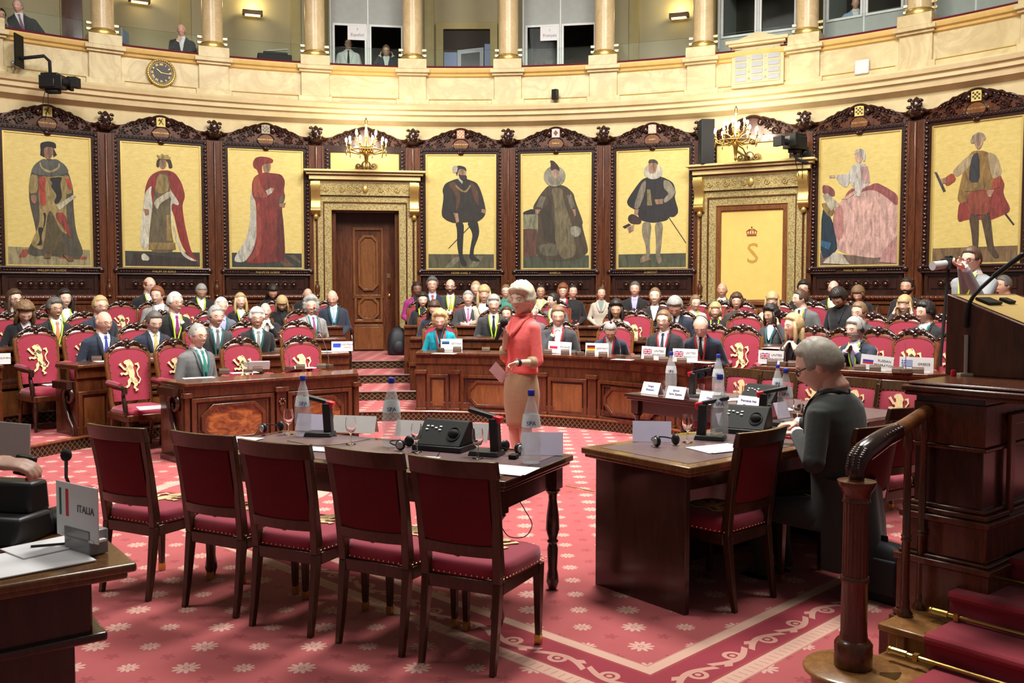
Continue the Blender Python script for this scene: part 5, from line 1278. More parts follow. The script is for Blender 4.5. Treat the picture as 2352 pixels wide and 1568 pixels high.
        if hair[0] == 'bob':
            for sx in (-1, 1): h.tube([hp((sx * .060, -.050, .06)), hp((sx * .082, -.030, .0)), hp((sx * .080, -.018, -.075))], [.018, .022, .012], 8)
        h.build('hair', hairm(hair[1]), root, True)
    if beard:
        h = MB()
        def bf(a, b, c):
            x, y, z = headp(a, b, c, 0, fem); o_ = .006 if (z < -.035 and b < .1) else -.006
            if abs(x) < .018 and abs(z + .0575) < .008: o_ = -.006
            return hp((x + a * o_, y + b * o_, z + c * o_))
        vs, fs = grid(bf, 40, 36); h.add(vs, fs); h.build('beard', hairm(beard), root, True)
    # --- jacket with sleeves
    j = MB(); rr = []
    zs = [z for z in (-.06, .02, .10, .18, .26, .34, .42, .48, .53, .57, .598) if z > jz + .02 or z == jz]
    if jz not in zs: zs = [jz] + zs
    for z in zs:
        a, b, y0 = tor(max(z, -.06), fem); ex = 1.02 + (.05 if z == jz and jz > 0 else 0)
        rr.append([W(a * ex * math.copysign(abs(math.cos(t)) ** .85, math.cos(t)), y0 + b * 1.05 * math.copysign(abs(math.sin(t)) ** .85, math.sin(t)), z) for t in np.linspace(0, 2 * PI, 28, endpoint=False)])
    j.loft(rr)
    for sd in (-1, 1):
        sh, e, wv, hd, hn = AR[sd]; ln = e.lerp(wv, slv)
        j.ball(sh + Vector((-sd * .012, 0, -.008)), (.066, .066, .062), 12, 8)
        if slv > .5: j.ball(e, .056 if not fem else .049, 10, 8)
        j.tube([sh, sh.lerp(e, .5), e, e + (wv - e).normalized() * .02, e.lerp(wv, slv * .5), ln], [.062, .057, .054, .052, .045, .039] if not fem else [.054, .049, .047, .045, .038, .033], 12)
    jm = remesh(j, 'jacket', [cloth(coat)], max(.010, vox * 1.15), 2)
    ja = MB()
    def strip(mb_, path, hw, off, th=.004):
        """flat band lying on the chest along (x, z) points"""
        L_ = []
        for i, (x, z) in enumerate(path):
            a_ = path[max(0, i - 1)]; b_ = path[min(len(path) - 1, i + 1)]; dx, dz = b_[0] - a_[0], b_[1] - a_[1]; l = math.hypot(dx, dz) or 1
            ww = hw[i] if isinstance(hw, (list, tuple)) else hw; nx, nz = -dz / l * ww, dx / l * ww
            q = [(x + nx, z + nz), (x - nx, z - nz)]
            L_.append([W(u, torso_front(u, v, fem, off), v) for u, v in q] + [W(u, torso_front(u, v, fem, off - th), v) for u, v in q[::-1]])
        mb_.loft(L_)
    zV = .60 - vd
    zsV = np.linspace(zV, .605, 9)
    def vw(z): return .004 + .066 * ((z - zV) / vd) ** .9
    OFF = .016
    if shirt:
        sm = MB(); vs = []; m_ = 7
        for z in zsV:
            for i in range(m_): x = vw(z) * (-1 + 2 * i / (m_ - 1)); vs.append(W(x, torso_front(x, z, fem, OFF), z))
        sm.add(vs, [(i * m_ + k, i * m_ + k + 1, (i + 1) * m_ + k + 1, (i + 1) * m_ + k) for i in range(8) for k in range(m_ - 1)])
        if collar:
            for sd in (-1, 1):
                sm.loft([[W(sd * .004, torso_front(.0, .575, fem, .028), .572), W(sd * .035, torso_front(.03, .56, fem, .026), .555), W(sd * .058, -.035, .618), W(sd * .05, -.03, .632)], [W(sd * .006, torso_front(.0, .575, fem, .02), .578), W(sd * .037, torso_front(.03, .56, fem, .018), .56), W(sd * .06, .0, .622), W(sd * .053, .0, .64)]])
            sm.tube([W(.056 * math.cos(t), .006 + .054 * math.sin(t), .618 - .012 * math.sin(t) * -1) for t in np.linspace(0, 2 * PI, 17)], .010, 6)
            for sd in (-1, 1):
                sh, e, wv, hd, hn = AR[sd]; sm.tube([e.lerp(wv, .90), e.lerp(wv, 1.03)], .034 if not fem else .029, 10)
        so = sm.build('shirt', cloth(shirt), root, 50)
    if lapel:
        for sd in (-1, 1):
            pa = [(sd * (vw(z) + .012 + .010 * math.sin(PI * clamp((z - zV) / vd))), z) for z in zsV]
            ja.tube([W(sd * .072, -.045, .592), W(sd * .070, .0, .606), W(sd * .052, .050, .612), W(0, .064, .604)], [.010, .016, .019, .020], 8)
            strip(ja, pa, [.004, .014, .019, .022, .024, .026, .020, .018, .012], OFF + .006, .008)
    for z in ((.18, .12) if lapel and not fem else ()): ja.ball(W(0, torso_front(0, z, fem, .012), z), .007, 6, 4)
    link('jacket', join(jm, ja, [cloth(coat)], 'jacket'), root)
    if tie:
        tm = MB(); strip(tm, [(0, .59), (0, .572), (0, .56), (0, .45), (0, .36), (0, zV + .015)], [.016, .019, .011, .020, .026, .022], OFF + .012, .008); tm.build('necktie', cloth(tie, .6), root, True)
    if lan:
        lm = MB()
        for sd in (-1, 1): strip(lm, [(sd * .066, .60), (sd * .062, .53), (sd * .045, .42), (sd * .022, .30), (sd * .005, .20)], .0095, OFF + .018, .004)
        lm.tube([W(.064 * math.cos(t), .012 + .060 * math.sin(t), .608 + .01 * math.sin(t)) for t in np.linspace(0, PI, 9)], .007, 5)
        lo = lm.build('lanyard', cloth(lan, .5), root, True)
        if badge: 
            bm_ = MB(); bm_.box(W(0, torso_front(0, .15, fem, OFF + .02), .15), (.085, .004, .11)); bm_.build('name_badge', WHITE, lo)
    if glasses:
        g = MB()
        for sx in (-1, 1):
            g.tube([hp((sx * .031 + .020 * math.cos(t), -.097 + .006 * abs(math.cos(t)), .004 + .0145 * math.sin(t))) for t in np.linspace(0, 2 * PI, 15)], .0017 if glasses < 2 else .003, 5)
            g.tube([hp((sx * .051, -.090, .008)), hp((sx * .076, -.03, .012)), hp((sx * .080, .012, .004))], .0018 if glasses < 2 else .003, 5)
        g.tube([hp((-.011, -.100, .008)), hp((.011, -.100, .008))], .0018, 5); g.build('spectacles', GLFR, root)
    if headset:
        g = MB(); g.tube([hp((.092 * math.cos(t), .004, .0 + .135 * math.sin(t))) for t in np.linspace(0, PI, 15)], .005, 6)
        for sx in (-1, 1): g.ball(hp((sx * .086, .006, -.004)), (.016, .03, .034), 10, 6, R=RH)
        g.build('headphones', BLACK, root)
    if legs:
        t = MB()
        for sd in (-1, 1):
            P_ = [Vector(p) for p in legs[sd]]; t.tube(P_, [.088, .078, .062, .055, .045][:len(P_)] if len(P_) <= 5 else .06, 12); 
            q = P_[-1]; 
        t.ball((0, .0, .0), (.175, .14, .12), 14, 10)
        link('trousers', remesh(t, 'trousers', [cloth(legs.get('c', coat))], .014), root)
        fm = MB()
        for sd in (-1, 1):
            q = Vector(legs[sd][-1]); d_ = Vector(legs.get('toe', (0, -1, 0))); fm.ball(q + d_ * .06 + Vector((0, 0, -.045)), (.045, .12, .04), 10, 6, R=Matrix.Rotation(math.atan2(d_.x, -d_.y), 3, 'Z')); 
            o_ = fm.build('shoe', BLACK, root); fm = MB()
    return root, W, hp, AR
ARMS = {
 'desk': {-1: ((-.25, -.06, .25), (-.13, -.30, .245), (.5, -1, -.05), (0, 0, -1)), 1: ((.25, -.06, .25), (.13, -.30, .245), (-.5, -1, -.05), (0, 0, -1))},
 'lap': {-1: ((-.24, .0, .25), (-.10, -.22, .13), (.6, -1, -.1), (0, 0, -1)), 1: ((.24, .0, .25), (.10, -.22, .13), (-.6, -1, -.1), (0, 0, -1))},
 'chinL': {-1: ((-.19, -.24, .26), (-.06, -.22, .50), (.35, .25, 1), (0, 1, -.3)), 1: ((.25, -.06, .25), (.06, -.27, .245), (-.8, -1, 0), (0, 0, -1))},
 'chinR': {1: ((.19, -.24, .26), (.06, -.22, .50), (-.35, .25, 1), (0, 1, -.3)), -1: ((-.25, -.06, .25), (-.06, -.27, .245), (.8, -1, 0), (0, 0, -1))},
 'both': {-1: ((-.20, -.24, .28), (-.07, -.27, .49), (.45, .3, 1), (.6, .6, 0)), 1: ((.20, -.24, .28), (.07, -.27, .49), (-.45, .3, 1), (-.6, .6, 0))},
 'crossed': {-1: ((-.24, -.06, .26), (.02, -.21, .33), (1, -.1, .2), (0, 1, 0)), 1: ((.24, -.06, .26), (-.02, -.23, .30), (-1, -.1, .2), (0, 1, 0))},
 'earR': {1: ((.25, -.16, .40), (.13, -.14, .62), (-.3, .5, 1), (-1, 0, 0)), -1: ((-.25, -.06, .25), (-.06, -.27, .245), (.8, -1, 0), (0, 0, -1))},
 'temples': {-1: ((-.24, -.20, .38), (-.13, -.15, .62), (.2, .5, 1), (1, 0, 0)), 1: ((.24, -.20, .38), (.13, -.15, .62), (-.2, .5, 1), (-1, 0, 0))}}
LEGS = {-1: ((-.09, 0, .0), (-.10, -.22, .03), (-.10, -.44, .03), (-.10, -.46, -.2), (-.10, -.44, -.40)), 1: ((.09, 0, .0), (.10, -.22, .03), (.10, -.44, .03), (.10, -.46, -.2), (.10, -.44, -.40))}
SEAT_H = .47
ROWS = {'L1': (4.15, 0), 'L2': (1, 1), 'L3': (2, 2), 'L4': (3, 3), 'L5': (10.35, 4), 'R1': (1, 1), 'R2': (2, 2), 'R3': (3, 3), 'R4': (10.35, 4)}
def rowpos(px, py, row):
    a, k = ROWS[row]
    if isinstance(a, int):
        r = 6.0
        for _ in range(6): p = onR(px, py, r); r = rk(th_of(p), a) + .90
        return onR(px, py, r), k * RISE
    return onR(px, py, a), k * RISE
# x of the head, y of the hair top | row | hair | skin coat shirt tie lanyard | arms | head yaw (to the picture's right), pitch | extras | label
FOLK = """
448 742 L1|thin g|1 grey white green dteal|lap|38 4|G1 b w|grey-haired man with spectacles and grey suit, leaning back at the flame veneer desk
220 713 L2|none g|1 navy white blue|desk|35 8|G1 b|bald man in navy suit and bright blue tie beside the scroll desk end
340 712 L2|short s|0 navy white yellow|desk|20 22||man with short grey-brown hair and yellow tie, looking down
483 700 L2|short g|1 dgrey white grey dteal|desk|25 6||grey-haired man in dark brown-grey suit with grey tie
583 706 L2|thick w|1 black white lgrey dteal|desk|8 4|G1|white-haired man with spectacles and black suit behind the lion chair
45 692 L3|curly l|0 black white|desk|10 35|F|curly light-brown haired woman in black jacket with bowed head, at the picture edge
113 684 L3|thick s|2 black white orange lime|desk|25 2|G1|dark-grey haired man with spectacles, lime lanyard and orange tie
217 678 L3|short y|1 navy white - dteal|desk|25 5|G1|fair-haired man with spectacles and pinstripe suit behind the bald blue-tie man
388 670 L3|short w|1 black white magenta lime|chinR|35 2|G1|white-haired man with hand on chin, lime lanyard and magenta tie
500 682 L3|short w|1 bgrey lilac - dteal|desk|15 6||white-haired man in blue-grey suit half hidden behind a grey-haired man
605 694 L3|none g|0 black white|both|5 5||bald man with both hands before his mouth, behind the white-haired man
713 681 L3|wild g|1 lgrey white purple dteal|lap|5 5|w|man with wild grey curls and light grey suit
28 664 L4|long b|0 stripe stripe|lap|30 5|F G2|brown-haired woman with dark spectacles and black-white striped top
145 664 L4|long d|0 white white - lime|lap|20 4|F|young woman with long dark hair, white top and lime lanyard
365 656 L4|short r|0 lgrey white|lap|-25 10||young red-brown haired man in light grey jacket
550 673 L4|long y|0 black white - lime|lap|15 2|F H|blonde woman with headphones, black jacket over white top
645 678 L4|bangs y|0 black black|desk|0 35|F|blonde woman in black with bowed head, hair over her face
765 665 L4|none g|1 navy white lblue dteal|lap|-10 20||bald man in navy suit looking down, nearest the wooden door
332 635 L5|bald r|0 black white - lime|chinR|35 4|G1|tall balding man with spectacles and lime lanyard, hand on chin, by the wall
458 650 L5|short g|2 black white - lime|lap|15 35||man with short grey hair looking down at the wall seats
625 652 L5|long d|2 black black|lap|5 40|F|dark long-haired woman looking down below the red robed picture
704 660 L5|none g|1 black black|lap|10 45||bald man bowed forward beside the gilded door frame
1012 713 R1|wild y|1 teal black - red|desk|-5 18|F b|woman in bright turquoise jacket with short fair curls at the ESTONIA sign
1283 700 R1|short l|1 dgrey white - red|chinL|0 12|b|light-brown haired man with red lanyard, hand on chin, behind the POLAND sign
1405 735 R1|short g|1 navy white - red|desk|0 40|f|man bent forward reading behind the GERMANY sign
1528 711 R1|short l|0 black white navy red|lap|-20 6|G1 b|fair-brown haired man with spectacles and red lanyard at a UNITED KINGDOM sign
1623 722 R1|bald g|0 navy white black red|desk|-10 30|G1 H f|balding man with headphones and red lanyard reading papers at the front desk end
1845 720 R1|long y|0 black black|both|-60 5|F|woman in black with loose blonde hair, hands joined at her mouth
1985 728 R1|thick g|0 navy lilac - lime|both|-45 6|H B b|grey-bearded man with headphones, hands clasped, behind the RUSSIAN FEDERATION sign
997 688 R2|long b|0 navy navy|desk|0 30|F|brown-haired woman in navy cardigan looking down behind the turquoise jacket
1134 677 R2|thick g|1 dgrey white black lime|desk|0 8|H|bushy grey-haired man with headphones and lime lanyard
1222 698 R2|short w|1 grey lblue|lap|10 8||white-haired man in grey jacket partly behind the standing woman
1165 702 R2|short b|1 black white|lap|-10 5||man glimpsed between microphone and the standing woman
1418 690 R2|curly d|2 beige beige|chinL|-5 10|F|woman with dark curly hair and beige top, hand on her mouth
1555 679 R2|thick g|1 navy white navy|desk|-5 38||grey-haired man in navy suit bowed behind the fair-brown haired man
1778 701 R2|curly d|2 dgrey white - dteal|earR|-45 10|F H|dark curly-haired woman with white blouse holding her headphones
1980 692 R2|short l|1 dgrey white|lap|-35 8||brown-haired man in dark suit right behind the grey-bearded man
2133 690 R2|thick d|1 black white - green|lap|-50 5|H|dark-haired man with headphones and white pocket square beside the lectern
970 671 R3|long d|0 black black - lime|lap|5 8|F|young dark-haired woman with lime lanyard above the black backpack
1075 667 R3|short g|1 dgrey white pink|crossed|0 2||man with cropped grey hair, grey suit and pink tie
1112 655 R3|bangs y|1 beige white|lap|0 5|F|woman with short blonde fringe behind the grey-suited man
1275 672 R3|short d|0 grey white - lime|lap|-60 2||dark-haired man in profile with grey suit beside the standing woman
1505 660 R3|tied l|0 black white|lap|-5 0|F|young woman with tied fair-brown hair and black jacket by the laptop
1595 676 R3|tied l|0 beige beige - lime|lap|15 15|F|young woman with hair tied back and patterned pale top
1645 695 R3|bob y|1 black black - lime|desk|0 8|F H|blonde woman with headphones and lime lanyard beside the balding headphone wearer
1692 673 R3|bob b|1 brown brown|lap|0 0|F G1|brown-haired woman with spectacles below the gold letter panel
1775 670 R3|bangs y|0 cream cream|lap|-5 12|F|blonde woman with fringe and cream cardigan, eyes lowered
1855 664 R3|short b|0 grey white black lime|desk|-65 5||brown-haired man in grey suit with lime lanyard looking aside
2082 678 R3|bangs y|0 brown white|temples|-20 10|F|blonde woman with fringe pressing both temples
1938 658 R3|thick d|2 black black|lap|-30 45|F|dark-haired person bowed low between two rows
957 647 R4|short d|3 magenta black|lap|10 5||dark-skinned man in magenta cardigan at the gilded door frame
993 636 R4|thick s|1 navy lblue red|crossed|0 -4|G1|man with red tie, navy suit and folded arms by the wall
1035 640 R4|bald b|1 dgrey white gold lime|crossed|-5 0|G2 B|balding bearded man with spectacles, yellow-green tie and lime lanyard
1093 645 R4|tied y|0 black black|lap|0 4|F|blonde woman with pinned hair and black top by the wall
1162 653 R4|short l|0 green green|lap|0 0|G1|person with spectacles and green top by the wall
1211 655 R4|long d|1 blue blue|lap|0 4|F|dark-haired woman in bright blue behind the standing woman
1242 653 R4|tied d|2 beige beige - lime|lap|0 2|F G1|dark-haired woman with spectacles, patterned scarf and lime lanyard
1293 652 R4|bob r|0 red white|lap|0 2|F G1|red-brown haired woman with spectacles in bright red jacket
1315 653 R4|tied d|1 black black|lap|10 2|F|woman with dark hair tied back, dressed in black, beside the red jacket
1381 658 R4|tied b|1 beige patt|lap|5 -2|F l|woman in beige cardigan and patterned scarf seated with folded hands
1459 646 R4|short s|1 black lilac - navy|lap|-5 2||man with cropped grey hair, black suit and purple shirt by the wall
1660 648 R4|none d|2 grey white lblue lime|lap|-10 0||shaven-headed man in grey suit with lime lanyard below the gold letter panel
1848 643 R4|thick d|1 black white|lap|-10 5|G1|dark-haired man with spectacles beside the gilded panel frame
1916 643 R4|bald d|1 black white - lime|lap|-10 2|G1 B|bald bearded man in black suit with lime lanyard
1975 656 R4|bob l|0 black black|lap|-15 30|F|fair-brown haired woman in black looking down by the wall
2085 637 R4|short d|2 black orange - lime|lap|-15 3|B|dark-haired bearded young man with lime lanyard by the wall
2285 640 R4|short d|1 black white|lap|-45 3|G1|dark-haired man with spectacles half behind the lectern
2312 632 R4|short s|2 black white|lap|-50 3||man with greying hair behind the lectern, nearest the picture edge
"""
_lcc = set()
for ln in FOLK.strip().splitlines():
    a, h, c, arm, hd, ex, lb = [q.strip() for q in ln.split('|')]
    px, py, row = a.split(); px, py = float(px), float(py); hs_, hcol = h.split(); cc_ = c.split(); ex = ex.split()
    p, z = rowpos(px, py, row)
    zt = p.z; tgt = (0.8, 6.0) if row[0] == 'L' else (-.2, 6.0)
    rz = face_rz((tgt[0] - p.x, tgt[1] - p.y)); camrz = face_rz((-p.x, -p.y))
    if 'w' in ex: rz += .25
    wy = math.radians(float(hd.split()[0])) + camrz
    rel = math.degrees((wy - rz + PI) % (2 * PI) - PI); rz2 = rz + math.radians(rel) * .35; rel *= .65
    g_ = lambda i: (cc_[i] if len(cc_) > i and cc_[i] != '-' else None)
    big = 'b' in ex
    person(lb, (p.x, p.y, z + SEAT_H), rz2, zt=zt, lean=.42 if 'f' in ex else (.22 if arm in ('desk', 'chinL', 'chinR', 'both') else .03), hyaw=rel, hpitch=float(hd.split()[1]), hair=(hs_, hcol), skin=int(cc_[0]),
           coat=cc_[1], shirt=cc_[2], tie=g_(3), lan=g_(4), arms=ARMS[arm], fem=1 if 'F' in ex else 0, glasses=2 if 'G2' in ex else (1 if 'G1' in ex else 0), headset='H' in ex, beard=hcol if 'B' in ex else None,
           vox=.0075 if big else .0095, legs=dict(LEGS, c='black') if (row in ('L5', 'R4') and px in (1381, 332)) or px == 448 else None, group='seated people in the hemicycle', hs=1.16, collar=not ('F' in ex), lapel=cc_[1] != cc_[2], vd=.30 if not 'F' in ex else .22)
    # the chair this person sits on
    q = Vector((p.x, p.y, z)); d_ = Vector((math.sin(rz), -math.cos(rz), 0))
    if row not in ('L5', 'R4'): place(AC, q - d_ * .06, rz, 'carved red armchair under the ' + ' '.join(lb.split()[:9]).rstrip(','), 'carved red armchairs')
    else: place(SCH, q - d_ * .04, rz, 'dark chair under the ' + ' '.join(lb.split()[:10]).rstrip(','), 'wall seats of the hemicycle')
for px, py, row, lb in ((578, 782, 'L1', 'empty red armchair with lion behind the flame veneer desk, left of its twin'), (712, 775, 'L1', 'empty red armchair with lion behind the front desk, nearest the steps'), (697, 745, 'L2', 'empty red armchair behind the two lion chairs, below the curly-haired man'),
                        (440, 690, 'L4', 'empty red armchair under the grey-haired man looking down'), (292, 690, 'L4', 'empty red chair between pinstripe suit and the tall balding man'), (1455, 735, 'R2', 'empty red armchair behind the GERMANY sign'),
                        (1688, 752, 'R1', 'red armchair beside the balding headphone wearer at the desk end'), (1918, 775, 'R1', 'empty red armchair between the woman in black and the bearded man'), (2072, 770, 'R1', 'empty red armchair behind the GREECE sign'), (2165, 790, 'R1', 'empty red armchair against the rostrum'),
                        (2060, 735, 'R2', 'empty red armchair under the blonde woman pressing her temples'), (1700, 700, 'R2', 'empty red armchair behind the lone armchair of the desk end')):
    p, z = rowpos(px, py, row); rz = face_rz(((.8 if row[0] == 'L' else -.2) - p.x, 6.0 - p.y))
    place(AC, Vector((p.x, p.y, z)), rz, lb, 'carved red armchairs')

# ---- the standing speaker
Wd = 7.8; wx = (1198 - 1176) / FPX * Wd
def wl(px, py, y=0.0):            # point seen at a pixel, y metres behind the speaker's own depth
    q = atY(px, py, Wd + y); return q
wr = math.radians(-52); wroot = Vector((wx, Wd, .90))
def toloc(q): 
    v = Vector(q) - wroot; c, s_ = math.cos(-wr), math.sin(-wr); return Vector((c * v.x - s_ * v.y, s_ * v.x + c * v.y, v.z)) / .98
def dloc(v): c, s_ = math.cos(-wr), math.sin(-wr); return Vector((c * v[0] - s_ * v[1], s_ * v[0] + c * v[1], v[2]))
wa = {1: (toloc(wl(1236, 832, -.15)), toloc(wl(1188, 833, -.26)), dloc((-1, -.25, -.35)), dloc((.1, -.6, -1))),
      -1: (toloc(wl(1160, 826, .06)), toloc(wl(1162, 764, -.10)), dloc((-.45, -.1, 1)), dloc((-1, -.2, -.3)))}
R_, WW, HPF, ARW = person('woman with short fair grey hair, coral jacket and tan skirt, speaking into a handheld microphone', wroot, wr, s=.98, lean=-.02, hyaw=18, hpitch=2, hair=('pixie', 'y2'), skin=4, coat='coral', shirt='coral', arms=wa, fem=1, vox=.006, hs=1.14, jz=.13, slv=.30, vd=.16, collar=False, curl=1.1, lapel=True)
sk = MB(); rr = []
for z, a, b in ((.16, .140, .105), (.12, .150, .115), (.04, .172, .128), (-.05, .183, .136), (-.16, .175, .13), (-.28, .155, .118), (-.33, .147, .112), (-.335, .13, .10)):
    rr.append([(a * math.cos(t) * (1 + .012 * math.sin(5 * t + z * 30)), b * math.sin(t) * (1 + .012 * math.sin(7 * t)), z) for t in np.linspace(0, 2 * PI, 36, endpoint=False)])
sk.loft(rr); sk.build('skirt', cloth('tan', .6), R_, True)
for sd in (-1, 1):
    sk = MB(); sk.tube([(sd * .07, -.02, -.28), (sd * .07, -.01, -.42), (sd * .065, .03, -.60), (sd * .06, .03, -.84)], [.06, .055, .052, .032], 12); sk.build('lower_leg', SKIN[0], R_, True)
    sk = MB(); sk.ball((sd * .06, -.03, -.87), (.04, .11, .035), 12, 8); sk.build('shoe', BLACK, R_, True)
cf = MB()     # turned-back sleeve cuffs, collar, watch
for sd in (-1, 1):
    sh, e, wv, hd_, hn = ARW[sd]; cf.tube([e.lerp(wv, .18), e.lerp(wv, .42)], [.054, .050], 14); cf.build('turned_cuff', cloth('tan', .6), R_, True); cf = MB()
cf = MB(); 
for sd in (-1, 1): cf.loft([[WW(sd * .01, -.115, .50), WW(sd * .06, -.105, .51), WW(sd * .085, -.03, .60), WW(sd * .06, .0, .635)], [WW(sd * .012, -.105, .50), WW(sd * .062, -.095, .515), WW(sd * .087, -.02, .605), WW(sd * .062, .01, .64)]])
cf.tube([WW(.066 * math.cos(t), .010 + .06 * math.sin(t), .622) for t in np.linspace(0, 2 * PI, 17)], .018, 8)
cf.build('collar', cloth('coral'), R_, True)
sh, e, wv, hd_, hn = ARW[1]; wd_ = (wv - e).normalized(); c_ = e.lerp(wv, .93)
cf = MB(); cf.tube([c_ - wd_ * .011, c_ + wd_ * .011], .031, 14); cf.build('watch_strap', BLACK, R_); cf = MB(); cf.ball(c_ + Vector((-.012, -.01, .027)), (.018, .018, .007), 10, 5); cf.build('watch_face', SILVER, R_)
cf = MB(); cf.ball(HPF((.078, .012, -.036)), .0075, 8, 6); cf.build('earring', WPLAST, R_)
m0, m1 = wl(1139, 782, -.13), wl(1157, 742, -.14)
root = thing('handheld_microphone', 'black handheld microphone held by the woman in coral', 'microphone', m0); dv = m1 - m0
m = MB(); m.tube([(0, 0, 0), tuple(dv * .7), tuple(dv * .85)], [.015, .019, .022], 12); m.build('handle', BLACK, root); m = MB(); m.ball(tuple(dv * 1.05), .033, 14, 10); m.build('foam_head', BLACKM, root)
a, b, c, d = wl(1123, 850, -.30), wl(1139, 830, -.30), wl(1168, 862, -.27), wl(1151, 880, -.27)
m = MB(); n_ = Vector((0, .003, 0)); m.add([a, b, c, d, a + n_, b + n_, c + n_, d + n_], [(0, 1, 2, 3), (7, 6, 5, 4), (0, 4, 5, 1), (1, 5, 6, 2), (2, 6, 7, 3), (3, 7, 4, 0)]); tag(m.build('note_sheet', mat('pink_paper', (.72, .58, .58), .7), None, None), 'pale folded notes in the hand of the woman in coral', 'paper')

# ---- the man writing at the solid-ended desk
mr = face_rz((-.70, .71)); mh = Vector((1.88, 5.26, .44))
def ml(q, S=1.15):
    v = Vector(q) - mh; c, s_ = math.cos(-mr), math.sin(-mr); return Vector((c * v.x - s_ * v.y, s_ * v.x + c * v.y, v.z)) / S
def md(v): c, s_ = math.cos(-mr), math.sin(-mr); return Vector((c * v[0] - s_ * v[1], s_ * v[0] + c * v[1], v[2]))
ma = {1: (ml((1.65, 5.08, .77)), ml((1.675, 5.46, .87)), md((-.7, .6, -.1)), (0, 0, -1)),
      -1: (ml((2.06, 5.72, .87)), ml((1.82, 5.92, .865)), md((-1, .1, -.1)), (0, 0, -1))}
R_, WW, HPF, ARW = person('grey-haired man with spectacles and dark green-grey suit seen from behind, writing', mh, mr, s=1.15, lean=.10, hyaw=20, hpitch=24, hair=('short', 'gb'), skin=1, coat='charcoal', shirt='white', arms=ma, glasses=2, vox=.006, hs=1.18, curl=.8,
       legs={-1: ((-.09, 0, .0), (-.12, -.20, .0), (-.12, -.40, -.02), (-.10, -.40, -.20), (-.10, -.36, -.36)), 1: ((.09, 0, .0), (.12, -.20, .0), (.12, -.40, -.02), (.10, -.40, -.20), (.10, -.36, -.36)), 'c': 'charcoal'}, group=None)
j = MB(); rr = []
for z, a, b in ((.20, .182, .135), (.05, .20, .152), (-.06, .205, .165), (-.18, .20, .17), (-.24, .195, .165)):
    rr.append([(a * math.cos(t) * 1.02 + .01 * math.sin(4 * t), .02 + b * math.sin(t) * 1.05 + .008 * math.sin(6 * t), z) for t in np.linspace(-.15, PI + .15, 24)])
vs = [p for r in rr for p in r] + [tuple(Vector(p) * .95) for r in rr for p in r]; n = 24; k0 = len(rr) * n; fs = []
for i in range(len(rr) - 1):
    for k in range(n - 1): fs += [(i * n + k, i * n + k + 1, (i + 1) * n + k + 1, (i + 1) * n + k), (k0 + i * n + k, k0 + (i + 1) * n + k, k0 + (i + 1) * n + k + 1, k0 + i * n + k + 1)]
j.add(vs, fs); j.build('jacket_tail', cloth('charcoal'), R_, True)
h0 = G(1800, 968, .80)

# ---- photographer on the tier
pp = atY(2220, 640, 9.6); pr = face_rz((-.86, -.50)); ph = Vector((pp.x, 9.6, 1.22))
def pl(q): v = Vector(q) - ph; c, s_ = math.cos(-pr), math.sin(-pr); return Vector((c * v.x - s_ * v.y, s_ * v.x + c * v.y, v.z)) / 1.02
def pd(v): c, s_ = math.cos(-pr), math.sin(-pr); return Vector((c * v[0] - s_ * v[1], s_ * v[0] + c * v[1], v[2]))
pc = atY(2174, 606, 9.15)
pa = {1: (pl(atY(2232, 700, 9.20)), pl(atY(2196, 628, 9.10)), pd((-1, 0, .35)), pd((0, 0, 1))), -1: (pl(atY(2200, 690, 9.6)), pl(atY(2190, 622, 9.30)), pd((-1, -.2, .3)), pd((0, -1, 0)))}
zt_ = atY(2215, 566, 9.6).z; ph.x += .09
R_, WW, HPF, ARW = person('photographer in grey sweater with spectacles and lime lanyard holding a camera', ph, pr, zt=zt_, lean=.05, hyaw=0, hpitch=8, hair=('short', 'b'), skin=1, coat='greys', shirt='white', lan='lime', arms=pa, glasses=2, vox=.0085, lapel=False, vd=.12,
       legs={-1: ((-.09, 0, .0), (-.10, 0, -.4), (-.10, 0, -.88)), 1: ((.09, 0, .0), (.10, 0, -.4), (.10, 0, -.88)), 'c': 'navy'})
root = thing('photo_camera', 'black photo camera with pale zoom lens on a monopod', 'camera', pc)
m = MB(); m.box((.02, 0, 0), (.07, .14, .11), rz=.3); m.box((.02, 0, .065), (.05, .06, .03), rz=.3); m.build('camera_body', BLACK, root, 30, .006)
m = MB(); m.tube([(0, 0, 0), (-.10, -.03, -.015), (-.16, -.05, -.02)], [.04, .042, .045], 14); m.build('lens', mat('lens_grey', (.35, .35, .34), .4), root)
m = MB(); m.tube([(.02, 0, -.05), (-.03, .02, -1.0)], .016, 8); m.build('monopod', BLACKM, root)

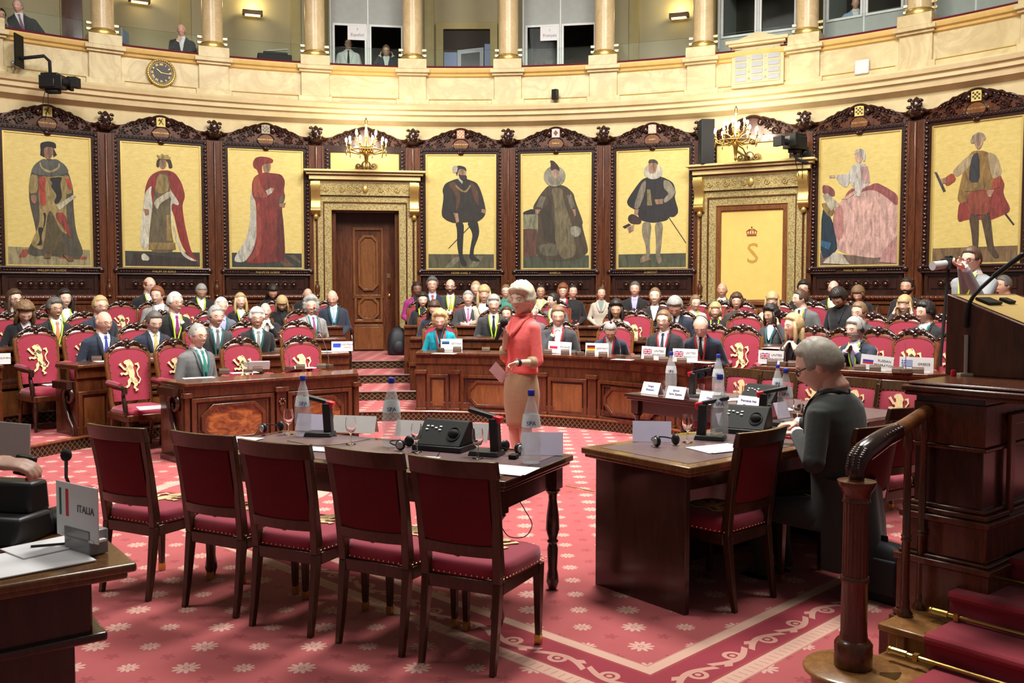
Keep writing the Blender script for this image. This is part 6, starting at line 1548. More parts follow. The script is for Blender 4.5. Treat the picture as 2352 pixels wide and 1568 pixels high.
# ---- people in the gallery
for px, py, dy, hr, coat, shirt, tie, lan, arm, hy, hpi, gl, lb, hh, le in ((0, 20, 0, ('short', 'd'), 'black', 'white', None, None, 'lap', 10, 5, 1, 'man with spectacles in the gallery at the picture corner', 1.0, 0),
        (72, 10, 0, ('thin', 'g'), 'black', 'white', 'purple', None, 'lap', -25, 10, 0, 'grey-haired man in dark suit lounging over the gallery rail', 1.0, .35),
        (418, 58, 0, ('none', 'l'), 'black', 'white', None, None, 'chinL', -10, 5, 0, 'bald man in black suit resting his hand on his mouth in the gallery', 1.0, .1),
        (800, 88, 1.1, ('short', 'd'), 'white', 'white', 'black', None, 'lap', 0, 5, 1, 'interpreter with white shirt and tie behind the booth window', 1.0, 0),
        (888, 108, 1.0, ('short', 'l'), 'navy', 'white', None, None, 'temples', -5, 15, 1, 'interpreter with hands to the head in the booth with the number seven sign', 1.0, .2),
        (1966, -8, .9, ('short', 'd'), 'lblue', 'white', None, None, 'lap', 0, 5, 0, 'interpreter in pale shirt in the booth near the white panel', 1.0, 0)):
    p = onR(px, py, WR + .45 + dy * .6); camrz = face_rz((-p.x, -p.y))
    person(lb, (p.x, p.y, p.z - .84), camrz + math.radians(hy * .4), zt=p.z, lean=le, hyaw=hy * .6, hpitch=hpi, hair=hr, skin=1, coat=coat, shirt=shirt, tie=tie, arms=ARMS[arm], glasses=gl, vox=.0095, group='people in the gallery', sidel=-.25 if px == 72 else 0)

# ---- person at the corner desk, only the hand reaches into the picture
hq = G(40, 1085, .98)
hp0 = Vector((-2.05, 2.15, .50)); hr_ = face_rz((.55, .83))
def hl(q): v = Vector(q) - hp0; c, s_ = math.cos(-hr_), math.sin(-hr_); return Vector((c * v.x - s_ * v.y, s_ * v.x + c * v.y, v.z))
def hd2(v): c, s_ = math.cos(-hr_), math.sin(-hr_); return Vector((c * v[0] - s_ * v[1], s_ * v[0] + c * v[1], v[2]))
hw = atY(-25, 1062, 2.62)
person('person at the corner desk, only one hand with a small black device in view', hp0, hr_, s=1.0, lean=.1, hair=('short', 'b'), skin=1, coat='navy', shirt='white',
       arms={-1: (hl((-2.0, 2.35, .86)), hl(hw), hd2((.95, .25, -.12)), hd2((.1, .3, -1))), 1: ((.25, 0, .25), (.15, -.2, .15), (-.4, -1, 0), (0, 0, -1))}, vox=.006, curl=.5)
q = atY(58, 1068, 2.72)
m = MB(); m.box((0, 0, 0), (.055, .03, .06), ry=.2); o_ = m.build('pocket_receiver', BLACK, None, 30, .006); o_.location = q; tag(o_, 'small black receiver held in the hand at the picture edge', 'receiver')
# ================================================================ things on the tables
UZ = Matrix.Identity(4)
def bottle_proto(full=True):
    root = thing('water_bottle', '', 'bottle')
    m = MB(); m.lathe([(.038, 0), (.043, .012), (.043, .05), (.040, .06), (.043, .07), (.043, .13), (.041, .16), (.033, .21), (.022, .255), (.014, .28), (.0135, .30)], n=20); m.build('bottle_body', WATER, root, 60)
    m = MB(); m.lathe([(.0415, .158), (.0400, .175), (.0345, .212)], n=20, cap=False); m.v = [(x * 1.02, y * 1.02, z) for x, y, z in m.v]; m.build('label', mat('bottle_label', (.72, .78, .78), .5), root, True)
    m = MB(); m.lathe([(.015, .292), (.0155, .30), (.0155, .315), (.013, .318)], n=14); m.build('cap', BLUEP, root, 40)
    return root
def glass_proto():
    root = thing('wine_glass', '', 'glass')
    m = MB(); m.lathe([(.030, 0), (.028, .003), (.006, .008), (.004, .05), (.006, .062), (.022, .075), (.031, .10), (.031, .13), (.027, .158), (.0255, .158), (.029, .13), (.029, .102), (.020, .080), (.002, .07)], n=18); m.build('glass_body', GLASS, root, 60)
    return root
def tumbler_proto():
    root = thing('tumbler', '', 'glass'); m = MB(); m.lathe([(.026, 0), (.032, .10), (.0305, .10), (.025, .006), (.0, .006)], n=18, cap=False); m.build('glass_body', GLASS, root, 60); return root
def deskmic_proto():
    root = thing('desk_microphone', '', 'microphone')
    m = MB(); m.box((0, 0, .012), (.16, .12, .024), tx=.9, ty=.85); m.build('base', BLACK, root, 40, .004)
    m = MB(); m.box((.045, .0, .10), (.045, .055, .17), ry=-.06); m.build('column', BLACK, root, 40, .006)
    m = MB(); m.box((-.02, 0, .205), (.15, .045, .022), ry=.24); m.build('head', BLACK, root, 40, .006)
    m = MB(); m.box((.058, 0, .178), (.045, .050, .035), ry=.24); m.build('light_band', REDP, root, 40, .006)
    return root
def headphones_proto():
    root = thing('headphones', '', 'headphones')
    m = MB(); m.tube([(.075 * math.cos(t), .02 + .075 * math.sin(t) * .9, .03 + .012 * math.sin(t)) for t in np.linspace(-.2, PI + .2, 17)], .0045, 6); m.build('headband', BLACK, root)
    for sx in (-1, 1):
        m = MB(); m.ball((sx * .068, 0, .034), (.018, .032, .034), 12, 8); e = m.build('ear_cup', BLACK, root, True)
        m = MB(); m.ball((sx * .082, 0, .034), (.008, .022, .023), 12, 8); m.build('cup_cap', SILVER, e, True)
    return root
def console_proto():
    root = thing('interpreter_console', '', 'console')
    m = MB(); a = [(-.13, 0), (.13, 0), (.13, .028), (-.13, .028)]
    m.box((0, 0, .014), (.28, .20, .028)); m.build('base', BLACK, root, 40, .004)
    m = MB(); vs = [(-.13, -.09, .028), (.13, -.09, .028), (.13, .09, .028), (-.13, .09, .028), (-.13, .02, .145), (.13, .02, .145), (.13, .06, .145), (-.13, .06, .145)]
    m.add(vs, [(0, 3, 2, 1), (4, 5, 6, 7), (0, 1, 5, 4), (3, 7, 6, 2), (0, 4, 7, 3), (1, 2, 6, 5)]); m.build('housing', DGREY, root, 40, .006)
    def on(u, v): f = (v - .028) / .117; return (u, -.09 + .11 * f - .003, v)
    m = MB(); m.tube([on(.07 + .034 * math.cos(t), .085 + .030 * math.sin(t)) for t in np.linspace(0, 2 * PI, 21)], .004, 6); m.ball(on(.07, .085), (.03, .02, .026), 12, 6); m.build('loudspeaker', BLACKM, root)
    m = MB()
    for u, v in ((-.09, .115), (-.065, .115), (-.09, .10), (-.04, .108), (-.015, .115), (-.015, .1)): m.box(on(u, v), (.014, .006, .006), rx=-.8)
    m.build('button', WPLAST, root)
    return root
BP, GP, TP, MP, HP, CP = bottle_proto(), glass_proto(), tumbler_proto(), deskmic_proto(), headphones_proto(), console_proto()
LT, ST = 'long table', 'solid-ended desk'
TZ = {1: .7725, 2: .8025, 3: .7725}
def put(proto, px, py, tb, rz, lab, grp, k=1.0):
    g = G(px, py, TZ[tb]); o = place(proto, Vector((g.x, g.y, TZ[tb])), rz, lab, grp)
    if k != 1: o.scale = (k, k, k)
    return o
for px, py, tb, lb, k in ((697, 1000, 1, 'clear labelled bottle with blue cap beside the first desk microphone of the long table', 1.22), (900, 1024, 1, 'clear labelled bottle with blue cap left of the interpreter console, long table', 1.3), (1220, 1062, 1, 'clear bottle with blue cap in front of the standing woman, long table end', 1.25),
                       (1652, 1008, 2, 'labelled bottle behind the desk microphone nearest the lilac card of the solid-ended desk', 1.25), (1803, 975, 2, 'labelled bottle beside the seated writing man', 1.2),
                       (1541, 905, 3, 'labelled bottle between the first two white name cards', 1.0), (1649, 915, 3, 'clear bottle in front of the first lion chair', 1.0), (1785, 930, 3, 'clear bottle in front of the middle lion chair', 1.05)):
    b = put(BP, px, py, tb, 0, lb, 'water bottles on the tables', k)
    ang = math.atan2(-b.location.x, -(-b.location.y)) if False else math.atan2(b.location.x, -b.location.y)
    b.rotation_euler.z = face_rz((-b.location.x, -b.location.y))
    text('SPA', .026, T(0, -.0425, .175) @ Matrix.Rotation(.16 * -1, 4, 'X') @ TXT, b, mat('label_blue', (.02, .03, .3), .5))
for px, py, tb, lb in ((663, 997, 1, 'stemmed glass at the far left of the long table, beside the headphones'), (806, 1020, 1, 'stemmed glass in front of the grey card on the long table'), (957, 1038, 1, 'stemmed glass left of the console corner'), (1097, 1052, 1, 'stemmed glass beside the second desk microphone of the long table'),
                       (1579, 1015, 2, 'stemmed glass beside the lilac card and headphones, solid-ended desk'), (1831, 972, 2, 'stemmed glass near the seated man, solid-ended desk')):
    put(GP, px, py, tb, 0, lb, 'stemmed glasses', 1.05)
for px, py, tb, lb in ((1525, 896, 3, 'small glass behind the first white name card'), (1610, 908, 3, 'small glass beside the far red-topped microphone'), (1699, 912, 3, 'small glass in front of the first lion chair'), (1757, 918, 3, 'small glass in front of the second lion chair')):
    put(TP, px, py, tb, 0, lb, 'small glasses on the name card table')
for px, py, tb, rz, lb in ((736, 1000, 1, -.15, 'black and red desk microphone beside the first bottle of the long table'), (1118, 1044, 1, -.35, 'black and red desk microphone right of the interpreter console, long table'),
                       (1632, 1008, 2, 2.75, 'black and red desk microphone next to the console, solid-ended desk'), (1770, 975, 2, 2.75, 'black and red desk microphone by the hands of the seated man'), (1604, 912, 3, 2.6, 'black and red desk microphone behind the name cards')):
    put(MP, px, py, tb, rz, lb, 'desk microphones', 1.15)
for px, py, tb, rz, lb in ((625, 992, 1, .9, 'black headphones at the far end of the long table'), (1176, 1040, 1, 2.2, 'black silver headphones beside the bottle at the long table end'), (930, 1030, 1, 1.3, 'black headphones lying left of the console'), (1530, 1024, 2, .5, 'black silver headphones before the lilac card, solid-ended desk'), (1845, 950, 2, 1.5, 'headphones beyond the stemmed glass near the seated man')):
    put(HP, px, py, tb, rz, lb, 'headphones on the tables')
for px, py, tb, rz, lb in ((1022, 1030, 1, -.42, 'dark interpreter console with round loudspeaker in the middle of the long table'), (1712, 992, 2, -.55, 'dark interpreter console on the solid-ended desk'), (1748, 930, 3, -.8, 'dark interpreter console behind the name card with two lines, far table')):
    put(CP, px, py, tb, rz, lb, 'interpreter consoles', 1.15)
def tentcard(px, py, tb, rz, w_, h_, mt, lab, lines=None, cat='card', sz=.032, back=False, grp=None):
    g = G(px, py, TZ[tb]); root = thing('name_card', lab, cat, (g.x, g.y, TZ[tb]), rz, grp)
    m = MB(); t = h_ * .38
    for s in (-1, 1): m.add([(-w_ / 2, s * t, 0), (w_ / 2, s * t, 0), (w_ / 2, 0, h_), (-w_ / 2, 0, h_), (-w_ / 2, s * (t - .002), 0), (w_ / 2, s * (t - .002), 0), (w_ / 2, 0, h_ - .002), (-w_ / 2, 0, h_ - .002)], [(0, 1, 2, 3), (7, 6, 5, 4), (0, 4, 5, 1), (1, 5, 6, 2), (2, 6, 7, 3), (3, 7, 4, 0)])
    m.build('folded_card', mt, root, None)
    if lines:
        a = math.atan2(t, h_)
        for i, (s_, z) in enumerate(lines):
            M = T(0, -t * (1 - z) - .0015, h_ * z) @ Matrix.Rotation(-a, 4, 'X') @ TXT
            if back: M = M @ Matrix.Rotation(PI, 4, 'Y')
            text(s_, sz, M, root, INKB)
    return root
r3 = face_rz((-.785, -.62))
for px, py, ln in ((1498, 904, (('Dragos', .68), ('Bratasanu', .38))), (1556, 915, (('Ignacio', .68), ('Serna Zaplana', .38))), (1633, 928, (('Vivien', .5),)), (1722, 940, (('Francesca Ines', .66), ('Moretto', .32)))):
    tentcard(px, py, 3, r3 + .0, .21, .105, WHITE, {1498: 'white name card farthest from the camera on the name card table', 1556: 'white name card with two lines, second from the far end', 1633: 'white name card with one line, half behind a bottle', 1722: 'white name card in front of the dark console, nearest the camera'}[px], ln, sz=.026, grp='white name cards')
r1_ = face_rz((-.45, -.893))
tentcard(722, 988, 1, r1_ + .1, .25, .11, LILAC, 'lilac tent card behind the first bottle of the long table')
tentcard(816, 992, 1, r1_ + .25, .30, .11, GREYC, 'grey tent card behind a stemmed glass, long table')
tentcard(945, 1000, 1, r1_ + .2, .20, .10, GREYC, 'grey tent card half behind the second bottle')
tentcard(1095, 1012, 1, r1_ + .2, .16, .11, GREYC, 'pale grey tent card beside the console, behind the red-topped microphone')
tentcard(1245, 1042, 1, r1_ + .42, .24, .125, LILAC, 'lilac tent card at the open end of the long table')
tentcard(1497, 1012, 2, face_rz((.65, -.76)) - .85, .23, .12, LILAC, 'lilac tent card at the corner of the solid-ended desk')
tentcard(1660, 985, 2, face_rz((.65, -.76)), .16, .11, LILAC, 'lilac tent card behind the console microphone')
tentcard(1790, 958, 2, face_rz((.65, -.76)), .16, .11, LILAC, 'lilac tent card behind the bottle near the seated man')
def sheet(px, py, z, w_, h_, rz, lab, mt=None, cat='paper', nm='paper_sheet'):
    g = G(px, py, z); m = MB(); m.box((0, 0, .0012), (w_, h_, .0022)); m.box((.012, -.008, .0034), (w_, h_, .002), rz=.06); o = m.build(nm, mt or WHITE, None, None); o.location = (g.x, g.y, z); o.rotation_euler.z = rz; tag(o, lab, cat); return o
sheet(1165, 1080, .7735, .21, .26, 1.1, 'white paper stack at the near corner of the long table'); sheet(735, 1032, .7735, .2, .12, -.4, 'white paper between the chairs, middle of the long table'); sheet(552, 1010, .7735, .2, .2, -.4, 'white paper at the far short end of the long table'); sheet(975, 1052, .7735, .14, .10, -.4, 'white slip on the long table in front of the console')
sheet(1650, 1030, .8035, .30, .22, .45, 'white papers beside headphones on the solid-ended desk'); sheet(1590, 905, .7735, .15, .1, .4, 'white note beside the far small glass'); sheet(1680, 918, .7735, .24, .14, .4, 'papers on the name card table before the first lion chair'); sheet(1800, 940, .7735, .14, .18, .4, 'pale box-like paper stack beside the seated man')
g = G(1755, 972, .8035); m = MB(); m.box((0, 0, .008), (.05, .10, .016)); o_ = m.build('mobile_phone', BLACK, None, 30, .004); o_.location = g; o_.rotation_euler.z = .9; tag(o_, 'small black device by the hand of the seated man', 'phone')
g = G(1822, 1003, .8035); m = MB(); m.box((0, 0, .006), (.16, .12, .012)); o_ = m.build('notebook', REDP, None, 30, .002); o_.location = g; o_.rotation_euler.z = .7; tag(o_, 'thin red notebook under the hands of the seated man', 'notebook')
g = G(1180, 1052, .7735); m = MB(); m.box((0, 0, .012), (.045, .07, .024)); o_ = m.build('pocket_receiver', DGREY, None, 30, .005); o_.location = g; o_.rotation_euler.z = -.3; tag(o_, 'black pocket receiver next to headphones at the long table end', 'receiver')
def cable(pts, r, mt, lab, nm='cable'):
    P = [Vector(p) for p in pts]; Q = []
    for i in range(len(P) - 1):
        a, b, c, d = P[max(0, i - 1)], P[i], P[i + 1], P[min(len(P) - 1, i + 2)]
        for f in np.linspace(0, 1, 6, endpoint=False): Q.append(.5 * ((2 * b) + (c - a) * f + (2 * a - 5 * b + 4 * c - d) * f * f + (3 * b - a - 3 * c + d) * f ** 3))
    Q.append(P[-1]); m = MB(); m.tube(Q, r, 5); return tag(m.build(nm, mt, None, True), lab, 'cable')
z_ = .777
cable([G(850, 1008, z_), G(780, 1020, z_), G(720, 1022, z_), G(660, 1012, z_)], .0022, BLACK, 'thin black cable lying along the middle of the long table')
cable([G(1010, 1038, z_), G(990, 1062, z_), G(965, 1050, z_), G(950, 1035, z_)], .0022, BLACK, 'thin black cable looping between console and glass on the long table')
cable([atY(1180, 1130, 5.0), atY(1205, 1170, 5.05), atY(1222, 1205, 5.1), atY(1205, 1232, 5.1), atY(1170, 1232, 5.05), atY(1152, 1210, 5.0)], .0028, BLACK, 'black cable loop hanging under the long table')
cable([G(1545, 1000, .806), G(1580, 994, .806), G(1640, 996, .806), G(1690, 985, .806)], .003, mat('yellow_cable', (.6, .6, .05), .4), 'yellow cable across the solid-ended desk')
cable([G(1695, 1020, .806), G(1705, 1000, .81), G(1708, 985, .83), G(1698, 970, .86)], .0022, SILVER, 'thin grey headphone wire in front of the console, solid-ended desk')
cable([G(1300, 1115, .004), G(1325, 1120, .004), G(1345, 1124, .004), G(1365, 1128, .004)], .004, mat('ochre_cable', (.5, .35, .08), .5), 'ochre cable on the carpet between the two tables')
# ---- country signs and controls on the curved desks
def bx(px, py, z, outm=0.0): return G(px, py, z)
FL = {'EE': [(0, 'h', (.03, .2, .6)), (1, 'h', (.01, .01, .01)), (2, 'h', (.8, .8, .8))], 'PL': [(0, 'h', (.8, .8, .8)), (1, 'h', (.7, .02, .06))], 'DE': [(0, 'h', (.01, .01, .01)), (1, 'h', (.7, .01, .02)), (2, 'h', (.85, .6, .02))], 'RU': [(0, 'h', (.8, .8, .8)), (1, 'h', (.02, .06, .45)), (2, 'h', (.65, .02, .03))]}
def flag(code, x, z, w_, h_, root):
    mats = []; m = MB()
    def q(x0, z0, x1, z1, c, k=0):
        mm = mat('flag_%02x%02x%02x' % tuple(int(v * 255) for v in c), c, .6)
        if mm not in mats: mats.append(mm)
        m.plate([(x + x0 * w_, z + z0 * h_), (x + x1 * w_, z + z0 * h_), (x + x1 * w_, z + z1 * h_), (x + x0 * w_, z + z1 * h_)], -.0028 - .0003 * k, -.002, mats.index(mm))
    if code in FL:
        L_ = FL[code]; n = len(L_)
        for i, _, c in L_: q(0, 1 - (i + 1) / n, 1, 1 - i / n, c)
    elif code == 'GB':
        q(0, 0, 1, 1, (.02, .03, .25)); Wt, Rd = (.8, .8, .8), (.65, .01, .03)
        for sgn in (1, -1):
            for wd, c, k in ((.14, Wt, 1), (.05, Rd, 2)):
                mm = mat('flag_%02x%02x%02x' % tuple(int(v * 255) for v in c), c, .6)
                if mm not in mats: mats.append(mm)
                a, b = (0, 1) if sgn > 0 else (1, 0)
                P4 = [(0, a - wd * sgn), (wd, a), (1, b + wd * sgn), (1 - wd, b)] if sgn > 0 else [(0, 0), (wd * .7, 0), (1, 1 - wd), (1, 1), (1 - wd * .7, 1), (0, wd)]
                if sgn > 0: P4 = [(0, 1), (0, 1 - wd), (1 - wd * .7, 0), (1, 0), (1, wd), (wd * .7, 1)]
                m.plate([(x + u * w_, z + v * h_) for u, v in P4], -.0028 - .0003 * k, -.002, mats.index(mm))
        q(0, .34, 1, .66, Wt, 3); q(.40, 0, .60, 1, Wt, 3); q(0, .42, 1, .58, Rd, 4); q(.45, 0, .55, 1, Rd, 4)
    elif code == 'GR':
        B_l, Wt = (.04, .12, .5), (.8, .8, .8); q(0, 0, 1, 1, Wt)
        for i in range(5): q(0, 1 - (2 * i + 1) / 9, 1, 1 - 2 * i / 9, B_l, 1)
        q(0, 4 / 9, .37, 1, B_l, 2); q(0, .67, .37, .78, Wt, 3); q(.15, 4 / 9, .22, 1, Wt, 3)
    elif code == 'EU': q(0, 0, 1, 1, (.02, .05, .4))
    elif code == 'IT': q(0, 0, .14, 1, (.03, .17, .14)); q(.42, 0, .60, 1, (.7, .03, .06))
    if mats: m.build('flag_print', mats, root, None)
def sign(px, py, z, w_, h_, code, lines, lab, rz=None, tilt=0, nm='country_sign', sz=.032, fw=.10):
    g = G(px, py, z); root = thing(nm, lab, 'sign', g, face_rz((-g.x, -g.y)) if rz is None else rz, 'country signs'); root.rotation_euler.y = tilt
    m = MB(); m.box((0, .0, h_ / 2), (w_, .004, h_)); m.box((0, .02, .004), (w_ * .8, .05, .008)); m.build('sign_plate', mat('sign_white', (.80, .80, .80), .5), root, None)
    if code: flag(code, -w_ / 2 + .02, h_ * .38, fw, h_ * .42 if code != 'IT' else h_ * .5, root)
    for i, s_ in enumerate(lines): text(s_, sz, T(w_ * .22, -.003, h_ * (.56 if len(lines) == 1 else (.68 - .30 * i))) @ TXT, root, INK)
    return root
ZD, ZD0, ZD2, ZD3 = RISE + .776, .791, 2 * RISE + .776, 3 * RISE + .776
for px, py, code, ln, lab, tl, w_ in ((1037, 803, 'EE', ('ESTONIA',), 'white sign with blue-black-white flag reading ESTONIA', 0, .30), (1285, 811, 'PL', ('POLAND',), 'white sign with flag reading POLAND', .06, .30), (1371, 815, 'DE', ('GERMANY',), 'white sign with black-red-gold flag reading GERMANY', .02, .29),
                                      (1500, 825, 'GB', ('UNITED', 'KINGDOM'), 'UNITED KINGDOM sign in front of the fair-brown haired man', .06, .28), (1573, 831, 'GB', ('UNITED', 'KINGDOM'), 'UNITED KINGDOM sign at the end of the long front desk', .03, .28),
                                      (1770, 836, 'GB', ('UNITED', 'KINGDOM'), 'UNITED KINGDOM sign on the desk beside the rostrum', .03, .27), (2012, 850, 'RU', ('RUSSIAN', 'FEDERATION'), 'white sign with flag reading RUSSIAN FEDERATION', .10, .31), (2104, 855, 'GR', ('GREECE',), 'white sign with striped flag reading GREECE', .02, .31)):
    sign(px, py, ZD, w_, .15, code, ln, lab, tilt=tl)
sign(786, 806, ZD, .28, .13, 'EU', ('EUROPEAN', 'UNION'), 'white sign reading EUROPEAN with a loose sheet before it', tilt=0)
sheet(756, 807, ZD, .22, .2, .4, 'white sheet hanging over the second desk edge by the EUROPEAN sign')
s_ = sign(212, 1262, .80, .26, .19, 'IT', ('ITALIA',), 'white sign with green and red bars reading ITALIA', rz=.60, sz=.036, fw=.10); s_.location = ITM @ Vector((-.13, .24, .05)); s_.rotation_euler.z = -.62
m = MB(); m.box((0, .03, -.005), (.16, .07, .085)); m.build('sign_holder', mat('clear_holder', (.25, .25, .26), .2), s_, 30, .004)
g = G(5, 838, ZD); sign(6, 836, ZD, .16, .12, None, ('SLOVENIA',), 'white sign cut by the picture edge on the outer desk', sz=.024)
s_ = sign(20, 1060, .80, .20, .13, None, (), 'grey backside of a sign held up at the picture edge', nm='sign_card'); s_.location = atY(5, 1062, 2.95); s_.rotation_euler = (.0, .05, -.2)
for o_ in list(s_.children): o_.data.materials[0] = GREYC
# brown wedge microphone boxes and gooseneck microphones
bxp = thing('microphone_box', '', 'box'); m = MB()
vs = [(-.055, -.04, 0), (.055, -.04, 0), (.055, .04, 0), (-.055, .04, 0), (-.055, -.03, .045), (.055, -.03, .045), (.055, .04, .06), (-.055, .04, .06)]
m.add(vs, [(0, 3, 2, 1), (4, 5, 6, 7), (0, 1, 5, 4), (3, 7, 6, 2), (0, 4, 7, 3), (1, 2, 6, 5)]); m.build('housing', mat('box_brown', (.08, .045, .03), .4), bxp, 30, .004)
gnp = thing('gooseneck_microphone', '', 'microphone'); m = MB(); m.box((0, 0, .022), (.10, .08, .044), ty=.8); m.build('housing', mat('box_brown'), gnp, 30, .005)
m = MB(); m.tube([(0, 0, .04), (.0, .0, .12), (-.02, -.02, .25), (-.05, -.05, .36), (-.075, -.08, .42)], [.005, .004, .0035, .0035, .004], 6); m.build('gooseneck', mat('steel'), gnp, True); m = MB(); m.ball((-.08, -.085, .43), .016, 8, 6); m.build('foam_head', mat('foam_red', (.12, .02, .03), .8), gnp, True)
def near(px):      # words naming what stands nearest on the desk
    return min(((1037, 'the ESTONIA sign'), (1180, 'the standing woman'), (1285, 'the POLAND sign'), (1371, 'the GERMANY sign'), (1500, 'the first UNITED KINGDOM sign'), (1573, 'the last UNITED KINGDOM sign of the long desk')), key=lambda q: abs(q[0] - px))[1]
for i, (px, py, lb) in enumerate(((1050, 806, 'right of the ESTONIA sign'), (1116, 807, 'between ESTONIA sign and the standing woman'), (1258, 812, 'left of the POLAND sign'), (1298, 813, 'in front of the POLAND sign'), (1356, 816, 'left of the GERMANY sign'), (1385, 819, 'under the GERMANY sign'),
                          (1460, 826, 'left of the first UNITED KINGDOM sign'), (1490, 828, 'under the first UNITED KINGDOM sign'), (1524, 831, 'right of the first UNITED KINGDOM sign'), (1566, 834, 'under the last UNITED KINGDOM sign of the long desk'),
                          (1773, 838, 'under the UNITED KINGDOM sign beside the seated man'), (1822, 841, 'between UNITED KINGDOM sign and the seated man'), (1930, 846, 'just right of the head of the seated man'), (1975, 850, 'left of the RUSSIAN FEDERATION sign'), (2010, 852, 'under the RUSSIAN FEDERATION sign'), (2062, 856, 'between RUSSIAN FEDERATION and GREECE signs'), (2108, 857, 'under the GREECE sign'))):
    g = G(px, py, ZD); dup(bxp, g, face_rz((-g.x, -g.y)), 'small brown wedge control box ' + lb, 'wedge control boxes') if i else (setattr(bxp, 'location', g), bxp.__setitem__('label', 'small brown wedge control box ' + lb), bxp.__setitem__('group', 'wedge control boxes'))
for px, py, z, lb in ((515, 858, ZD0, 'beside the man in grey suit on the flame veneer desk'), (592, 853, ZD0, 'before the first lion chair'), (690, 848, ZD0, 'before the second lion chair'), (738, 846, ZD0, 'near the right end of the flame veneer desk'), (222, 829, ZD, 'before the bald blue-tie man'), (352, 822, ZD, 'before the man with the yellow tie'), (640, 809, ZD, 'before the white-haired man'), (742, 773, ZD2, 'before the man with wild grey curls'), (545, 812, ZD, 'before the man with the grey tie')):
    g = G(px, py, z); dup(bxp, g, face_rz((-g.x, -g.y)), 'small brown control box ' + lb, 'wedge control boxes')
first = True
for px, py, z, lb in ((1012, 806, ZD, 'before the woman in turquoise'), (1332, 815, ZD, 'between POLAND and GERMANY signs'), (1425, 823, ZD, 'right of the GERMANY sign'), (570, 856, ZD0, 'before the first lion chair, thin and leaning'), (665, 850, ZD0, 'between the two lion chairs'), (755, 845, ZD0, 'at the steps end of the flame veneer desk'),
                      (1803, 840, ZD, 'next to the UNITED KINGDOM sign beside the rostrum'), (2080, 857, ZD, 'before the GREECE sign'), (1915, 846, ZD, 'before the grey-bearded man'), (128, 788, ZD2, 'before the man with orange tie'), (738, 775, ZD2, 'before the man with wild curls'), (475, 781, ZD2, 'before the grey-haired man with grey tie'), (1475, 781, ZD2, 'beside the laptop row'), (1690, 795, ZD2, 'above the desk end armchair'), (1722, 756, ZD3, 'below the brown-haired woman with spectacles'), (175, 760, ZD3, 'below the young woman in white')):
    g = G(px, py, z); lab = 'thin gooseneck microphone ' + lb
    if first: gnp.location = g; gnp.rotation_euler.z = face_rz((-g.x, -g.y)) + 2; gnp['label'] = lab; gnp['group'] = 'gooseneck microphones'; first = False
    else: dup(gnp, g, face_rz((-g.x, -g.y)) + random.uniform(-1, 1), lab, 'gooseneck microphones')
sheet(560, 856, ZD0, .28, .16, .5, 'white papers before the first lion chair'); sheet(690, 846, ZD0, .36, .16, .6, 'white papers before the second lion chair'); sheet(455, 868, ZD0, .3, .14, .5, 'white papers beside the grey-suited man')
tb_ = tentcard; 
for px, py, w_, lb in ((590, 848, .30, 'white tent card standing before the first lion chair'), (690, 843, .40, 'wide white tent card standing before the second lion chair')):
    g = G(px, py, ZD0); root = thing('name_card', lb, 'card', g, face_rz((-g.x, -g.y)) + .1, 'white tent cards on the flame veneer desk'); m = MB(); m.box((0, 0, .045), (w_, .004, .10), rx=.35); m.box((0, .035, .045), (w_, .004, .10), rx=-.35); m.build('folded_card', WHITE, root, None)
sheet(1020, 812, ZD, .3, .14, -.3, 'pale green paper at the ESTONIA end of the desk', mat('green_paper', (.5, .7, .5), .7)); sheet(1430, 826, ZD, .25, .14, -.6, 'white note left of the first UNITED KINGDOM sign'); sheet(1610, 832, ZD, .3, .18, -.8, 'booklet with red edge under the hands of the headphone wearer'); sheet(1215, 808, ZD, .2, .12, -.3, 'white paper right of the standing woman')
sheet(250, 829, ZD, .3, .16, .8, 'white paper before the bald blue-tie man'); sheet(320, 824, ZD, .28, .16, .7, 'lilac papers before the man with yellow tie', LILAC); sheet(1785, 800, ZD2, .3, .2, -.9, 'papers before the curly-haired woman in white blouse')
sheet(352, 936, .49, .3, .3, .5, 'paper on the seat of the free-standing lion armchair'); sheet(118, 882, .62, .2, .3, .8, 'paper on the seat of the outer lion armchair')
# laptop on the third row
g = G(1485, 745, ZD3); root = thing('laptop', 'open silver laptop before the young woman with tied hair', 'laptop', g, face_rz((-g.x, -g.y)))
m = MB(); m.box((0, .0, .01), (.34, .24, .018)); m.build('keyboard_base', SILVER, root, 30, .003); m = MB(); m.box((0, -.13, .12), (.34, .01, .22), rx=.2); m.build('lid', SILVER, root, 30, .003)
# backpack and clothes on the landing
g = G(915, 812, 4 * RISE); root = thing('backpack', 'black backpack on the landing beside the wooden door', 'backpack', (g.x, g.y - .6, 3 * RISE), .3)
p_ = onR(914, 812, 10.5); root.location = (p_.x, p_.y, 4 * RISE)
m = MB(); rings = []
for z, a, b in ((0, .15, .11), (.03, .19, .14), (.25, .19, .15), (.40, .16, .12), (.50, .10, .07), (.52, .03, .02)): rings.append([(a * math.copysign(abs(math.cos(t)) ** .7, math.cos(t)), b * math.copysign(abs(math.sin(t)) ** .7, math.sin(t)), z) for t in np.linspace(0, 2 * PI, 24, endpoint=False)])
m.loft(rings); m.ball((0, -.13, .16), (.13, .06, .13), 12, 8); m.build('body', mat('bag_nylon'), root, 50); m = MB(); m.tube([(-.05, 0, .51), (0, 0, .56), (.05, 0, .51)], .01, 6); m.build('grab_handle', BLACKM, root, True)
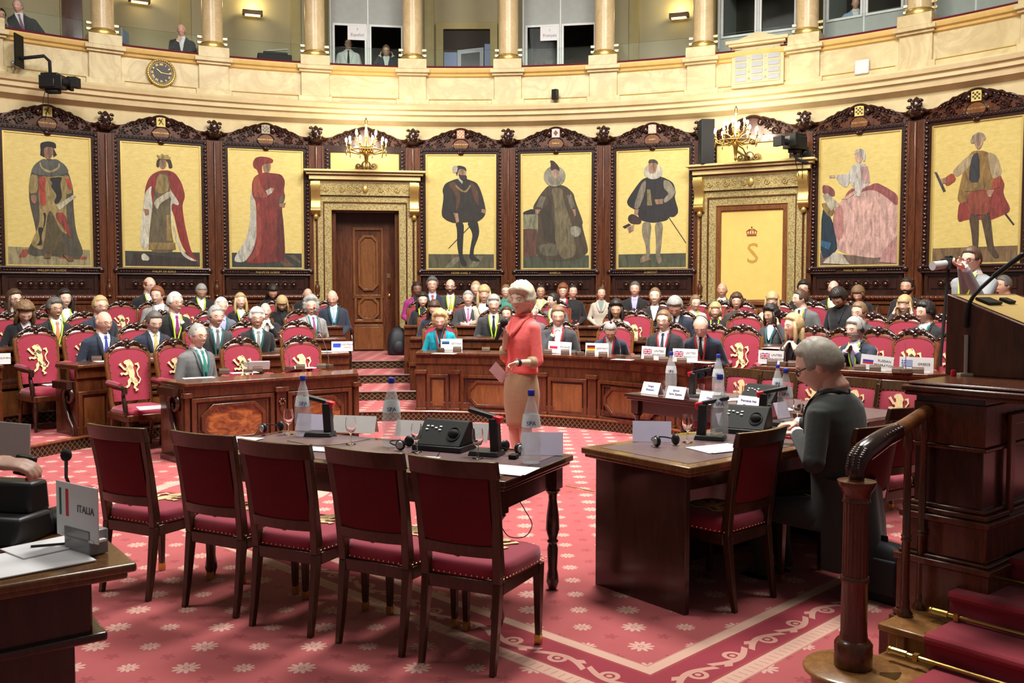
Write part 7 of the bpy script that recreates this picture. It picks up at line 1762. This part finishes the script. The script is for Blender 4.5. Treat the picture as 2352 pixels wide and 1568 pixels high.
# Italia corner desk things
root = thing('telephone_console', 'blurred black desk console with two pale keys at the picture edge', 'console', ITM @ Vector((-.30, .60, 0)), -.2)
m = MB(); m.box((0, 0, .05), (.26, .24, .10), ty=.7); m.box((.0, .05, .15), (.22, .12, .12), ty=.8); m.build('housing', BLACK, root, 40, .015)
m = MB(); m.box((-.02, -.10, .085), (.02, .03, .012)); m.box((.02, -.10, .085), (.02, .03, .012)); m.build('key', mat('pale_key', (.6, .6, .35), .5), root); m = MB(); m.ball((.06, .05, .215), .008, 8, 6); m.build('red_lamp', REDP, root)
root = thing('conference_unit', 'rounded dark microphone unit with gooseneck beside the ITALIA sign', 'microphone', ITM @ Vector((-.08, .66, 0)), -.4)
m = MB(); m.ball((0, 0, .03), (.11, .10, .05), 16, 10); m.box((0, 0, .06), (.12, .10, .03), ty=.8); m.build('base', BLACK, root, 40, .006)
m = MB(); m.ball((-.02, 0, .083), (.02, .02, .008), 10, 6); m.build('button', WPLAST, root)
t0 = root.matrix_basis
tp = atY(152, 1045, 3.25) - root.location; c_, s2_ = math.cos(.4), math.sin(.4)
def lc(v): return (c_ * v.x - s2_ * v.y, s2_ * v.x + c_ * v.y, v.z)
m = MB(); e_ = Vector(lc(tp)); m.tube([(.05, 0, .06), (.045, .0, .12), tuple(e_ * .6 + Vector((.0, 0, .03))), tuple(e_)], .006, 8); m.build('gooseneck', BLACK, root, True); m = MB(); m.ball(tuple(e_), (.019, .019, .022), 14, 10); m.build('foam_head', BLACKM, root, True)
for u, v, w_, h_, rz, lb in ((-.33, .22, .42, .30, .75, 'large white papers on the corner desk beside the ITALIA sign'), (-.20, .36, .25, .18, .9, 'smaller white sheet lying across the papers of the corner desk')):
    m = MB(); m.box((0, 0, .002), (w_, h_, .004)); o_ = m.build('paper_sheet', WHITE, None, None); o_.location = ITM @ Vector((u, v, .003 if v < .25 else .0085)); o_.rotation_euler.z = rz; tag(o_, lb, 'paper')
m = MB(); m.tube([(-.08, 0, 0), (.07, .01, 0)], .004, 8); o_ = m.build('pen', BLACK, None, True); o_.location = ITM @ Vector((-.18, .34, .017)); o_.rotation_euler.z = .3; tag(o_, 'black pen lying on papers of the corner desk', 'pen')

# ================================================================ wall and gallery fittings
def chandelier(k, px, lab, off):
    M = bayM(k, 0, WR - .95); root = thing('wall_chandelier', lab, 'chandelier', group='gilt wall chandeliers'); root.matrix_world = M @ T(off, 0, 0)
    m = MB(); m.lathe([(.0, 3.93), (.03, 3.97), (.018, 4.0), (.03, 4.06), (.04, 4.16), (.07, 4.24), (.05, 4.28), (.08, 4.34), (.05, 4.38), (.035, 4.46), (.03, 4.55), (.02, 4.72), (.035, 4.74), (.02, 4.77), (.03, 4.81), (.0, 4.88)], n=12); m.build('stem', BRASS, root, 60)
    m = MB(); m.tube([(0, .0, 4.12), (0, .45, 4.10), (0, .90, 4.12)], .022, 8); m.tube([(0, 0, 4.22), (.02, .4, 4.20), (0, .9, 4.06)], .014, 6)
    m.lathe([(.10, 0), (.11, .02), (.06, .04)], (0, .91, 4.10), 14, axis='y') if False else m.ball((0, .92, 4.10), (.10, .03, .12), 12, 8)
    for sx in (-1, 1): spiral(m, (sx * .14, 4.10), .07, .88, 1.4, sx, .016)
    m.build('wall_bracket', BRONZE, root, 60)
    for ring_, (n, R, z) in enumerate(((10, .36, 4.38), (6, .20, 4.52))):
        for i in range(n):
            a = 2 * PI * (i + .5 * ring_) / n; ca, sa = math.cos(a), math.sin(a); arm = MB(); cup = MB(); bulb = MB()
            arm.tube([(.05 * ca, .05 * sa, 4.26), (R * .5 * ca, R * .5 * sa, z - .16), (R * .9 * ca, R * .9 * sa, z - .12), (R * ca, R * sa, z - .04)], [.014, .011, .010, .008], 6)
            cup.lathe([(.004, z - .06), (.028, z - .035), (.012, z - .02), (.014, z + .03), (.012, z + .04)], (R * ca, R * sa, 0), 8)
            if ring_ == 0: cup.lathe([(.0, z - .22), (.012, z - .17), (.006, z - .14), (.012, z - .1)], (R * ca, R * sa, 0), 6)
            bulb.ball((R * ca, R * sa, z + .075), (.021, .021, .042), 8, 6); a_ = arm.build('arm', BRASS, root, True); cup.build('candle_cup', BRASS, a_, True); bulb.build('candle_bulb', BULB, a_, True)
    arm = MB(); arm.tube([(.30 * math.cos(a), .30 * math.sin(a), 4.27) for a in np.linspace(0, 2 * PI, 25)], .012, 6)
    arm.build('hoop', BRASS, root, True)
    d = bpy.data.lights.new('chandelier_light', 'POINT'); d.energy = 55; d.color = (1, .85, .62); d.shadow_soft_size = .25
    o = bpy.data.objects.new('chandelier_light', d); COL.objects.link(o); o.parent = root; o.location = (0, -.05, 4.62)
chandelier(-1, 845, 'gilt wall chandelier with lit candle bulbs over the wooden door', .02)
chandelier(3, 1697, 'gilt wall chandelier with lit candle bulbs beside the black loudspeaker', -.06)
def onparapet(px, py, r=RP - .01): return onR(px, py, r)
def facew(p): return face_rz((CX - p.x, CY - p.y))
p = onparapet(370, 168, RP + .0); root = thing('wall_clock', 'round black clock with gilt rim and roman numerals on the gallery front', 'clock', p, facew(p)); root.rotation_euler = (0, 0, facew(p))
m = MB(); m.lathe([(.235, -.0), (.25, -.02), (.245, -.045), (.205, -.05), (.20, -.02)], n=36, axis='y', cap=False)
for i in range(36): a = 2 * PI * i / 36; m.ball((.23 * math.cos(a), -.05, .23 * math.sin(a)), .014, 6, 4)
m.build('rim', GILD, root, True)
m = MB(); m.lathe([(.001, -.03), (.205, -.03), (.205, .0)], n=36, axis='y', cap=False); m.build('face', mat('clock_face', (.018, .007, .006), .4), root)
m = MB()
for i in range(60): a = 2 * PI * i / 60; m.box((.188 * math.sin(a), -.033, .188 * math.cos(a)), (.004, .004, .014), ry=a)
m.build('minute_mark', GILD, root)
for i, s_ in enumerate(('XII', 'I', 'II', 'III', 'IV', 'V', 'VI', 'VII', 'VIII', 'IX', 'X', 'XI')):
    a = 2 * PI * i / 12; text(s_, .050, T(.150 * math.sin(a), -.034, .145 * math.cos(a)) @ Matrix.Rotation(a, 4, 'Y') @ TXT, root, GILD, 'numeral', .001)
for a, L_, w_, nm in ((2 * PI * 16 / 60, .15, .007, 'minute_hand'), (2 * PI * 10.27 / 12, .11, .010, 'hour_hand')): m = MB(); m.box((math.sin(a) * L_ * .4, -.040, math.cos(a) * L_ * .4), (w_, .004, L_), ry=a); m.build(nm, GILD, root)
p = onparapet(1740, 160, RP - .03); root = thing('voting_board', 'framed marble voting board with N S F columns and blank plates', 'board', (p.x, p.y, 5.37), facew(p))
m = MB(); m.box((0, .03, .33), (.92, .10, .74)); m.box((0, .0, .70), (1.0, .2, .05)); m.box((0, .0, .75), (1.1, .25, .06)); m.add([(-.4, -.06, .78), (.4, -.06, .78), (0, -.06, .90), (-.4, .06, .78), (.4, .06, .78), (0, .06, .90)], [(0, 1, 2), (5, 4, 3), (0, 2, 5, 3), (1, 4, 5, 2)]); m.build('frame', STONE, root, 30, .006)
m = MB(); m.box((0, -.025, .34), (.80, .02, .62)); m.build('panel', mat('board_cream', (.50, .46, .28), .6), root, None)
for cx in (-.29, .0, .29):
    for cz in (.10, .22, .34, .46): m = MB(); m.box((cx, -.04, cz), (.19, .012, .075)); m.build('plate', mat('board_plate', (.36, .38, .39), .5), root, None)
for s_, cx, cz in (('N', -.29, .57), ('S', 0, .57), ('F', .29, .57), ('+', -.145, .46), ('-', -.145, .34), ('O', -.145, .22), ('A', -.145, .10), ('+', .145, .46), ('-', .145, .34), ('O', .145, .22), ('A', .145, .10)): text(s_, .085 if cz > .5 or s_ == 'A' else .05, T(cx, -.037, cz) @ TXT, root, mat('faint_letter', (.25, .24, .17), .6))
p = onparapet(1980, 154, RP - .01); m = MB(); m.box((0, 0, 0), (.24, .05, .24)); o_ = m.build('access_point', mat('dull_white', (.6, .6, .6), .5), None, 30, .02); o_.location = p; o_.rotation_euler.z = facew(p); tag(o_, 'white square plastic unit with rounded corners on the gallery front', 'wireless box')
p = onparapet(1275, 217, RP - .10); root = thing('small_loudspeaker', 'small black box on a bracket on the gallery front', 'loudspeaker', p, facew(p) - .4); m = MB(); m.box((0, 0, 0), (.11, .09, .19)); m.build('cabinet', BLACK, root, 30, .006); m = MB(); m.tube([(.0, .03, -.02), (.05, .12, -.03)], .012, 6); m.tube([(.03, .05, -.09), (.04, .08, -.16), (.06, .1, -.19)], .003, 5); m.build('bracket', SILVER, root)
p = onparapet(30, 156, RP - .08); root = thing('wall_spotlight', 'small silver spotlight fixed on the gallery front at the picture edge', 'spotlight', p, facew(p)); m = MB(); m.lathe([(.03, 0), (.045, .05), (.03, .08)], (0, 0, .03), 12); m.tube([(0, 0, -.08), (0, 0, .04)], .012, 6); m.box((0, .04, -.1), (.1, .08, .03)); m.build('housing', SILVER, root, True)
def tvcam(p, rz, lab, M2, plate=False):
    root = thing('television_camera', lab, 'camera', p, rz)
    m = MB(); m.box((0, .0, 0), (.20, .38, .22)); m.box((.02, .05, .13), (.12, .28, .06)); m.box((-.11, .05, -.02), (.03, .25, .14)); m.build('camera_body', BLACK, root, 30, .012)
    m = MB(); m.tube([(0, -.16, 0), (0, -.34, 0)], .055, 14); m.box((0, -.37, 0), (.19, .08, .16)); m.build('lens', BLACKM, root, 30); m = MB(); m.box((.17, -.20, .02), (.14, .06, .22)); m.build('viewfinder', DGREY, root, 30, .01)
    m = MB(); m.box((0, 0, -.14), (.12, .2, .06)); m.tube([(.03, .1, -.1), (.06, .12, -.35), (.02, .16, -.6)], .006, 5); m.tube([(-.05, .1, -.1), (-.1, .12, -.3), (-.06, .16, -.55)], .006, 5); m.tube(M2, .028, 8); m.build('mount', BLACKM, root, True)
    if plate: m = MB(); m.box((-.05, .52, .50), (.26, .02, .52)); m.build('back_plate', DGREY, root)
p = onR(122, 190, RP - .55); tvcam(p, facew(p) + .9, 'black television camera hanging from a curved arm on the gallery front', [(.12, .1, .10), (.14, .12, .38), (.12, .2, .46), (-.05, .5, .38)], True)
p = onR(1826, 328, WR - .45); tvcam(p, facew(p) - .5, 'black television camera standing on the gilded cornice beside the pink gown picture', [(0, 0, -.15), (.02, .02, -.28), (.2, .1, -.36)])
p = onR(1848, 375, WR - .22); m = MB(); m.lathe([(.10, 0), (.10, .10), (.085, .16), (.05, .20), (0, .21)], n=16); o_ = m.build('dome_camera', BLACK, None, True); o_.location = (p.x, p.y, 4.005); tag(o_, 'small shiny black dome on the gilded cornice end', 'dome camera')
p = onR(1622, 345, WR - .22); root = thing('loudspeaker', 'tall black column loudspeaker standing on the gilded cornice', 'loudspeaker', (p.x, p.y, 4.006), facew(p) + .5); m = MB(); m.box((0, 0, .40), (.24, .24, .80)); m.build('cabinet', mat('speaker_grey', (.022, .027, .03), .7), root, 30, .01); m = MB(); m.box((0, -.122, .40), (.21, .006, .76)); m.build('grille', BLACKM, root)
# gallery: pilasters, doors, interpreter booths, glass, lamps
def gal(px, r=13.36): q = onR(px, 60, r); return th_of(q)
def gM(th, r): a = math.radians(th); return frameM(pol(th, r, 0), (math.cos(a), -math.sin(a)))
for th in [bayth(k + .5) + d for k in range(-6, 6) for d in (-1.3, 1.3)]:
    m = MB(gM(th, 13.36)); m.box((0, 0, 7.6), (.20, .10, 3.4)); m.box((0, -.03, 7.6), (.13, .06, 3.4)); struct(m, 'trim_gallery_pilaster', OLIVE2, 30)
for i, (px, py, lb) in enumerate(((320, 0, 'above the laptop'), (580, 30, 'above the printer on the gallery rail'), (1560, 36, 'left of the booth over the voting board'))):
    q = onR(px, py, 13.25); root = thing('wall_sconce', 'box wall lamp glowing yellow, gallery, ' + lb, 'wall lamp', q, facew(q), 'gallery wall lamps')
    m = MB(); m.box((0, 0, 0), (.40, .12, .10), ty=1.2); m.build('housing', mat('sconce_bronze', (.12, .07, .04), .5), root, 30, .008); m = MB(); m.box((0, -.03, -.055), (.30, .08, .02)); m.box((0, .0, .053), (.34, .08, .008)); m.build('glow_strip', LAMPY, root)
    d = bpy.data.lights.new('sconce_light', 'POINT'); d.energy = 9; d.color = (1, .78, .35); d.shadow_soft_size = .06; o = bpy.data.objects.new('sconce_light', d); COL.objects.link(o); o.parent = root; o.location = (0, -.06, .15)
for k in (-2, 1): pass
def booth(px0, px1, lab, sgn=None, split=.5, low=6.02, sill=6.20, headz=7.05):
    t0, t1 = gal(px0, WR + .9), gal(px1, WR + .9); a, b = pol(t0, WR + .75), pol(t1, WR + .75); c = (a + b) / 2; w_ = (b - a).length; M = frameM((c.x, c.y, 0), (b - a))
    root = thing('interpreter_booth', lab, 'booth', group='interpreter booths'); root.matrix_world = M; x0, x1 = -w_ / 2, w_ / 2; xs = x0 + w_ * split
    m = MB(); m.box((0, 0, (low + sill) / 2), (w_, .06, sill - low)); m.box((0, 0, (headz + 9.2) / 2), (w_, .06, 9.2 - headz))
    for x in (x0 + .03, xs, x1 - .03): m.box((x, 0, (sill + headz) / 2), (.07, .06, headz - sill))
    for x in (x0, x1): m.box((x, .6, 7.6), (.05, 1.2, 3.3))
    m.build('booth_panel', BOOTHG, root, 30)
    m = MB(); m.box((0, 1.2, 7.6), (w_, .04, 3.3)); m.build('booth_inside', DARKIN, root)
    m = MB()
    for xa, xb in ((x0 + .07, xs - .04), (xs + .04, x1 - .07)): m.ring(rectp((xa + xb) / 2, (sill + headz) / 2, xb - xa + .03, headz - sill + .03), rectp((xa + xb) / 2, (sill + headz) / 2, xb - xa - .05, headz - sill - .05), -.05, -.02)
    for x in (x0 + .01, xs, x1 - .01): m.box((x, -.035, 7.6), (.025, .02, 3.2))
    m.build('window_frame', BOOTHW, root, 30)
    m = MB(); m.box((0, .0, (sill + headz) / 2), (w_ - .1, .006, headz - sill)); m.build('window_pane', THING, root, None)
    if sgn:
        m = MB(); m.box((x0 + w_ * .36, -.045, headz - .16), (.38, .004, .28)); s_ = m.build('paper_sign', WHITE, root, None)
        text(sgn[0], .07, T(x0 + w_ * .36, -.049, headz - .10) @ TXT, s_, mat('grey_print', (.2, .2, .22), .7)); text(sgn[1], .085, T(x0 + w_ * .36, -.049, headz - .20) @ TXT, s_, mat('grey_print'))
    return root
booth(757, 932, 'grey interpreter booth with paper sign 7 Español', ('7', 'Español'), sill=6.12, headz=6.98)
booth(1203, 1378, 'grey interpreter booth with paper sign 1 Français', ('1', 'Français'), sill=6.12, headz=6.98)
booth(1655, 1842, 'grey interpreter booth above the voting board', None, sill=6.48, headz=7.6)
booth(1898, 2090, 'grey interpreter booth above the white plastic unit', None, sill=6.52, headz=7.6)
booth(2155, 2352, 'grey interpreter booth at the outer end of the gallery', None, sill=6.9, headz=7.8)
# open doorway in the middle bay of the gallery
t0 = gal(1072, 13.3); M = gM(t0, 13.34); root = thing('door_2', 'dark gallery doorway with half open glazed white door', 'door'); root['kind'] = 'structure'; root.matrix_world = M
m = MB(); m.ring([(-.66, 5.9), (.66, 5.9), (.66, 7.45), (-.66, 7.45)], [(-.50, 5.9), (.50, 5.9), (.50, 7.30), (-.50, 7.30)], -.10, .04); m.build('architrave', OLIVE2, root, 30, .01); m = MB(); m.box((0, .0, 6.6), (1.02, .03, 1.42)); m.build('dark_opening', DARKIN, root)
m = MB(); m.box((-.35, -.03, 6.40), (.28, .02, .85)); m.box((.44, -.03, 6.5), (.12, .02, 1.0)); m.build('lit_landing', mat('bluish_wall', (.30, .38, .60), .7), root); m = MB(); m.ring([(-.20, 5.95), (.36, 5.95), (.36, 6.92), (-.20, 6.86)], [(-.12, 6.02), (.28, 6.02), (.28, 6.82), (-.12, 6.78)], -.07, -.04); m.build('door_leaf', mat('grey_white_paint', (.45, .48, .52), .5), root); m = MB(); m.plate([(-.12, 6.02), (.28, 6.02), (.28, 6.82), (-.12, 6.78)], -.055, -.05); m.build('glazing', mat('dim_glass', (.03, .035, .05), .15), root, None)
# clear glass guards between the columns with brass clamps
GL_ = ['beyond the picture edge on the door side', 'before the man lounging over the rail', 'before the bald man with hand on mouth', 'behind the printer', 'before the number 7 Español booth', 'before the dark gallery doorway', 'before the number 1 Français booth', 'beside the wall lamp near the voting board', 'above the voting board', 'above the white plastic unit', 'at the far upper picture corner']
for k in range(-5, 6):
    a0, a1 = bayth(k - .5) + 1.15, bayth(k + .5) - 1.15; r_ = RP + .16; a, b = pol(a0, r_), pol(a1, r_); c = (a + b) / 2; w_ = (b - a).length
    root = thing('glass_guard', 'clear glass guard on the gallery rail ' + GL_[k + 5], 'glass guard', group='gallery glass guards'); root.matrix_world = frameM((c.x, c.y, 0), (b - a))
    m = MB(); m.box((0, 0, 6.19), (w_, .010, .34)); m.build('pane', THING, root, None)
    for sx in (-1, 1):
        for z in (6.24, 6.34):
            m = MB(); m.box((sx * w_ / 2, -.01, z), (.09, .04, .055)); m.build('clamp', mat('clamp_brass', (.75, .6, .3), .3, metal=.6), root, 30, .01)
# things on the gallery rail
q = onR(630, 128, RP + .25); root = thing('printer', 'dark printer with raised lid on the gallery rail', 'printer', (q.x, q.y, 6.02), facew(q)); m = MB(); m.box((0, 0, .06), (.62, .34, .12)); m.box((.02, .05, .15), (.45, .26, .06)); m.build('body', DGREY, root, 30, .015); m = MB(); m.box((.05, .02, .23), (.40, .24, .02), rx=.15, ry=-.15); m.build('lid', SILVER, root, 30)
q = onR(287, 85, RP + .25); root = thing('computer_monitor', 'thin monitor on the gallery rail beside the column', 'monitor', (q.x, q.y, 6.02), facew(q) + 1.1); m = MB(); m.box((0, 0, .17), (.36, .02, .26)); m.box((0, .02, .03), (.1, .06, .05)); m.build('screen_case', SILVER, root, 30); m = MB(); m.box((0, -.012, .17), (.33, .004, .23)); m.build('screen', mat('screen_blue', (.15, .25, .4), .3), root)
m = MB(gM(gal(165, 13.3), 13.3)); m.box((.0, 0, 7.2), (.35, .06, 2.6)); struct(m, 'trim_gallery_doorframe', MAHO)
